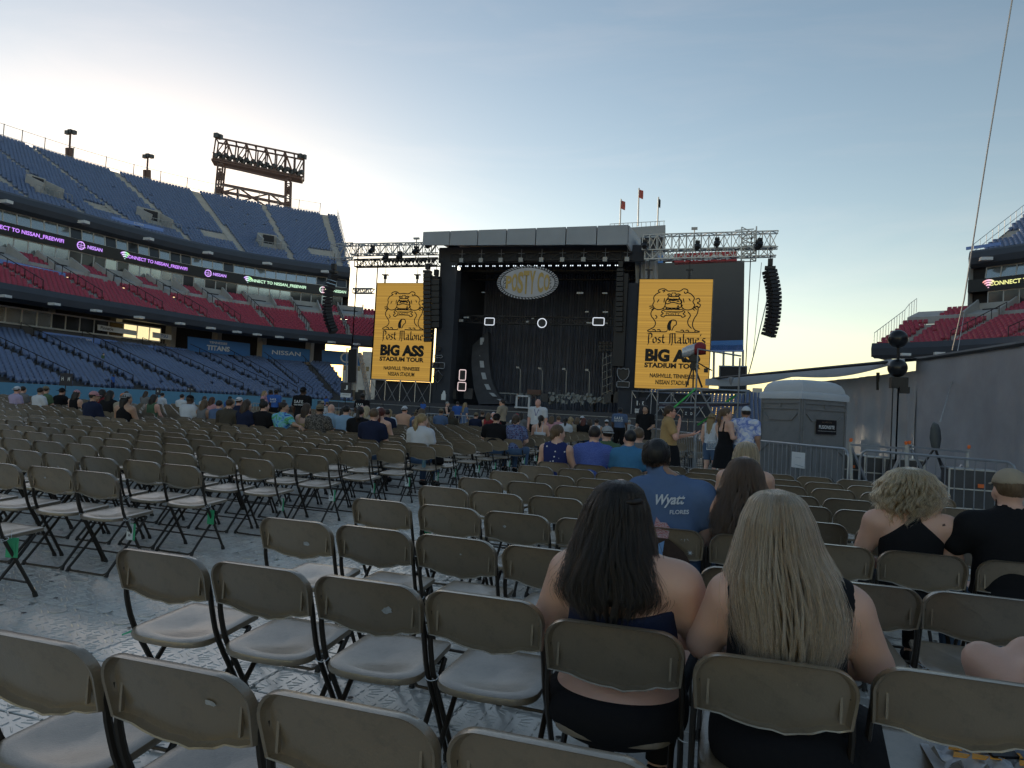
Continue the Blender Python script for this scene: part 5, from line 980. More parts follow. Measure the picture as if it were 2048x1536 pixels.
# covered tripod in front of the tent
TP = thing('covered_tripod', 'hooded microphone on black tripod before the grey tent wall', 'tripod', tuple(PD(1872, 990, 15.5)))
b = MB(); b.loft([[PD(x, y, 15.5+.1*math.sin(a)) for x, y, a in ((1866-w, yy, 0), (1868, yy-2, 1.5), (1876+w, yy+3, 3), (1870, yy+3, 4.5))] for yy, w in ((846, 1), (856, 5), (875, 7), (892, 4), (898, 2))]); b.build('hood', mat('hood_grey_green', (.09, .10, .10), .7), TP, True)
for (x, y) in ((1842, 935), (1888, 950), (1905, 972)): b = MB(); b.bar(PD(1870, 895, 15.5), PD(x, y, 15.5), .035 if x < 1900 else .012); b.build('leg', m_blk, TP)
# ---- guy cable, hoist lines
def cable(label, pts, r, name='cable', m=m_rail): T = thing(name, label, 'cable', tuple(pts[-1])); b = MB(); b.tube(pts, r, 6); b.build('strand', m, T)
cable('long steel guy cable running down across the sky at right', [PD(2026, -10, 60), PD(1975, 300, 62), PD(1928, 600, 64), PD(1905, 700, 66)], .06); cable('hoist line hanging beside the right speaker array', [PY(1534, 600, YS-.8), PY(1510, 700, YS-8), PY(1494, 760, YS-14)], .05); cable('thin hoist line left of the right speaker array', [PY(1523, 525, YS), PY(1512, 650, YS), PY(1506, 715, YS)], .03); cable('slack line down the tent wall to the tripod', [PD(1930, 620, 40), PD(1905, 760, 22), PD(1880, 845, 15.6)], .012)
# ---- camera platform
CP = thing('camera_scaffold', 'scaffold camera platform with green braces before the right screen', 'scaffold', (PD(1400, 935, 22)[0], PD(1400, 935, 22)[1], 0)); D0 = 22.; m_green = mat('brace_green', (.08, .5, .12), .5)
def post(x, yt, d): p = PD(x, yt, d); b = MB(); b.tube([(p[0], p[1], 0), p], .026, 8); b.build('upright', m_galv, CP, 'auto')
for x, yt, d in ((1396, 697, D0), (1480, 716, D0), (1316, 778, D0+.2), (1500, 781, D0+2), (1348, 781, D0+2)): post(x, yt, d)
for x0, y0, x1, y1, d in ((1317, 780, 1396, 777, D0), (1396, 777, 1502, 783, D0), (1396, 698, 1482, 712, D0), (1318, 806, 1396, 806, D0), (1396, 806, 1480, 806, D0), (1318, 815, 1396, 815, D0-.05), (1400, 786, 1455, 784, D0+.6), (1396, 880, 1480, 885, D0)): b = MB(); b.tube([PD(x0, y0, d), PD(x1, y1, d)], .026, 8); b.build('ledger', m_galv, CP, 'auto')
for x0, y0, x1, y1, m, d in ((1392, 777, 1348, 815, m_green, D0-.1), (1472, 790, 1450, 806, m_green, D0+.3), (1425, 830, 1395, 850, m_green, D0+1), (1400, 780, 1424, 826, m_galv, D0), (1480, 806, 1440, 880, m_galv, D0+.4)): b = MB(); b.tube([PD(x0, y0, d), PD(x1, y1, d)], .03, 8); b.build('brace', m, CP, 'auto')
b = MB(); A = [PD(x, y, d) for x, y, d in ((1318, 809, D0), (1480, 809, D0), (1500, 806, D0+2), (1348, 806, D0+2))]; b.loft([[p-Z*.06 for p in A], A]); b.build('lower_deck', mat('deck_purple', (.045, .035, .06), .6), CP); b = MB(); A = [PD(x, y, d) for x, y, d in ((1317, 781, D0), (1482, 781, D0), (1500, 779, D0+2), (1348, 779, D0+2))]; b.loft([[p-Z*.05 for p in A], A]); b.build('upper_deck', m_trussd, CP)
TC = thing('broadcast_camera', 'broadcast camera in silver cover with red hood on black tripod', 'camera', tuple(PD(1390, 776, 22.2))); d = 22.2
b = MB(); b.loft([[PD(x+s*math.cos(a)*0, y+h_*math.sin(a), d+.16*math.cos(a)) for a in np.linspace(0, 6.28, 10, endpoint=False)] for x, y, h_, s in ((1364, 706, 9, 1), (1374, 703, 12, 1), (1384, 700, 12, 1), (1392, 697, 11, 1))]); b.build('silver_cover', mat('cover_silver', (.62, .62, .64), .35, .3, .3, 14., .5, 14.), TC, 'auto')
b = MB(); b.loft([[PD(x, y+h_*math.sin(a), d+.2*math.cos(a)) for a in np.linspace(0, 6.28, 12, endpoint=False)] for x, y, h_ in ((1389, 699, 11), (1396, 697, 13), (1404, 697, 13), (1412, 699, 10))]); b.build('red_hood', mat('hood_red', (.26, .025, .03), .7, 0, .2, 9.), TC, True)
b = MB(); b.box(PD(1388, 717, d), (.22, .22, .2)); b.box(PD(1387, 730, d), (.16, .16, .3)); b.build('head', m_blk, TC)
for x, y in ((1372, 774), (1386, 776), (1404, 775)): b = MB(); b.bar(PD(1387, 728, d), PD(x, y, d), .045); b.build('leg', m_blk, TC)
b = MB(); b.tube([PD(1390, 722, d), PD(1410, 734, d), PD(1424, 741, d)], .02, 5); b.box(PD(1412, 741, d), (.12, .12, .12)); b.build('pan_bar', m_blk, TC)
# ---- section letters
def letter_sign(label, x, y, w, h, d, let, low=None, pole=True):
    c = PD(x, y, d); s = d/F; T = thing('section_sign', label, 'sign', (c[0], c[1], 0)); u = nrm(np.array([RT[0], RT[1], 0])); b = MB(); hw, hh = w*s/2, h*s/2; A = [c+u*sx*hw+Z*sz*hh for sx, sz in ((-1, -1), (1, -1), (1, 1), (-1, 1))]; nb = np.cross(u, Z); b.loft([[p-nb*.02 for p in A], A][::-1] if True else 0); b.build('board', mat('sign_navy', (.016, .018, .032), .5), T)
    nb = nb if nb@vw < 0 else -nb; n_ = len(let)
    for i, ch in enumerate(let): fit_text(ch, c+nb*.03+u*hw*(2*(i+.5)/n_-1)+Z*hh*(.32 if low else .1), u, Z, hw*.5/ n_*1.3, hh*.62, m_white, T, off=.02)
    if low:
        b = MB(); A = [c+nb*.026+u*sx*hw*.98+Z*hh*sz for sx, sz in ((-1, -.98), (1, -.98), (1, -.42), (-1, -.42))]; b.add(A, [(0, 1, 2, 3)]); b.build('white_strip', m_paper, T); fit_text(low, c+nb*.03-Z*hh*.62, u, Z, hw*1.4, hh*.14, m_blk, T)
    if pole: b = MB(); b.tube([(c[0], c[1], 0), c-Z*hh], .025, 6); b.build('pole', m_blk, T)
letter_sign('navy section sign with letter J before the left stage wing', 692, 780, 21, 30, 40, 'J', 'NISSAN'); letter_sign('pair of dark section signs HH at the left stand', 132, 759, 25, 25, 38, 'HH', None); letter_sign('small dark section sign with letter A at the blue wall', 316, 783, 10, 15, 50, 'A', None); letter_sign('small dark double section sign CC at the blue wall', 381, 779, 13, 9, 50, 'CC', None); letter_sign('dark section sign with letter K beside the scaffold', 1286, 808, 12, 26, 34, 'K', None); letter_sign('dark section sign facing left of the K sign', 1274, 811, 8, 30, 34.5, 'I', 'NISSAN'); letter_sign('dark section sign with letter D under the camera platform', 1377, 828, 22, 18, 36, 'ZD', None)
# vip stairs at the blue wall
T = thing('access_stairs', 'metal handrailed stairs leading from the field over the blue wall', 'stairs', tuple(PZ(205, 800, 0))); b = MB()
for k in range(6): b.tube([PD(170+k*9, 798, 70), PD(196+k*6, 772, 70)], .03, 5)
b.build('handrails', m_galv, T); b = MB(); [b.bar(PD(218+k*3.2, 770, 70), PD(218+k*3.2, 789, 70), .05) for k in range(9)]; b.bar(PD(218, 770, 70), PD(244, 771, 70), .06); b.build('gate', m_galv, T)
T = thing('framed_panel', 'black panel in a pale frame hanging under the awning left of the toilet', 'panel', tuple(PD(1465, 787, 40))); A = [PD(x, y, 40) for x, y in ((1438, 787), (1492, 787), (1493, 733), (1439, 732))]; b = MB(); b.loft([[p+[0, .1, 0] for p in A], A]); b.build('board', m_blk, T); b = MB(); b.tube(A, .06, 5, closed=True); b.build('frame', m_bars, T)
# ================================================================== PEOPLE: signed-distance bodies, meshed with surface nets
def _smin(a, b, k):
    h = np.clip(.5+.5*(b-a)/k, 0, 1); return b*(1-h)+a*h-k*h*(1-h)
def sd_prim(p, P):
    if p[0] == 'c':
        a, b, ra, rb = np.asarray(p[1], float), np.asarray(p[2], float), p[3], p[4]; d = b-a; t = np.clip(((P-a)@d)/max(1e-9, d@d), 0, 1); return np.linalg.norm(P-a-t[..., None]*d, axis=-1)-(ra+(rb-ra)*t)
    c, r = np.asarray(p[1], float), np.asarray(p[2], float); q = P-c
    if len(p) > 4 and p[4] is not None: q = q@np.asarray(p[4])
    k0 = np.linalg.norm(q/r, axis=-1); k1 = np.linalg.norm(q/(r*r), axis=-1); return k0*(k0-1)/np.maximum(k1, 1e-6)
def prim_box(p):
    if p[0] == 'c': a, b = np.asarray(p[1], float), np.asarray(p[2], float); r = max(p[3], p[4]); return np.minimum(a, b)-r, np.maximum(a, b)+r
    c, r = np.asarray(p[1], float), np.asarray(p[2], float); m = r.max() if len(p) > 4 and p[4] is not None else r; return c-m, c+m
def sdf_mesh(prims, h, cut=None, grow=0., smooth=1, kmul=1.):
    B = [prim_box(p) for p in prims]; lo = np.min([b[0] for b in B], 0)-3*h-grow; hi = np.max([b[1] for b in B], 0)+3*h+grow; n = np.ceil((hi-lo)/h).astype(int)+1
    ax = [lo[i]+h*np.arange(n[i]) for i in range(3)]; V = np.full(n, .2)
    for p, (a, b) in zip(prims, B):
        k = p[5 if p[0] == 'c' else 3]*kmul; m = k+grow+2*h; i0 = np.maximum(0, np.floor((a-m-lo)/h).astype(int)); i1 = np.minimum(n, np.ceil((b+m-lo)/h).astype(int)+1)
        sl = tuple(slice(i0[i], i1[i]) for i in range(3)); G = np.stack(np.meshgrid(*[ax[i][sl[i]] for i in range(3)], indexing='ij'), -1); d = sd_prim(p, G)-grow; V[sl] = _smin(V[sl], d, max(k, 1e-4))
    if cut is not None: G = np.stack(np.meshgrid(*ax, indexing='ij'), -1); V = np.maximum(V, cut(G[..., 0], G[..., 1], G[..., 2]))
    I = V < 0; cn = [I[a:n[0]-1+a, b:n[1]-1+b, c:n[2]-1+c] for a in (0, 1) for b in (0, 1) for c in (0, 1)]; s = sum(x.astype(np.int8) for x in cn); act = (s > 0) & (s < 8); idx = np.full(act.shape, -1); cells = np.argwhere(act); idx[act] = np.arange(len(cells))
    pos = np.zeros((len(cells), 3)); cnt = np.zeros(len(cells)); cv = {(a, b, c): V[cells[:, 0]+a, cells[:, 1]+b, cells[:, 2]+c] for a in (0, 1) for b in (0, 1) for c in (0, 1)}
    for a in cv:
        for d in range(3):
            if a[d] == 0:
                b = tuple(1 if i == d else a[i] for i in range(3)); va, vb = cv[a], cv[b]; m = (va < 0) != (vb < 0); t = np.where(m, va/np.where(m, va-vb, 1), 0); q = np.tile(np.array(a, float), (len(cells), 1)); q[:, d] += t; pos += q*m[:, None]; cnt += m
    pos = lo+h*(cells+pos/np.maximum(cnt, 1)[:, None]); Q = []
    for d in range(3):
        e, f = [(1, 2), (2, 0), (0, 1)][d]; sa = [slice(0, n[i]) for i in range(3)]; sb = list(sa); sa[d] = slice(0, n[d]-1); sb[d] = slice(1, n[d]); A_, B_ = I[tuple(sa)], I[tuple(sb)]
        for flip, mk in ((False, A_ & ~B_), (True, ~A_ & B_)):
            w = np.argwhere(mk); w = w[(w[:, e] > 0) & (w[:, f] > 0) & (w[:, e] < n[e]-1) & (w[:, f] < n[f]-1)]
            if not len(w): continue
            def cell(de, df): u = w.copy(); u[:, e] -= de; u[:, f] -= df; return idx[u[:, 0], u[:, 1], u[:, 2]]
            q = np.stack([cell(1, 1), cell(0, 1), cell(0, 0), cell(1, 0)], 1); Q.append(q[:, ::-1] if flip else q)
    Q = np.concatenate(Q); Q = Q[(Q >= 0).all(1)]
    for _ in range(smooth):
        acc = np.zeros_like(pos); c_ = np.zeros(len(pos))
        for i in range(4): j = Q[:, (i+1) % 4]; np.add.at(acc, Q[:, i], pos[j]); np.add.at(c_, Q[:, i], 1); np.add.at(acc, j, pos[Q[:, i]]); np.add.at(c_, j, 1)
        pos = .5*pos+.5*acc/np.maximum(c_, 1)[:, None]
    return pos, Q
m_skin = mat('skin', objcol=True, rough=.5, var=.06, vs=9., bump=.06, bs=120., sss=.15)
m_cloth = mat('cloth_plain', objcol=True, rough=.88, var=.10, vs=7., bump=.35, bs=16., spec=.2)
m_denim = mat('cloth_denim', objcol=True, rough=.9, var=.15, vs=30., bump=.3, bs=25., spec=.15)
def hair_mat(name, stretch=26.):
    m = bpy.data.materials.new(name); m.use_nodes = True; t, b, N, L = nodes_of(m); tc = N('ShaderNodeTexCoord'); mp = N('ShaderNodeMapping'); mp.inputs['Scale'].default_value = (stretch*3, stretch*3, stretch*.22); nz = N('ShaderNodeTexNoise'); nz.inputs['Scale'].default_value = 1.; nz.inputs['Detail'].default_value = 4; nz.inputs['Distortion'].default_value = .4; oi = N('ShaderNodeObjectInfo'); mr = N('ShaderNodeMapRange'); mr.inputs[3].default_value = .45; mr.inputs[4].default_value = 1.5; vm = N('ShaderNodeVectorMath'); vm.operation = 'SCALE'; bp = N('ShaderNodeBump'); bp.inputs['Strength'].default_value = .7; bp.inputs['Distance'].default_value = .01
    L(tc.outputs['Object'], mp.inputs[0]); L(mp.outputs[0], nz.inputs['Vector']); L(nz.outputs['Fac'], mr.inputs[0]); L(oi.outputs['Color'], vm.inputs[0]); L(mr.outputs[0], vm.inputs['Scale']); L(vm.outputs[0], b.inputs['Base Color']); L(nz.outputs['Fac'], bp.inputs['Height']); L(bp.outputs[0], b.inputs['Normal']); b.inputs['Roughness'].default_value = .5; return m
m_hair = hair_mat('hair_mass'); m_eye = mat('eye_white', (.6, .6, .58), .3, 0, 0); m_pupil = mat('eye_dark', (.02, .015, .01), .2, 0, 0)
def pat_mat(name, kind, cols, scale):
    m = bpy.data.materials.new(name); m.use_nodes = True; t, b, N, L = nodes_of(m); tc = N('ShaderNodeTexCoord'); cr = N('ShaderNodeValToRGB'); e = cr.color_ramp.elements
    if kind == 'noise': tx = N('ShaderNodeTexNoise'); tx.inputs['Scale'].default_value = scale; tx.inputs['Detail'].default_value = 3; tx.inputs['Distortion'].default_value = 1.5; out = tx.outputs['Fac']
    elif kind == 'vor': tx = N('ShaderNodeTexVoronoi'); tx.inputs['Scale'].default_value = scale; tx.inputs['Randomness'].default_value = .55; out = tx.outputs['Distance']
    else: tx = N('ShaderNodeTexWave'); tx.inputs['Scale'].default_value = scale; tx.bands_direction = 'Z'; tx.inputs['Distortion'].default_value = 4.; tx.inputs['Detail Scale'].default_value = 3.; out = tx.outputs['Fac']
    while len(e) < len(cols): e.new(.5)
    for i, (p, c) in enumerate(cols): e[i].position = p; e[i].color = (*c, 1)
    cr.color_ramp.interpolation = 'LINEAR' if kind == 'noise' else ('CONSTANT' if kind == 'vor' else 'LINEAR'); L(tc.outputs['Object'], tx.inputs['Vector']); L(out, cr.inputs[0]); L(cr.outputs[0], b.inputs['Base Color']); b.inputs['Roughness'].default_value = .88; b.inputs['Specular IOR Level'].default_value = .2; return m
PM = {'stars': pat_mat('cloth_stars', 'vor', [(0, (.65, .66, .72)), (.17, (.025, .035, .13))], 15.), 'tiedye': pat_mat('cloth_tie_dye_blue_green', 'noise', [(.32, (.02, .05, .40)), (.45, (.12, .35, .65)), (.52, (.25, .55, .68)), (.62, (.06, .38, .16)), (.72, (.35, .55, .25))], 6.), 'tiedye_w': pat_mat('cloth_tie_dye_white', 'noise', [(.38, (.16, .23, .58)), (.47, (.45, .52, .78)), (.56, (.70, .72, .80))], 7.), 'pattern': pat_mat('cloth_grey_print', 'vor', [(0, (.10, .09, .08)), (.25, (.22, .20, .18)), (.45, (.06, .055, .05))], 34.), 'floral': pat_mat('cloth_floral_navy', 'vor', [(0, (.35, .25, .35)), (.2, (.05, .06, .15)), (.5, (.16, .20, .35))], 22.), 'heather': pat_mat('cloth_heather_blue', 'wave', [(.2, (.055, .085, .33)), (.8, (.13, .19, .50))], 22.)}
# ---- bodies
def joints(p):
    g = p.get('g', 1.); le = p.get('lean', 0.); sw = p.get('sw', .185)
    if p.get('pose', 'sit') == 'sit':
        J = dict(pel=(0, -.035, .545), wst=(0, -.045+le*.25, .72), ch=(0, -.045+le*.6, .90), nb=(0, -.04+le, 1.07), hc=(p.get('hx', 0.), .005+le*1.1, 1.215))
        for s, k in ((-1, 'L'), (1, 'R')):
            J['sh'+k] = (s*sw, -.04+le*.9, .985); J['hip'+k] = (s*.095, .0, .53); J['kn'+k] = (s*p.get('kw', .13), .43, .535); J['an'+k] = (s*.12, .40, .10); J['ft'+k] = (s*.13, .53, .045); J['el'+k] = (s*(sw+.055*g), .03+le*.7, .76); J['ha'+k] = (s*.11, .27, .66)
    else:
        J = dict(pel=(0, 0, .93), wst=(0, .01, 1.09), ch=(0, .0, 1.27), nb=(0, -.01, 1.445), hc=(p.get('hx', 0.), .02, 1.595))
        for s, k in ((-1, 'L'), (1, 'R')):
            J['sh'+k] = (s*sw, -.01, 1.385); J['hip'+k] = (s*.095, 0, .90); J['kn'+k] = (s*.11, .03, .49); J['an'+k] = (s*.115, -.02, .085); J['ft'+k] = (s*.13, .12, .04); J['el'+k] = (s*(sw+.05), -.03, 1.12); J['ha'+k] = (s*(sw+.05), .08, .88)
    J.update(p.get('J', {})); return {k: np.asarray(v, float) for k, v in J.items()}
def rotz(a): c, s = math.cos(a), math.sin(a); return np.array([[c, -s, 0], [s, c, 0], [0, 0, 1]])
def head_prims(J, p):
    hc = J['hc']; Rm = rotz(p.get('hyaw', 0.)); t = p.get('hpitch', 0.); Rx = np.array([[1, 0, 0], [0, math.cos(t), -math.sin(t)], [0, math.sin(t), math.cos(t)]]); Rm = Rm@Rx; q = lambda x, y, z: hc+Rm@np.array([x, y, z])
    H = [('e', q(0, -.012, .012), (.076, .096, .100), .02, Rm), ('e', q(0, .032, -.045), (.058, .062, .070), .03, Rm), ('c', q(0, .088, -.002), q(0, .108, -.034), .009, .014, .012), ('c', q(-.03, .078, .018), q(.03, .078, .018), .014, .014, .02), ('e', q(0, .070, -.098), (.028, .024, .022), .02, Rm), ('c', q(-.018, .088, -.064), q(.018, .088, -.064), .008, .008, .012)]
    for s in (-1, 1): H += [('e', q(s*.078, -.006, -.012), (.010, .020, .032), .008, Rm@rotz(s*.35)), ('e', q(s*.042, .062, -.035), (.024, .024, .026), .02, Rm)]
    return H, q, Rm
def body_prims(p):
    J = joints(p); g = p.get('g', 1.); st = p.get('pose', 'sit') != 'sit'; H, q, Rm = head_prims(J, p); a = p.get('armg', 1.)*(.5+.5*g)
    dz = J['ch']-J['wst']
    T = [('e', J['pel'], (.165*g, .125*g, .135), .08), ('e', J['wst'], (.145*g, .110*g, .15), .08), ('e', J['ch'], (.165*(.6+.4*g), .112*(.6+.4*g), .165), .08), ('c', J['shL']*.84+J['nb']*.16, J['shR']*.84+J['nb']*.16, .056*(.6+.4*g), .056*(.6+.4*g), .07), ('c', J['nb']+[0, .0, -.03], J['hc']+Rm@np.array([0, -.01, -.06]), .060*(.7+.3*g), .052*(.8+.2*g), .03)]
    for k in 'LR': T.append(('c', J['nb']+[0, 0, -.01], J['sh'+k]+[0, 0, .005], .050, .048, .05))
    if p.get('fem'):
        for s in (-1, 1): T.append(('e', J['ch']+[s*.075, .095*g, -.02], (.062, .06, .065), .05))
    if p.get('rear'): T.append(('e', J['pel']+[0, -.075, -.035], (.175*g, .125*g, .12), .06))
    A = []; U = []; F_ = []; Lg = []; C = []
    for k in 'LR':
        s, e, h = J['sh'+k], J['el'+k], J['ha'+k]; U.append(('c', s, e, .056*a, .045*a, .045)); F_.append(('c', e, e+(h-e)*.8, .043*a, .028*a**.5, .02)); F_.append(('e', e+(h-e)*.92, (.030, .040, .022) if not p.get('nohand') else (.03, .03, .03), .012))
        hp, kn, an, ft = J['hip'+k], J['kn'+k], J['an'+k], J['ft'+k]; Lg.append(('c', hp, kn, .088*g, .062*g**.6, .05)); C.append(('c', kn, an, .056*g**.5, .038, .02)); C.append(('c', an, ft, .040, .032, .015))
    return J, H, T, U, F_, Lg, C, q, Rm
MESH = {}
def cached(key, fn):
    if key not in MESH: MESH[key] = fn()
    return MESH[key]
def keyof(p, *ks): return repr([(k, p.get(k)) for k in ks])
PK = ('pose', 'g', 'lean', 'sw', 'hx', 'hyaw', 'hpitch', 'fem', 'rear', 'armg', 'J', 'kw', 'nohand', 'res')
def person_meshes(p):
    r = p.get('res', .028); J, H, T, U, F_, Lg, C, q, Rm = body_prims(p); base = keyof(p, *PK); out = {}; st = p.get('pose', 'sit') != 'sit'
    hs = p.get('headres', r)
    out['body'] = cached('b'+base, lambda: np_mesh('body', *sdf_mesh(H+T+U+F_+Lg+C, r), m_skin, smooth=True))
    top = p.get('top', 'tee'); hem = p.get('hem', (J['pel'][2]+.02)); nbz = J['nb'][2]; ny = J['nb'][1]
    def tee():
        sl = {'tee': .62, 'long': 2.0}.get(top, .62); pr = list(T)
        for k, u, f in zip('LR', U, [F_[0], F_[2]]):
            if top == 'long': pr += [u, f]
            else: e = J['sh'+k]+(J['el'+k]-J['sh'+k])*sl; pr.append(('c', J['sh'+k], e, u[3]*1.12, u[4]*1.22, .05))
        c = lambda x, y, z: np.maximum(hem-z, .070-np.sqrt((x-J['nb'][0])**2+(y-ny-.015)**2+((z-nbz-.055)*.9)**2))
        return np_mesh('shirt', *sdf_mesh(pr, r, c, grow=.014), [m_cloth], smooth=True)
    def tank():
        if top == 'halter': c = lambda x, y, z: np.maximum(np.maximum(hem-z, z-(nbz-.02)), np.minimum(np.abs(x)-(.035+np.maximum(0, (nbz-.05-z))*1.15), .1+z*0))
        elif top == 'strap': c = lambda x, y, z: np.maximum(hem-z, np.minimum(z-(nbz-.20-.0*x), np.maximum(np.abs(np.abs(x)-.085)-.014, z-nbz-.0)))
        elif top == 'low': c = lambda x, y, z: np.maximum(hem-z, z-(.885-.035*np.cos(x*8)+.25*np.maximum(0, y)))
        else: c = lambda x, y, z: np.maximum(np.maximum(hem-z, np.abs(x)-(.150+p.get('topw', 0.)+.02*np.sin(z*60)*p.get('frill', 0))), .082-np.sqrt((x)**2+(y-ny-.0)**2+((z-nbz-.045)*.8)**2))
        return np_mesh('shirt', *sdf_mesh(T, r, c, grow=.013), [m_cloth], smooth=True)
    if top in ('tee', 'long'): out['shirt'] = cached('t'+top+repr(hem)+base, tee)
    elif top: out['shirt'] = cached('k'+top+repr((hem, p.get('topw'), p.get('frill')))+base, tank)
    bt = p.get('bottom', 'pants'); wz = p.get('waist', J['pel'][2]+.07)
    def pants():
        pr = [T[0]]+([T[-1]] if p.get('rear') else [])+list(Lg); c = lambda x, y, z: z-wz+0*x
        if bt == 'pants': pr += [C[0], C[2]]; c = lambda x, y, z: np.maximum(z-wz, .12-z)
        if bt == 'shorts' and st: c = lambda x, y, z: np.maximum(z-wz, .56-z)
        if bt == 'shorts' and not st: c = lambda x, y, z: np.maximum(z-wz, y-.30)
        if bt == 'skirt' and st: pr = [T[0], ('e', J['pel']+[0, 0, -.10], (.18*g_, .15*g_, .2), .05), ('c', J['pel']+[0, 0, -.12], J['pel']+[0, 0, -p.get('skl', .4)], .16*g_, p.get('skw', .26), .05)]; c = lambda x, y, z: np.maximum(z-wz, (J['pel'][2]-p.get('skl', .4))-z)
        return np_mesh('pants', *sdf_mesh(pr, r, c, grow=.016), [m_cloth], smooth=True)
    g_ = p.get('g', 1.)
    if bt: out['pants'] = cached('p'+bt+repr((wz, p.get('skl'), p.get('skw')))+base, pants)
    if bt in ('pants', 'shorts', 'skirt'):
        out['shoes'] = cached('s'+base, lambda: np_mesh('shoes', *sdf_mesh([('c', J['an'+k]-[0, .03, .03], J['ft'+k], .045, .042, .02) for k in 'LR'], min(r, .02), lambda x, y, z: np.maximum(z-.11, .004-z), grow=.008), [m_cloth], smooth=True))
    hair = p.get('hair'); hr = min(r, p.get('hres', .020))
    def hairm():
        face = lambda x, y, z: None
        hc = J['hc']; L_ = lambda G: None
        pr = [('e', q(0, -.018, .022), (.087, .103, .102), .01, Rm)]
        if hair == 'short': pr = [('e', q(0, -.018, .024), (.083, .100, .098), .01, Rm)]
        if hair in ('long', 'longw', 'bob', 'half'):
            ln = {'long': .36, 'longw': .42, 'bob': .16, 'half': .30}[hair]; w = {'long': .075, 'longw': .10, 'bob': .085, 'half': .085}[hair]
            pr += [('e', q(0, -.055, -.07), (.088, .065, .10), .04, Rm), ('c', q(-.04, -.075, -.06), q(-w*.75, -.105, -ln), .055, .038, .04), ('c', q(.04, -.075, -.06), q(w*.75, -.105, -ln+.02), .055, .036, .04), ('c', q(0, -.08, -.06), q(.01, -.115, -ln-.02), .055, .040, .04)]
        if hair == 'pony': pr += [('e', q(0, -.115, .035), (.03, .03, .035), .02, Rm), ('c', q(0, -.135, .03), q(.01, -.15, -.12), .034, .040, .03), ('c', q(.01, -.15, -.12), q(.0, -.125, -.27), .040, .016, .03)]
        if hair == 'bun': pr += [('e', q(0, -.06, .125), (.048, .048, .045), .02, Rm)]
        if hair == 'lowbun': pr += [('e', q(0, -.105, -.06), (.04, .035, .04), .03, Rm)]
        Ri = Rm.T
        def c(x, y, z):
            P = np.stack([x-hc[0], y-hc[1], z-hc[2]], -1)@Ri.T; lx, ly, lz = P[..., 0], P[..., 1], P[..., 2]
            fc = np.minimum(ly-.030+np.clip(-lz, -.1, .2)*.55, .062-lz)          # face opening: in front and below the fringe
            if hair in ('short', 'pony', 'bun', 'lowbun'): fc = np.maximum(fc, np.minimum(-.055-lz, .04+ly+0*lz) if hair == 'short' else -.2+0*lz)
            return fc
        def ns(V): return V
        v, f = sdf_mesh(pr, hr, c, smooth=1); d = v-hc; v = v+.006*np.sin(v[:, :1]*170+v[:, 2:]*23)*nrm([0, -1, 0])[None]*(hair != 'short')
        return np_mesh('hair', v, f, [m_hair], smooth=True)
    if hair and hair != 'bald': out['hair'] = cached('h'+hair+repr(hr)+base, hairm)
    cap = p.get('cap')
    def capm():
        back = cap == 'back'; s = -1 if back else 1; Ri = Rm.T; hc = J['hc']
        pr = [('e', q(0, -.012, .030), (.090, .106, .098), .01, Rm)]
        def c(x, y, z): P = np.stack([x-hc[0], y-hc[1], z-hc[2]], -1)@Ri.T; return .032-P[..., 2]
        v, f = sdf_mesh(pr, min(r, .018), c); b = MB(); n_ = 10
        rim = [(.084*math.cos(t), s*.095*math.sin(t)-.012) for t in np.linspace(.25, math.pi-.25, n_)]; out_ = [(.098*math.cos(t)*(.9 if cap != 'wide' else 1.6), s*(.095*math.sin(t)+.075*math.sin(t))-.012) for t in np.linspace(.25, math.pi-.25, n_)]
        if cap == 'wide': rim = [(.088*math.cos(t), .104*math.sin(t)-.012) for t in np.linspace(0, 2*math.pi, 20)]; out_ = [(.17*math.cos(t), .18*math.sin(t)-.012) for t in np.linspace(0, 2*math.pi, 20)]
        b.loft([[q(a[0], a[1], .036) for a in rim], [q(a[0], a[1], .026) for a in out_], [q(a[0], a[1], .018) for a in out_], [q(a[0], a[1], .028) for a in rim]], 0, caps=False, closed=False)
        k = len(v); F2 = [tuple(x) for x in f.tolist()]+[tuple(i+k for i in x) for x in b.f]; return np_mesh('cap', np.concatenate([v, np.array(b.v)]), F2, [m_cloth], smooth=True)
    if cap: out['cap'] = cached('c'+cap+base, capm)
    return out, J, q, Rm
COLS = dict(black=(.012, .012, .014), navy=(.018, .024, .055), white=(.62, .64, .68), grey=(.18, .18, .185), lgrey=(.34, .35, .36), olive=(.075, .065, .05), blue=(.05, .13, .42), dblue=(.03, .07, .28), lblue=(.28, .40, .52), teal=(.06, .20, .38), red=(.38, .04, .045), dred=(.17, .02, .025), pink=(.55, .28, .30), orange=(.70, .25, .12), tan=(.44, .29, .13), beige=(.38, .32, .24), lav=(.45, .38, .55), slate=(.10, .15, .26), denim=(.08, .13, .22), khaki=(.22, .18, .12), green=(.10, .16, .09), peach=(.65, .38, .26))
HCOL = dict(black=(.010, .008, .007), dark=(.022, .014, .010), brown=(.055, .032, .018), lbrown=(.12, .075, .04), blonde=(.33, .23, .11), pale=(.45, .36, .22), red=(.10, .022, .015), grey=(.30, .29, .28), auburn=(.075, .03, .016))
SKINS = dict(fair=(.68, .41, .305), mid=(.48, .29, .20), tan=(.38, .22, .145), dark=(.11, .06, .04), pink=(.70, .38, .29))
OCC = set()
def col(o, c): o.color = (*c, 1)
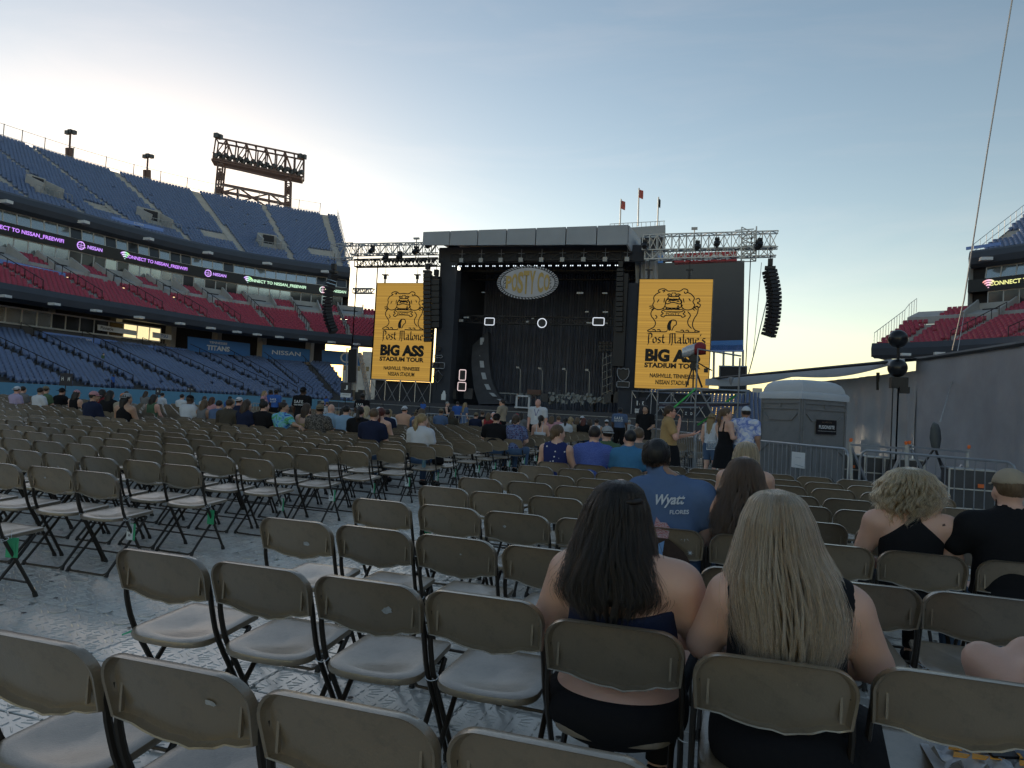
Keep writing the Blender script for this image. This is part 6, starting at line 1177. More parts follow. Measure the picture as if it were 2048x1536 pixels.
def person(label, loc, rz, p, group=None):
    out, J, q, Rm = person_meshes(p); s = p.get('s', 1.); T = thing('person', label, 'person', (*loc[:2], loc[2] if len(loc) > 2 else 0.), rz, group, world=False); T.scale = (s, s, s); ORG[T.name] = np.zeros(3)
    o = link('body', out['body'], T); col(o, SKINS[p.get('skin', 'fair')])
    for k, dflt in (('shirt', 'grey'), ('pants', 'denim'), ('shoes', 'black')):
        if k in out:
            v = p.get(k, dflt); me = out[k]
            if v in PM: me = me.copy(); me.materials[0] = PM[v]
            o = link({'shirt': 'shirt', 'pants': 'trousers' if p.get('bottom', 'pants') == 'pants' else p['bottom'], 'shoes': 'shoes'}[k], me, T)
            col(o, COLS.get(v, COLS['grey']))
    if 'hair' in out: o = link('hair', out['hair'], T); col(o, HCOL[p.get('hc', 'brown')])
    if 'cap' in out: o = link('cap' if p['cap'] != 'wide' else 'hat', out['cap'], T); col(o, COLS[p.get('capc', 'grey')])
    if p.get('eyes'):
        for s_ in (-1, 1): b = MB(); b.ball(q(s_*.031, .074, .0), .0125, 8); e = b.build('eye', m_eye, T, True); b = MB(); b.ball(q(s_*.031, .0835, .0), .0062, 6); b.build('iris', m_pupil, e, True)
        b = MB(); b.tube([q(-.022, .093, -.066), q(0, .0965, -.064), q(.022, .093, -.066)], .0045, 5); b.build('lips', mat('lips', (.32, .10, .09), .5), T, True)
    return T, J, q, Rm
# ---- a hand with five fingers (palm towards -z, fingers along +y, thumb towards +x)
def hand_mesh(curl, name='hand'):
    pr = [('e', (0, .045, 0), (.040, .050, .016), .015), ('c', (0, -.03, 0), (0, .02, 0), .026, .030, .02)]
    for i, (x, L_, r_) in enumerate(((.030, .072, .0088), (.011, .080, .0092), (-.009, .075, .0088), (-.028, .058, .0078))):
        a = .04*(1.5-i)*.6; p0 = np.array([x, .085, 0]); seg = L_/3; ang = 0; pts = [p0]
        for j in range(3): ang += curl*(.5 if j == 0 else .8); pts.append(pts[-1]+np.array([math.sin(a)*seg*1.0, math.cos(ang)*seg, -math.sin(ang)*seg]))
        for u, v in zip(pts[:-1], pts[1:]): pr.append(('c', u, v, r_, r_*.93, .004))
    t = [np.array([.03, .015, -.004]), np.array([.060, .045, -.016]), np.array([.070, .078, -.026])]
    pr += [('c', t[0], t[1], .014, .011, .012), ('c', t[1], t[2], .0105, .009, .004)]
    return np_mesh(name, *sdf_mesh(pr, .0055), m_skin, smooth=True)
HANDS = {c: hand_mesh(c) for c in (.25, .75)}
def put_hand(T, wrist, fdir, pdir, skin, side=1, curl=.25):
    y = nrm(fdir); z = -nrm(np.asarray(pdir)-y*(np.asarray(pdir)@y)); x = np.cross(y, z); o = link('hand', HANDS[curl], T); col(o, SKINS[skin]); M = np.eye(4); M[:3, 0] = x*side; M[:3, 1] = y; M[:3, 2] = z; M[:3, 3] = np.asarray(wrist); o.matrix_local = Matrix(M.tolist()); return o
# ================================================================== WHO SITS WHERE
def seat_at(x_px, d, y_px=820):
    P = PD(x_px, y_px, d); best = None
    for q in CH:
        k = (q[3], q[4], q[5])
        if k in OCC: continue
        dd = (q[0]-P[0])**2+((q[1]-P[1])*.6)**2
        if best is None or dd < best[0]: best = (dd, q)
    q = best[1]; OCC.add((q[3], q[4], q[5])); return q
def sit(label, x, d, group='spectators seated on the field', **p):
    q = seat_at(x, d); return person(label, (q[0], q[1]-.01), q[2]+p.pop('rz', random.uniform(-.12, .12)), p, group)
def stand(label, x, d, h=1.72, rz=0., group='people standing on the field', **p):
    P = PD(x, 830, d); p['pose'] = 'stand'; p['s'] = h/1.72; return person(label, (P[0], P[1], 0.), rz, p, group)
for k in ((('R', 1, 4)), ('R', 1, 5), ('R', 3, 4), ('R', 3, 5), ('R', 3, 7), ('R', 3, 8), ('R', 1, 7), ('R', 5, 5)): OCC.add(k)
M_ = .017
# row at the front of the right block, seen from behind
sit('woman in navy star print tank top, hair in a low ponytail, head turned right', 1116, 9.55, top='tank', shirt='stars', hair='lowbun', hc='lbrown', hyaw=-.7, fem=1, skin='fair', res=M_, g=1.05, s=.96, topw=.02, rz=-.1)
sit('man in heather blue polo with cropped grey hair', 1172, 9.55, top='tee', shirt='heather', hair='short', hc='dark', res=M_, g=1.22, sw=.2, s=.97, rz=0)
sit('man in backwards grey cap and olive grey shirt', 1215, 10.9, top='tee', shirt='green', hair='short', hc='dark', cap='back', capc='lgrey', res=M_, g=1.1, hyaw=.5, s=.96)
sit('man with sandy hair beyond the grey cap', 1262, 12.5, shirt='grey', hair='short', hc='lbrown', res=M_, s=.97)
sit('dark haired man in plain blue tee turning left', 1280, 9.6, shirt='teal', hair='short', hc='black', hyaw=.5, res=M_, g=1.15, s=.95, rz=.1)
# left block group near the middle of the picture
sit('man with curly blonde ponytailed woman beside him, navy tour tee, cropped sandy hair', 795, 13.2, shirt='navy', hair='short', hc='lbrown', res=M_, g=1.05)
sit('woman with long curly blonde ponytail in white tee', 840, 12.7, shirt='white', hair='pony', hc='blonde', fem=1, hyaw=-.5, res=M_, s=.97)
sit('woman with dark red ponytail and bare back in black top', 762, 15.4, top='halter', shirt='black', hair='pony', hc='red', fem=1, res=M_)
sit('woman with dark hair and black tee next to the red ponytail', 727, 15.6, shirt='black', hair='pony', hc='dark', fem=1, res=M_)
sit('woman with long straight pale blonde hair', 708, 17., shirt='beige', hair='longw', hc='pale', fem=1, res=M_, rz=-.2)
sit('dark haired person bent forward in light blue tee', 681, 16., shirt='lblue', hair='short', hc='black', lean=.14, res=M_)
sit('bald man with grey stubble in pale blue tee', 663, 17.3, shirt='lblue', hair=None, hpitch=-.2, res=M_)
sit('man in olive cap and grey printed shirt', 626, 15.2, shirt='pattern', hair='short', hc='dark', cap='back', capc='khaki', g=1.3, sw=.21, hyaw=.4, res=M_, skin='tan')
sit('woman with long brown wavy hair beside the olive cap', 591, 16.6, top='strap', shirt='tan', hair='long', hc='brown', fem=1, res=M_)
TD = sit('woman in blue green tie dye tee turning right, arm along the chair back', 566, 15.6, shirt='tiedye', hair='lowbun', hc='dark', fem=1, hyaw=-1.1, res=M_, headres=.014, eyes=1, skin='mid', J={'elR': (.36, -.08, .86), 'haR': (.62, -.19, .83)}, nohand=1, rz=-.1)
put_hand(TD[0], (.60, -.185, .832), (1, -.2, -.35), (0, .2, -1), 'mid', 1, .75)
sit('woman with black top knot bun in black tee', 536, 16.2, shirt='black', hair='bun', hc='black', fem=1, hyaw=-.5, res=M_)
sit('person in dark navy with shaggy brown hair leaning right', 513, 16.4, shirt='navy', hair='bob', hc='brown', g=1.2, res=M_, rz=-.25)
sit('man in dark olive sweater with sandy brown hair', 457, 16., top='long', shirt='olive', hair='short', hc='brown', g=1.3, sw=.21, res=M_)
sit('person in blue jacket with red and white patterned cap', 165, 15.8, top='long', shirt='navy', hair='short', hc='black', cap='front', capc='pink', hyaw=-.7, g=1.15, res=M_, skin='mid')
sit('woman with black hair in printed bandana and bare back beside him', 204, 15.4, top='halter', shirt='black', hair='long', hc='black', cap='back', capc='lgrey', fem=1, g=1.1, hyaw=-.6, res=M_, skin='mid')
# the front rows of the centre, man in black and friends
sit('large man in black tee and dark cap from behind', 1023, 16.8, shirt='black', hair='short', hc='dark', cap='back', capc='black', g=1.45, sw=.225, res=M_)
sit('woman in navy floral blouse with brown hair up', 1064, 16.6, shirt='floral', hair='lowbun', hc='brown', fem=1, g=1.15, res=M_)
sit('balding man in dark red tee leaning back with arm out', 1008, 21., shirt='dred', hair=None, g=1.15, rz=-.3, res=.022, skin='pink')
sit('woman with long brown hair beyond the man in black', 1035, 20., shirt='grey', hair='long', hc='brown', fem=1, res=.024)
sit('woman in striped top with dark ponytail near the white polo man', 1091, 20., top='strap', shirt='white', hair='pony', hc='dark', fem=1, res=.024)
# generic seated crowd: (px, depth, label, kwargs)
crowd = [
 (685, 20.5, 'woman in pink top with dark hair', dict(shirt='pink', hair='bob', hc='dark', fem=1)), (700, 21.5, 'man with sunburnt shaved head in pale grey tee', dict(shirt='lgrey', hair=None, skin='pink')), (745, 19.2, 'broad man in navy tee with yellow print', dict(shirt='navy', hair='short', hc='dark', g=1.25)), (741, 24., 'red haired woman in pale blue', dict(shirt='lblue', hair='long', hc='red', fem=1)),
 (757, 24.5, 'man in white cap and white tee with dark print', dict(shirt='white', hair='short', cap='front', capc='white')), (771, 26.5, 'man in cream cap further forward', dict(shirt='grey', hair='short', cap='front', capc='beige')), (776, 21.5, 'blonde woman in white tee at mid distance', dict(shirt='white', hair='long', hc='blonde', fem=1)), (811, 22.5, 'man in peach tee and white cap', dict(shirt='peach', hair='short', cap='back', capc='white', g=1.2)), (829, 21., 'person in brown cowboy hat', dict(shirt='tan', hair='long', hc='lbrown', cap='wide', capc='khaki', fem=1)), (850, 20.5, 'man in dark cap and slate camouflage shirt', dict(shirt='slate', hair='short', cap='back', capc='black', g=1.25)),
 (820, 18., 'blonde woman in black vest behind the ponytail', dict(top='tank', shirt='black', hair='long', hc='lbrown', fem=1)), (884, 26., 'man in camouflage shirt and cap by the barrier', dict(shirt='slate', hair='short', cap='front', capc='khaki')), (902, 27., 'brown haired person by the barrier end', dict(shirt='olive', hair='bob', hc='brown')), (950, 28., 'man in black with short brown hair, alone in his row', dict(shirt='black', hair='short', hc='brown')), (963, 26.5, 'man in dark cap and navy tee', dict(shirt='navy', hair='short', cap='back', capc='khaki')), (980, 26., 'woman in coral red vest with brown hair', dict(top='tank', shirt='red', hair='long', hc='lbrown', fem=1)), (992, 28., 'person in white tee next to the coral vest', dict(shirt='white', hair='short', cap='front', capc='white')), (1040, 27.5, 'person in red cap and white tee', dict(shirt='white', hair='short', hc='dark', cap='front', capc='red')), (1055, 27., 'woman with long dark hair right of the red cap', dict(shirt='grey', hair='long', hc='dark', fem=1)),
 (1103, 26., 'man with pink shirt and short hair right of the polo man', dict(shirt='pink', hair='short', hc='lbrown')), (1113, 25., 'woman in coral tee with light brown hair', dict(shirt='pink', hair='bob', hc='lbrown', fem=1)), (1125, 26.5, 'blonde woman with pulled back hair', dict(shirt='beige', hair='pony', hc='blonde', fem=1)), (1132, 25., 'woman with black ponytail and white sleeve', dict(shirt='white', hair='pony', hc='black', fem=1)), (1146, 28., 'woman with long beige blonde hair, seen from behind', dict(shirt='beige', hair='longw', hc='blonde', fem=1)), (1160, 27., 'woman with wavy brown blonde hair', dict(shirt='black', hair='long', hc='lbrown', fem=1)), (1168, 29., 'person in white cap far right of centre', dict(shirt='grey', hair='short', cap='front', capc='white')), (1174, 26., 'woman with dyed dark red hair in black', dict(shirt='black', hair='bob', hc='red', fem=1)), (1185, 27., 'brown haired woman in black', dict(shirt='black', hair='long', hc='brown', fem=1)), (1200, 26., 'man with dark hair in white vest', dict(top='tank', shirt='white', hair='short', hc='dark')), (1223, 29., 'man in white cap and patterned shirt', dict(shirt='pattern', hair='short', cap='front', capc='white')), (1265, 33., 'person in grey tee near the railing', dict(shirt='lgrey', hair='short', hc='grey')), (1340, 34., 'person in pale top below the platform', dict(shirt='pink', hair='bob', hc='blonde', fem=1)), (1300, 31., 'person in dark tee by the platform leg', dict(shirt='navy', hair='short')),
  (42, 23.5, 'person in grey tee with dark hair near the left edge', dict(shirt='grey', hair='short', hc='dark')), (50, 22.5, 'person in white beanie cap and lavender tee', dict(shirt='lav', hair='short', hc='lbrown', cap='back', capc='white')), (70, 21.5, 'broad person in white tee', dict(shirt='white', hair='short', hc='dark', g=1.3)),  (97, 23., 'person in green tee behind the black shirt', dict(shirt='green', hair='short', cap='front', capc='khaki')), (112, 21., 'woman in black vest and pink cap looking right', dict(top='tank', shirt='black', hair='bob', hc='dark', fem=1, cap='front', capc='pink')),   (150, 24.5, 'person in wide black hat', dict(shirt='black', hair='short', cap='wide', capc='black')),  (216, 21.5, 'curly dark haired person in maroon tee', dict(shirt='dred', hair='bob', hc='black', skin='dark')), (247, 20., 'woman with long black hair', dict(shirt='black', hair='longw', hc='black', fem=1)), (267, 19.5, 'man in bright orange cap and tan tee', dict(shirt='beige', hair='short', hc='lbrown', cap='front', capc='orange', g=1.3)), (303, 19.5, 'woman with dark hair and green grey vest', dict(top='tank', shirt='green', hair='long', hc='dark', fem=1)), (323, 19., 'man in white tee and black cap', dict(shirt='white', hair='short', cap='front', capc='black', skin='dark', g=1.2)),  (368, 18.8, 'blonde brown haired woman in dark grey vest', dict(top='tank', shirt='grey', hair='long', hc='lbrown', fem=1)), (394, 18.5, 'broad man in slate grey tee with dark hair', dict(shirt='slate', hair='short', hc='dark', g=1.35)),    (365, 30., 'person in white tee among the far left rows', dict(shirt='white', hair='short', hc='dark')), (385, 31., 'person in white with light hair in the far rows', dict(shirt='white', hair='bob', hc='blonde')), (402, 33., 'person in white looking left in the far rows', dict(shirt='white', hair='long', hc='brown')),  (440, 24., 'woman with reddish long hair', dict(shirt='pink', hair='long', hc='auburn', fem=1)),  (470, 25., 'woman with honey blonde hair in the middle rows', dict(shirt='tan', hair='long', hc='blonde', fem=1)), (495, 21., 'man in white cap and navy tee', dict(shirt='navy', hair='short', cap='back', capc='white')), (485, 34., 'person in bright blue jacket far off', dict(top='long', shirt='blue', hair='short', hc='black')), (505, 33., 'person in grey tee far off', dict(shirt='lgrey', hair='short')), (560, 36., 'person in camouflage among the standing staff', dict(shirt='pattern', hair='long', hc='brown')), (585, 32., 'bald man left of the staff in black', dict(shirt='olive', hair=None)), (630, 34., 'person in pale straw hat', dict(shirt='white', hair='short', cap='wide', capc='beige')), (655, 40., 'person with cap close to the barrier', dict(shirt='olive', hair='short', cap='front', capc='khaki')),  (275, 30., 'person in pale top before the blue wall', dict(shirt='white', hair='short')), (285, 33., 'person in grey near the blue wall', dict(shirt='grey', hair='bob')), (330, 34., 'person in white near the A sign', dict(shirt='white', hair='short', hc='black'))]
for x, d, lab, k in crowd:
    k.setdefault('res', .028); k.setdefault('s', random.uniform(.94, 1.03)); k.setdefault('skin', random.choice(['fair', 'fair', 'mid', 'tan', 'pink'])); sit(lab, x, d, **k)
# ---- standing people
AH = {'haL': (-.10, .30, 1.16), 'haR': (.10, .30, 1.16), 'elL': (-.25, .05, 1.10), 'elR': (.25, .05, 1.10)}
SB = stand('security staff in black tee lettered S.A.F.E. beside the left block', 603, 21., 1.76, 0, shirt='black', pants='black', hair='short', hc='black', cap='back', capc='black', skin='dark', g=1.2, sw=.21, res=.022)
def back_print(T, lines, w, z, y, c=m_white):
    for body, dz, h, ww in lines: fit_text(body, (0, y, z+dz), X, Z, ww, h, c, T, off=.02)
back_print(SB[0], [('S.A.F.E.', 0, .085, .30), ('EVENT SERVICES', -.09, .04, .30)], .3, 1.30, -.175)
S2 = stand('security staff in black tee lettered S.A.F.E. before the stage at left', 723, 27., 1.74, 0, shirt='black', pants='black', hair='short', hc='black', skin='dark', g=1.2, sw=.21, res=.024); back_print(S2[0], [('S.A.F.E.', 0, .085, .30), ('EVENT SERVICES', -.09, .04, .30)], .3, 1.30, -.175)
S3 = stand('security staff in navy vest lettered S.A.F.E. beside the right railings', 1240, 27., 1.75, -.1, shirt='slate', pants='black', hair='short', hc='black', skin='dark', g=1.2, sw=.205, res=.024); back_print(S3[0], [('S.A.F.E.', .02, .10, .32), ('EVENT SERVICES', -.08, .05, .32)], .3, 1.30, -.175)
S4 = stand('security staff in bright blue tee lettered S.A.F.E.', 549, 30., 1.74, 0, shirt='blue', pants='black', hair='short', hc='black', skin='dark', g=1.1, res=.024); back_print(S4[0], [('S.A.F.E.', 0, .085, .30), ('STAFF', -.10, .05, .26)], .3, 1.30, -.16)
stand('second staff member in blue tee left of the lettered one', 538, 31., 1.72, -.4, shirt='blue', pants='black', hair='short', hc='black', skin='dark', res=.026); stand('woman with blonde curls in pale pink top and black vest, standing', 526, 30., 1.66, -1.2, shirt='pink', pants='black', hair='long', hc='blonde', fem=1, res=.026)
stand('staff member in blue jacket far left by the stage', 650, 62., 1.72, 2.9, top='long', shirt='blue', pants='navy', hair='short', hc='black', skin='dark'); stand('staff member in blue facing the crowd below the left screen', 845, 62., 1.74, 3., shirt='blue', pants='navy', hair='short', hc='black', skin='dark')
stand('woman with grey hair in black vest standing at the stage barrier', 893, 36., 1.66, -1.3, top='tank', shirt='black', pants='black', hair='short', hc='grey', fem=1, J=AH); stand('man in royal blue tee standing before the stage', 914, 36.5, 1.70, .5, shirt='blue', pants='navy', hair='short', hc='dark'); stand('blonde woman in slate dress standing before the stage', 929, 35.5, 1.66, -.6, shirt='slate', bottom='skirt', pants='slate', hair='long', hc='blonde', fem=1)
MT = stand('young man in beige tee standing sideways holding a white cup', 1004, 25.5, 1.80, 1.35, shirt='beige', pants='black', hair='short', hc='dark', res=.02, eyes=1, J=AH, nohand=1); put_hand(MT[0], (-.10, .29, 1.16), (.3, 1, .1), (1, 0, 0), 'fair', 1, .75); put_hand(MT[0], (.10, .29, 1.16), (-.3, 1, .1), (-1, 0, 0), 'fair', -1, .75)
WP = stand('bald man in white polo with lanyard walking towards the camera', 1075, 22.5, 1.82, 3.1, shirt='white', pants='black', hair=None, skin='pink', g=1.25, sw=.205, res=.018, eyes=1, nohand=1)
for s_ in (-1, 1): put_hand(WP[0], (s_*.235, .07, .90), (0, .25, -1), (-s_, 0, 0), 'pink', s_, .75)
b = MB(); b.tube([(-.07, -.02, 1.47), (-.06, .12, 1.40), (0, .155, 1.22)], .008, 4); b.tube([(.07, -.02, 1.47), (.06, .12, 1.40), (0, .155, 1.22)], .008, 4); b.build('lanyard', mat('lanyard_purple', (.12, .10, .30), .6), WP[0]); b = MB(); b.box((0, .165, 1.16), (.09, .008, .12)); b.build('badge', m_paper, WP[0])
BT = stand('man with long dark curly hair in black tee by the railings', 1291, 22., 1.80, 2.9, shirt='black', pants='black', hair='half', hc='black', skin='mid', res=.018, eyes=1, J={'elL': (-.25, -.02, 1.12), 'elR': (.25, -.02, 1.12), 'haL': (-.18, .25, 1.02), 'haR': (.18, .2, 1.0)})
# woman in tan, clapping, profile to the right
WT = stand('woman in tan tee and long black skirt eating, hands raised, facing right', 1338, 13.2, 1.69, -1.35, shirt='tan', bottom='skirt', pants='black', skl=.80, skw=.33, waist=1.02, hair='lowbun', hc='brown', fem=1, g=1.25, res=.014, skin='pink', eyes=1, nohand=1, J={'elR': (.30, .10, 1.13), 'haR': (.06, .20, 1.46), 'elL': (-.24, .16, 1.12), 'haL': (-.12, .48, 1.20)})
put_hand(WT[0], (.08, .185, 1.42), (-.25, .15, 1), (-.3, -1, 0), 'pink', 1, .75); put_hand(WT[0], (-.125, .455, 1.195), (.1, 1, .35), (.2, -.2, 1), 'pink', 1, .25)
b = MB()
for s_ in (-1, 1): b.loft([[WT[2](s_*.033+.026*math.cos(a), .094, .004+.019*math.sin(a)) for a in np.linspace(0, 6.28, 10, endpoint=False)], [WT[2](s_*.033+.026*math.cos(a), .099, .004+.019*math.sin(a)) for a in np.linspace(0, 6.28, 10, endpoint=False)]]); b.bar(WT[2](s_*.058, .092, .008), WT[2](s_*.08, 0., .006), .004)
b.build('sunglasses', m_blk, WT[0])
# trio by the toilet
BD = stand('woman in short black dress with blonde ponytail holding a can, facing right', 1452, 14.3, 1.72, -1.0, top='strap', shirt='black', bottom='skirt', pants='black', skl=.40, skw=.22, waist=1.10, hair='pony', hc='lbrown', fem=1, res=.014, eyes=1, hyaw=-.4, nohand=1, J={'elR': (.24, .02, 1.14), 'haR': (.05, .30, 1.14), 'elL': (-.26, .10, 1.20), 'haL': (-.03, .36, 1.32)})
put_hand(BD[0], (.065, .275, 1.14), (-.3, 1, .1), (-1, -.2, 0), 'fair', 1, .75); put_hand(BD[0], (-.05, .33, 1.31), (.2, 1, .3), (0, 0, -1), 'fair', 1, .25)
b = MB(); b.tube([(.075+.03*math.cos(a), .26+.01*math.sin(a), 1.14+.03*math.sin(a)) for a in np.linspace(0, 6.28, 10, endpoint=False)], .006, 4, closed=True); b.build('red_wristband', mat('wristband_red', (.5, .03, .03), .6), BD[0])
P = PD(1452, 830, 14.3); cp = np.array([P[0], P[1], 0])+rotz(-1.0)@np.array([.02, .40, 1.16]); T = thing('drink_can', 'pale blue drink can held by the woman in the black dress', 'can', tuple(cp)); b = MB(); b.lathe([(.026, -.06), (.033, -.05), (.033, .05), (.027, .06), (.02, .058)], cp, 14); b.build('can_body', mat('can_blue', (.25, .45, .55), .3, .5), T, 'auto')
TDm = stand('man in white and blue tie dye tee and white cap, back to the camera', 1491, 14.2, 1.76, -.35, shirt='tiedye_w', pants='denim', hair='short', hc='dark', cap='front', capc='white', g=1.3, sw=.21, res=.014, hyaw=.6, skin='tan')
stand('woman with blonde hair and hat in overalls behind the black dress', 1424, 17., 1.62, -.5, top='tank', shirt='white', bottom='shorts', pants='denim', hair='long', hc='blonde', cap='wide', capc='khaki', fem=1, res=.018)
T = thing('clear_bag', 'clear plastic shoulder bag beside the denim shorts', 'bag', tuple(PD(1425, 893, 16.6))); b = MB(); c = PD(1425, 890, 16.6); b.tube([c+RT*x+Z*z for x, z in ((-.13, -.10), (.13, -.10), (.13, .09), (-.13, .09))], .012, 6, closed=True); b.tube([c+RT*-.13+Z*.09, c+Z*.45, c+RT*.13+Z*.09], .008, 5); b.build('piping', m_paper, T); b = MB(); b.box(c, (.22, .02, .16)); b.build('film', mat('clear_film', (.5, .55, .58), .15, 0, 0, alpha=.35), T)
# stage crew and people in the left stand
for x, y, lab, sh in ((1036, 792, 'crew member in black on the stage riser', 'black'), (1190, 800, 'crew member in dark clothes at stage right', 'black')):
    P = PY(x, y, YS+3); person(lab, (P[0], P[1], 1.72), 2., dict(pose='stand', shirt=sh, pants='black', hair='short', hc='dark', s=1.), 'crew on stage')
wl = on_cv(cvL, -24.)
for i, (x, y, sh) in enumerate(((36, 757, 'tan'), (50, 762, 'white'), (63, 764, 'pink'), (86, 756, 'white'), (97, 757, 'lblue'), (152, 760, 'white'), (160, 766, 'beige'), (8, 752, 'white'))):
    P = wl(x, y); ps = dict(shirt=sh, hair='short', hc=['dark', 'lbrown', 'black'][i % 3], s=1.); person(f'spectator in {sh} sitting in the lowest stand rows, {ordn(i+1)} counted there', (P[0], P[1], P[2]-1.15), -1.2, ps, 'spectators in the left stand')
P = on_cv(cvL, -18.)(206, 716); person('usher in neon yellow vest standing in the lower stand aisle', (P[0], P[1], P[2]-1.2), -1.2, dict(pose='stand', shirt='green', pants='black', hair='short', hc='black', s=1.), 'staff in the left stand')
P = on_cv(cvL, -27.5)(225, 775); person('steward in blue shirt by the stair gate at the wall', (P[0], P[1], .9), -1.2, dict(pose='stand', shirt='blue', pants='navy', hair='short', hc='black', skin='dark'), 'staff in the left stand')
for i, (x, y) in enumerate(((46, 727), (58, 733))): P = on_cv(cvL, -20.)(x, y); person(('spectator in lilac walking in the stand aisle, upper of two' if i == 0 else 'spectator in grey walking in the stand aisle, lower of two'), (P[0], P[1], P[2]-1.4), -1., dict(pose='stand', shirt='lav' if i == 0 else 'lgrey', pants='denim', hair='short', hc='dark', s=1.), 'spectators in the left stand')
# ================================================================== FOREGROUND FIGURES
def strand_mat(name, cols, rough=.35):
    m = bpy.data.materials.new(name); m.use_nodes = True; t = m.node_tree; N = t.nodes.new; L = t.links.new; t.nodes.remove(t.nodes['Principled BSDF']); h = N('ShaderNodeBsdfHairPrincipled'); h.parametrization = 'COLOR'; hi = N('ShaderNodeHairInfo'); cr = N('ShaderNodeValToRGB'); e = cr.color_ramp.elements
    while len(e) < len(cols): e.new(.5)
    for i, (p, c) in enumerate(cols): e[i].position = p; e[i].color = (*c, 1)
    L(hi.outputs['Random'], cr.inputs[0]); L(cr.outputs[0], h.inputs['Color']); h.inputs['Roughness'].default_value = rough; h.inputs['Radial Roughness'].default_value = .5; L(h.outputs[0], t.nodes['Material Output'].inputs['Surface']); return m
SM = {'dark': strand_mat('hair_strands_dark', [(0, (.004, .003, .0025)), (.85, (.008, .0055, .004)), (1, (.03, .015, .009))]), 'blonde': strand_mat('hair_strands_blonde', [(0, (.10, .052, .026)), (.35, (.27, .155, .082)), (.65, (.48, .31, .18)), (1, (.76, .57, .40))]), 'brown': strand_mat('hair_strands_brown', [(0, (.02, .012, .008)), (.7, (.05, .028, .017)), (1, (.12, .07, .04))]), 'gold': strand_mat('hair_strands_gold', [(0, (.17, .095, .048)), (.5, (.40, .25, .12)), (1, (.62, .44, .26))])}
def strands(T, env, n, key, tip, seed=1, npt=20, rad=.0008, wave=.006, fmax=1.9, tipvar=.05, clump=.6, wfreq=30., flare=0., nclump=60, basemat=None, ell=(.80, 1.04), basecol=None):
    r = np.random.default_rng(seed); loc = np.array(T.location); s = T.scale[0]; E_ = np.array(env, float); zt = E_[0, 0]; order = np.argsort(E_[:, 0]); zz = E_[order, 0]
    f = lambda k, z: np.interp(z, zz, E_[order, k])
    cl = r.uniform(-fmax, fmax, nclump); clt = r.normal(0, tipvar, nclump); clp = r.uniform(0, 6.28, nclump); P = np.zeros((n, npt, 3))
    ph = r.uniform(-fmax, fmax, n); ci = np.argmin(np.abs(ph[:, None]-cl[None]), 1); ly = r.uniform(ell[0], ell[1], n); t = np.linspace(0, 1, npt)[None, :]
    zend = tip+clt[ci]+r.normal(0, tipvar*.35, n)+.02*np.abs(ph); zst = zt-r.uniform(0, .012, n)
    z = zst[:, None]+(zend-zst)[:, None]*(t**1.35*.75+.25*t); pc = ph[:, None]+(cl[ci]-ph)[:, None]*clump*t**1.5
    w = f(3, z); d = f(4, z); wv = wave*t*np.sin(z*wfreq+clp[ci][:, None]+r.normal(0, .35, n)[:, None])
    lw = ly[:, None]*(1+flare*t**3*r.normal(0, .5, n)[:, None])
    P[..., 0] = f(1, z)+w*lw*np.sin(pc)+wv; P[..., 1] = f(2, z)-d*lw*np.cos(pc)+wv*.6; P[..., 2] = z
    P = (P-loc)/s; cu = bpy.data.hair_curves.new('hair'); cu.add_curves([npt]*n); cu.attributes['position'].data.foreach_set('vector', P.reshape(-1).astype(np.float32))
    ra = cu.attributes.get('radius') or cu.attributes.new('radius', 'FLOAT', 'POINT'); rv = np.tile(rad/s*np.r_[np.ones(npt-5), np.linspace(1, .25, 5)], n); ra.data.foreach_set('value', rv.astype(np.float32)); cu.materials.append(SM[key])
    o = link('hair_strands', cu, T)
    # the mass of hair beneath the outer strands
    b = MB(); lv = np.linspace(0, 1, 16); b.loft([[(np.array([f(1, q)+f(3, q)*.88*math.sin(a), f(2, q)-f(4, q)*.88*math.cos(a), q])-loc)/s for a in np.linspace(-fmax, fmax, 22)]+[(np.array([f(1, q)+f(3, q)*.5*math.sin(a), f(2, q)-.01, q])-loc)/s for a in (fmax*.5, -fmax*.5)] for q in zt-.012+(tip+.035-zt)*lv], 0); hm = b.build('hair', m_hair, T, True); col(hm, basecol or HCOL['dark']); return o
SK = dict(skin='fair')
# woman with dark hair in navy top
c = (-.345, 2.595); DW = person('woman with long dark hair in navy low backed top and black shorts, front centre', c, 0, dict(s=.92, g=1.38, sw=.214, top='low', shirt='navy', hem=.70, bottom='pants', pants='black', waist=.578, rear=1, fem=1, hair=None, hx=-.035, hpitch=-.15, res=.0105, armg=1.32, kw=.17, J={'shL': (-.205, -.04, .955), 'shR': (.205, -.04, .955), 'elL': (-.292, .05, .76), 'elR': (.29, .05, .77), 'haL': (-.16, .28, .66), 'haR': (.15, .28, .66)}, **SK), 'women seated in the nearest row')
strands(DW[0], [(1.222, -.375, 2.560, .012, .015), (1.212, -.375, 2.560, .050, .055), (1.19, -.378, 2.565, .080, .088), (1.13, -.384, 2.57, .108, .115), (1.05, -.388, 2.565, .124, .125), (.96, -.388, 2.54, .140, .125), (.89, -.382, 2.515, .160, .105), (.84, -.378, 2.50, .160, .095), (.78, -.372, 2.49, .120, .085), (.70, -.37, 2.485, .10, .08)], 8500, 'dark', .795, 3, wave=.009, fmax=2.0, tipvar=.042, nclump=120, clump=.5, flare=.3, rad=.0006, basecol=(.006, .0045, .004))
def tie(T, c, r, label_mat): b = MB(); b.tube([np.array(c)+np.array([r*math.cos(a), .006*math.sin(a*2), r*.8*math.sin(a)]) for a in np.linspace(0, 6.28, 14, endpoint=False)], .006, 5, closed=True); b.build('hair_tie', label_mat, T)
tie(DW[0], (-.03, -.118, 1.235), .015, m_blk)
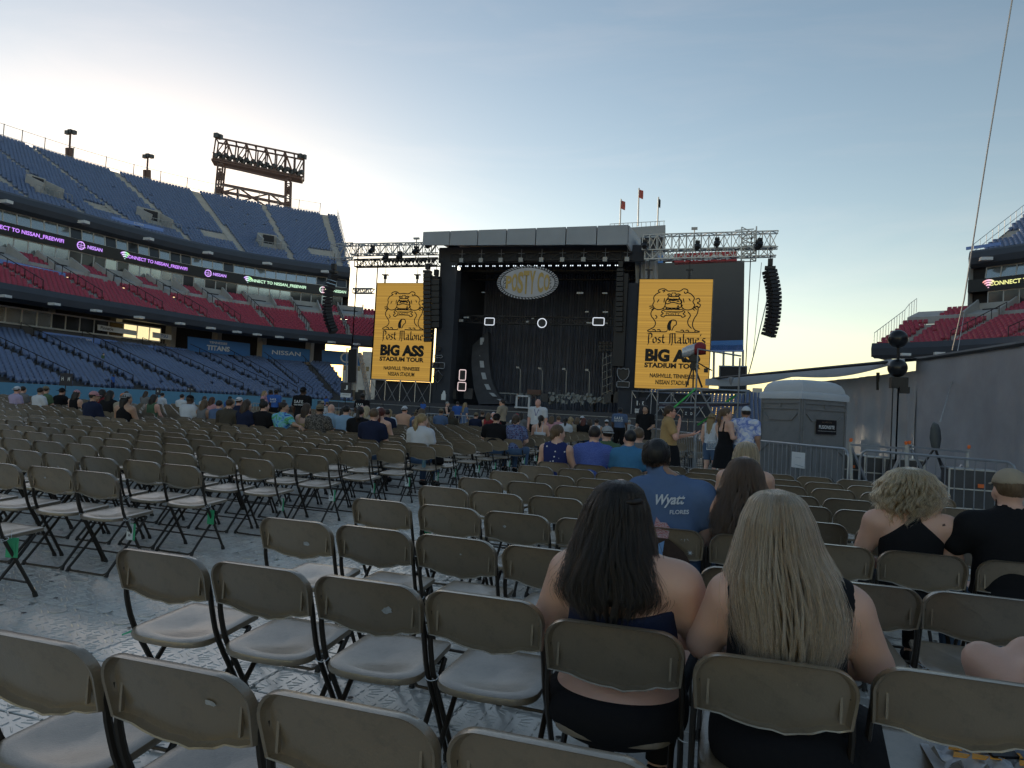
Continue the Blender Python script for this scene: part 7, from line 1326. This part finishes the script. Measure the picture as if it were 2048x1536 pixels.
b = MB(); b.tube(bez([(-.095, -.03, 1.275), (-.075, -.085, 1.268), (-.03, -.122, 1.258), (.03, -.122, 1.258), (.06, -.09, 1.262)], 5), [.006]+[.010]*19+[.005], 7); hb = b.build('twisted_lock', m_hair, DW[0], True); col(hb, (.016, .010, .008))
# woman with long blonde hair in black
c = (.178, 2.478); BW = person('woman with very long blonde hair in black sleeveless top, front row', c, 0, dict(s=.935, g=1.22, sw=.19, top='tank', topw=.05, frill=.35, shirt='black', hem=.50, bottom='pants', pants='black', waist=.66, rear=1, fem=1, hair=None, hx=-.045, hpitch=-.12, res=.0105, armg=1.2, kw=.18, J={'shL': (-.185, -.04, .955), 'shR': (.188, -.04, .955), 'elL': (-.262, .04, .77), 'elR': (.275, .02, .78), 'haL': (-.16, .27, .66), 'haR': (.16, .28, .66)}, **SK), 'women seated in the nearest row')
strands(BW[0], [(1.243, .134, 2.435, .012, .015), (1.234, .134, 2.435, .050, .055), (1.21, .135, 2.44, .080, .088), (1.15, .138, 2.445, .108, .115), (1.07, .145, 2.44, .128, .125), (.98, .160, 2.42, .158, .128), (.90, .175, 2.39, .160, .11), (.82, .182, 2.37, .138, .10), (.74, .182, 2.36, .105, .095), (.66, .18, 2.355, .08, .085)], 10000, 'blonde', .735, 5, wave=.006, fmax=1.95, tipvar=.034, nclump=150, clump=.5, flare=.35, rad=.0006, basecol=(.12, .07, .032))
b = MB(); b.loft([[((np.array([x, y, z])-np.array([.178, 2.478, 0]))/.935) for x, y, z in ring] for ring in ([(.33, 2.33, .60), (.42, 2.40, .55), (.44, 2.75, .52), (.33, 2.8, .55)], [(.33, 2.31, .50), (.47, 2.36, .46), (.52, 2.85, .46), (.34, 2.9, .48)], [(.34, 2.33, .30), (.50, 2.36, .27), (.56, 2.95, .26), (.36, 2.98, .28)], [(.35, 2.36, .06), (.56, 2.40, .04), (.60, 3.0, .04), (.38, 3.0, .05)])]); sk = b.build('skirt_drape', m_cloth, BW[0], True); col(sk, COLS['black'])
b = MB(); b.tube([(-.10, -.20, .80), (0, -.235, .79), (.06, -.225, .81)], .006, 6); b.build('pink_strap', mat('strap_pink', (.45, .10, .22), .6), BW[0])
# man in blue tee with printed back
c = (-.372, 4.735); WM = person('man in steel blue tee with printed back and short black hair', c, .06, dict(s=.985, g=1.12, sw=.192, top='tee', shirt='slate', hem=.50, pants='denim', hair='short', hc='black', hx=-.10, res=.0125, hres=.012, armg=1.2, skin='tan', rear=1), 'spectators seated in the right block'); col([o for o in WM[0].children if o.name.startswith('shirt')][0], (.105, .165, .30))
strands(WM[0], [(1.308, -.475, 4.735, .012, .015), (1.295, -.475, 4.735, .055, .06), (1.265, -.475, 4.735, .080, .09), (1.21, -.475, 4.74, .088, .105), (1.15, -.475, 4.745, .084, .10), (1.10, -.475, 4.75, .07, .08)], 2600, 'dark', 1.135, 9, npt=9, wave=.001, fmax=1.75, tipvar=.012, nclump=300, clump=.1, basecol=HCOL['black'])
pw = mat('print_shirt_white', (.62, .66, .72), .8)
yb = -.215
o_ = fit_text('Wyatt', (-.005, yb+.012, .960), nrm((1, 0, .10)), nrm((.25, 0, 1)), .185, .088, pw, WM[0], off=.028); fit_text('FLORES', (.06, yb+.010, .898), nrm((1, 0, .10)), Z, .115, .026, pw, WM[0], off=.02)
b = MB(); b.prism([(-.16, .60), (.14, .60), (.10, .66), (.05, .70), (.0, .735), (-.08, .735), (-.14, .70)], (0, yb-.012, 0), X, Z, .004); b.build('print_horse', mat('print_brown', (.055, .03, .02), .8, 0, .4, 30.), WM[0]); b = MB(); b.prism([(-.06, .735), (.0, .735), (.01, .80), (-.015, .83), (-.05, .83), (-.075, .86), (-.085, .81)], (0, yb-.016, 0), X, Z, .004); b.build('print_rider', pat_mat('print_red_white', 'wave', [(.3, (.45, .05, .05)), (.7, (.55, .55, .6))], 40.), WM[0]); b = MB(); b.prism([(-.055, .70), (-.02, .72), (-.03, .62), (-.055, .62)], (0, yb-.02, 0), X, Z, .004); b.build('print_jeans', mat('print_light_blue', (.2, .35, .6), .8), WM[0])
for (x, z, r_) in ((.10, .755, .035), (.135, .66, .02)): b = MB(); b.prism([(x+(r_ if i % 2 == 0 else r_*.2)*math.cos(i*math.pi/8), z+(r_ if i % 2 == 0 else r_*.2)*math.sin(i*math.pi/8)) for i in range(16)], (0, yb-.006, 0), X, Z, .003); b.build('print_sparkle', pw, WM[0])
# woman with long brown hair beside him
c = (.085, 4.745); BN_ = person('woman with long brown hair and bare shoulders beside the printed tee', c, 0, dict(s=.935, g=1.1, sw=.20, top='strap', shirt='black', hair=None, fem=1, hx=-.02, res=.0125, pants='denim', skin='fair', armg=1.2), 'spectators seated in the right block')
strands(BN_[0], [(1.236, .062, 4.725, .012, .015), (1.226, .062, 4.725, .05, .055), (1.20, .062, 4.73, .082, .09), (1.14, .062, 4.735, .112, .115), (1.05, .062, 4.73, .135, .125), (.96, .055, 4.70, .150, .12), (.88, .04, 4.66, .14, .11), (.78, .02, 4.63, .11, .10), (.70, .0, 4.62, .09, .09)], 5500, 'brown', .775, 11, wave=.011, wfreq=38., tipvar=.035, rad=.0009, nclump=120, clump=.5, flare=.3, basecol=(.022, .013, .009))
# blonde woman two rows ahead
c = (.10, 6.70); B3 = person('blonde woman two rows ahead of the brown hair, head partly hidden', c, 0, dict(s=.97, g=1., top='strap', shirt='white', hair=None, fem=1, res=.016, pants='denim'), 'spectators seated in the right block'); strands(B3[0], [(1.283, .10, 6.69, .012, .015), (1.27, .10, 6.69, .055, .06), (1.24, .10, 6.695, .084, .095), (1.18, .10, 6.70, .105, .115), (1.08, .10, 6.69, .115, .12), (.95, .10, 6.66, .12, .11), (.85, .10, 6.64, .10, .1)], 1500, 'gold', .90, 13, rad=.002, npt=12, wave=.006, basecol=HCOL['blonde'])
# older blonde woman in black halter
c = (.985, 4.745); OB = person('woman with short wavy blonde hair in black halter top, tattoo on shoulder', c, 0, dict(s=.925, g=1.12, sw=.205, top='halter', shirt='black', hem=.5, pants='black', hair=None, fem=1, hx=.0, hyaw=-.4, res=.0115, rear=1, skin='fair', armg=1.15), 'spectators seated in the right block')
strands(OB[0], [(1.242, .98, 4.735, .012, .015), (1.232, .98, 4.735, .065, .07), (1.205, .98, 4.74, .115, .11), (1.15, .98, 4.745, .155, .135), (1.09, .98, 4.745, .165, .14), (1.03, .97, 4.735, .155, .135), (.97, .96, 4.72, .120, .12), (.92, .95, 4.71, .08, .10)], 6500, 'gold', .985, 15, npt=24, wave=.017, wfreq=66., tipvar=.045, nclump=130, clump=.6, flare=.3, rad=.0009, fmax=2.1, basecol=(.20, .14, .07))
b = MB(); b.tube([(.085, -.04, 1.16), (.09, -.04, 1.115)], .004, 6); b.build('earring', mat('earring_silver', (.7, .7, .72), .2, 1.), OB[0]); b = MB(); b.prism([(0, 0), (.012, .005), (.018, -.012), (.008, -.03), (-.002, -.02)], (.155, -.112, 1.015), X, Z, .003); b.build('tattoo', mat('tattoo_ink', (.06, .035, .035), .6), OB[0]); b = MB(); b.tube(bez([(.045, -.10, 1.03), (.085, -.075, 1.075), (.07, -.03, 1.10)], 4), .008, 6); b.build('halter_strap', m_blk, OB[0])
# man in cap at the right edge
c = (1.47, 4.72); CM = person('man in khaki cap and black tee at the right image edge', c, .15, dict(s=.95, g=1.3, sw=.22, top='tee', shirt='black', hair='short', hc='lbrown', cap='front', capc='beige', res=.014, hres=.014, rear=1, pants='denim', skin='fair', nohand=1, J={'elL': (-.30, .06, .82), 'haL': (-.33, .20, 1.02)}), 'spectators seated in the right block'); put_hand(CM[0], (-.325, .185, 1.0), (-.1, .3, 1), (1, 0, 0), 'pink', 1, .75)
b = MB(); b.ball((-.31, .26, 1.09), (.035, .03, .03), 10); b.build('snack', mat('pretzel_brown', (.20, .07, .03), .6), CM[0])
# person at the right edge, only knees and lace sleeve in view
c = (1.20, 2.58); KN = person('person with bare crossed knees and white lace shorts at the right edge', c, .05, dict(s=1., g=1.12, sw=.2, top='tee', shirt='white', bottom='shorts', pants='white', hair='long', hc='lbrown', fem=1, res=.014, skin='fair', nohand=1, J={'knL': (-.30, .46, .645), 'anL': (-.22, .54, .18), 'knR': (-.17, .42, .69), 'anR': (-.30, .62, .30), 'ftR': (-.36, .72, .22), 'haL': (-.20, .38, .68), 'elL': (-.22, .12, .70)}), 'spectators seated in the right block')
put_hand(KN[0], (-.20, .365, .69), (-.2, 1, -.4), (0, -.2, -1), 'fair', 1, .75)
# ---- things on and under the chairs
seat6 = (.625, 2.31+.205); m_shirt = mat('bag_cloth_white', (.62, .62, .63), .85, 0, .1, 12., .5, 20.)
T = thing('folded_shirt', 'crumpled white shirt with orange print lying on the empty front chair', 'shirt', (*seat6, .46)); b = MB(); rr_ = random.Random(4)
gx, gy = 12, 12; b.loft([[(seat6[0]-.02+(i/gx)*.26+.012*math.sin(j*1.3), seat6[1]-.12+(j/gy)*.27, .462+.035*math.sin(i*.9+j*.5)**2+.022*math.sin(j*1.7-i)**2+.015) for i in range(gx+1)] for j in range(gy+1)], 0, caps=False, closed=False); b.loft([[(seat6[0]-.02+(i/gx)*.26, seat6[1]-.12+(j/gy)*.27, .456) for i in (0, gx)] for j in (0, gy)], 0, caps=False, closed=False); b.build('cloth', m_shirt, T, True)
b = MB(); [b.prism([(x0, y0), (x0+.035, y0+.005), (x0+.05, y0+.03), (x0+.01, y0+.035)], (seat6[0]+.01, seat6[1]-.10, .525), X, Y, .003) for x0, y0 in ((.0, .0), (.05, .01), (.0, .05), (.05, .055), (.10, .03), (.02, .1), (.07, .1), (.12, .09), (.17, .02), (.18, .07))]; b.build('orange_print', mat('print_orange', (.75, .33, .04), .7), T)
T = thing('phone', 'black phone lying on the white shirt', 'phone', (seat6[0]+.13, seat6[1]+.02, .54)); Rm_ = rotz(.35)@np.array([[1, 0, 0], [0, .96, -.28], [0, .28, .96]]); b = MB(); b.box((seat6[0]+.13, seat6[1]+.02, .552), (.078, .16, .010), Rm=Rm_); b.build('body', mat('phone_black', (.008, .008, .010), .15), T)
for i in range(2): b = MB(); cc_ = np.array([seat6[0]+.13, seat6[1]+.02, .5585])+Rm_@np.array([-.018+i*.03, .062, 0]); b.lathe([(.009, -.002), (.009, .003), (.006, .003)], cc_, 12); b.build('lens', mat('lens_orange', (.5, .15, .08), .2), T)
T = thing('denim_bundle', 'grey blue cloth bundle at the right end of the front chair', 'clothing', (seat6[0]+.27, seat6[1]-.03, .47)); b = MB(); b.loft([[(seat6[0]+.25+.045*math.cos(a)*s_, seat6[1]-.15+t_, .505+.045*math.sin(a)*s_+.008*math.sin(a*5)) for a in np.linspace(0, 6.28, 16, endpoint=False)] for s_, t_ in ((.6, 0), (1., .03), (1.05, .12), (.95, .2), (.5, .24))]); b.build('roll', mat('bundle_grey_blue', (.16, .19, .24), .9, 0, .2, 20., .4, 30.), T, True)
def bottle(label, P, m, h=.2, r=.032): T = thing('bottle', label, 'bottle', tuple(P)); b = MB(); b.lathe([(r*.9, 0), (r, .01), (r, h*.65), (r*.4, h*.85), (r*.4, h)], P, 12); b.build('flask', m, T, 'auto'); b = MB(); b.lathe([(r*.45, h), (r*.45, h+.02), (r*.2, h+.021)], P, 10); b.build('cap', m_paper, T)
bottle('dark blue bottle on the floor by the row ahead of the blonde', (.36, 3.75, 0.), mat('bottle_navy', (.01, .02, .12), .2)); q = CHAIR.get(('L', 7, 0)); bottle('clear blue water bottle on the aisle chair right of the ponytail', (q.location[0]-.02, q.location[1]-.02, .445), mat('bottle_clear_blue', (.25, .5, .6), .1, 0, 0, trans=.6))
T = thing('black_bag', 'black bag lying on the chair right of the blonde ponytail', 'bag', (CHAIR[('L', 8, 0)].location[0], CHAIR[('L', 8, 0)].location[1], .45)); q = CHAIR[('L', 8, 0)].location; b = MB(); b.loft([[(q[0]-.1+.11*s_*math.cos(a), q[1]+.0+.10*s_*math.sin(a), z_) for a in np.linspace(0, 6.28, 12, endpoint=False)] for s_, z_ in ((.9, .447), (1., .50), (.8, .56), (.3, .60))]); b.build('pouch', m_cloth, T, True); col([o for o in T.children][0], COLS['black'])
# row tags on the aisle chairs
m_tag = mat('tag_white', (.66, .70, .72), .6); m_tagg = mat('tag_green', (.05, .42, .20), .6); m_tagm = mat('tag_mint', (.30, .62, .52), .6)
def row_tag(key, num, side=1, green=False, tilt=0., z=.36):
    if key not in CHAIR: return
    q = CHAIR[key].location; P = np.array([q[0]+side*.205, q[1]-.02, z]); T = thing('row_tag', f"row number tag {num} hanging from the aisle chair in the {ordn(key[1]+1)} row, {'left' if key[0] == 'L' else 'right'} block", 'tag', tuple(P)); u = nrm(np.array([math.cos(tilt), math.sin(tilt), .0])); n = np.cross(u, Z)
    for nm, mm, dx, dn, w, h in (('back_card', m_tagg, .014, -.006, .06, .13), ('card', m_tag if not green else m_tagg, 0, 0, .058, .125)):
        b = MB(); A = [P+u*(x*w/2+dx)+Z*(y*h/2-.04)+n*dn for x, y in ((-1, -1), (1, -1), (1, 1), (-1, 1))]; b.loft([A, [p-n*.002 for p in A]]); b.build(nm, mm, T)
    b = MB(); b.tube([P+Z*.02, P+Z*.075], .0015, 4); b.build('string', m_ctie, T)
    if not green and num: fit_text('ROW', P+n*.004*1+u*0-Z*.03, u, Z, .038, .017, m_blk, T, off=.03); fit_text(str(num), P+n*.004-Z*.065, u, Z, .020, .018, m_blk, T, off=.03)
for r, (num, g_) in {1: (23, False), 2: (22, True), 3: (21, False), 4: (20, False), 5: (19, False), 6: (18, False), 7: (17, False), 8: (16, False), 9: (15, False), 10: (14, False), 11: (13, False), 12: (12, False), 13: (11, False)}.items(): row_tag(('L', r, 0), num, 1, g_, random.uniform(-.5, .5))
row_tag(('R', 3, 0), 10, -1, False, .2, .40); row_tag(('R', 4, 0), 9, -1, True, .1, .40); row_tag(('L', 0, 0), 24, 1, True, .4, .40)
T = thing('green_ribbon', 'green tag end sticking out under the nearest aisle chair seat', 'tag', (-2.43, 2.62, .40)); b = MB(); b.loft([[(-2.40, 2.62, .425), (-2.40, 2.60, .42)], [(-2.45, 2.60, .405), (-2.44, 2.585, .40)], [(-2.49, 2.57, .385), (-2.485, 2.565, .38)]], 0, caps=False, closed=False); b.build('strip', m_tagg, T)
# scuffs and stickers on chair backs
m_scuff = mat('scuff_pale', (.42, .42, .42), .8, 0, .4, 60.)
def scuff(key, x, z, w, h, m=m_scuff):
    if key not in CHAIR or CHAIR[key].type != 'EMPTY': return
    r_ = random.Random(hash(key) % 999); b = MB(); pts = [(x+w/2*r_.uniform(.5, 1)*math.cos(a), z+h/2*r_.uniform(.5, 1)*math.sin(a)) for a in np.linspace(0, 6.28, 11, endpoint=False)]; b.add([(px_, yb_at(pz_)+.0072-.022*(1-(px_/.2235)**2)*.9, pz_) for px_, pz_ in pts], [tuple(range(len(pts)))]); b.build('scuff', m, CHAIR[key])
scuff(('R', 2, 0), .06, .66, .05, .03); scuff(('L', 3, 0), .05, .67, .02, .02, m_paper); scuff(('L', 2, 3), -.02, .66, .03, .03); scuff(('R', 1, 2), .08, .68, .05, .04); scuff(('R', 2, 2), .03, .70, .015, .015); scuff(('L', 6, 1), .02, .68, .05, .04); scuff(('L', 11, 0), .05, .69, .03, .05); scuff(('R', 3, 2), -.08, .69, .03, .02); scuff(('R', 0, 1), .1, .70, .04, .02); scuff(('L', 1, 1), -.05, .70, .03, .02)
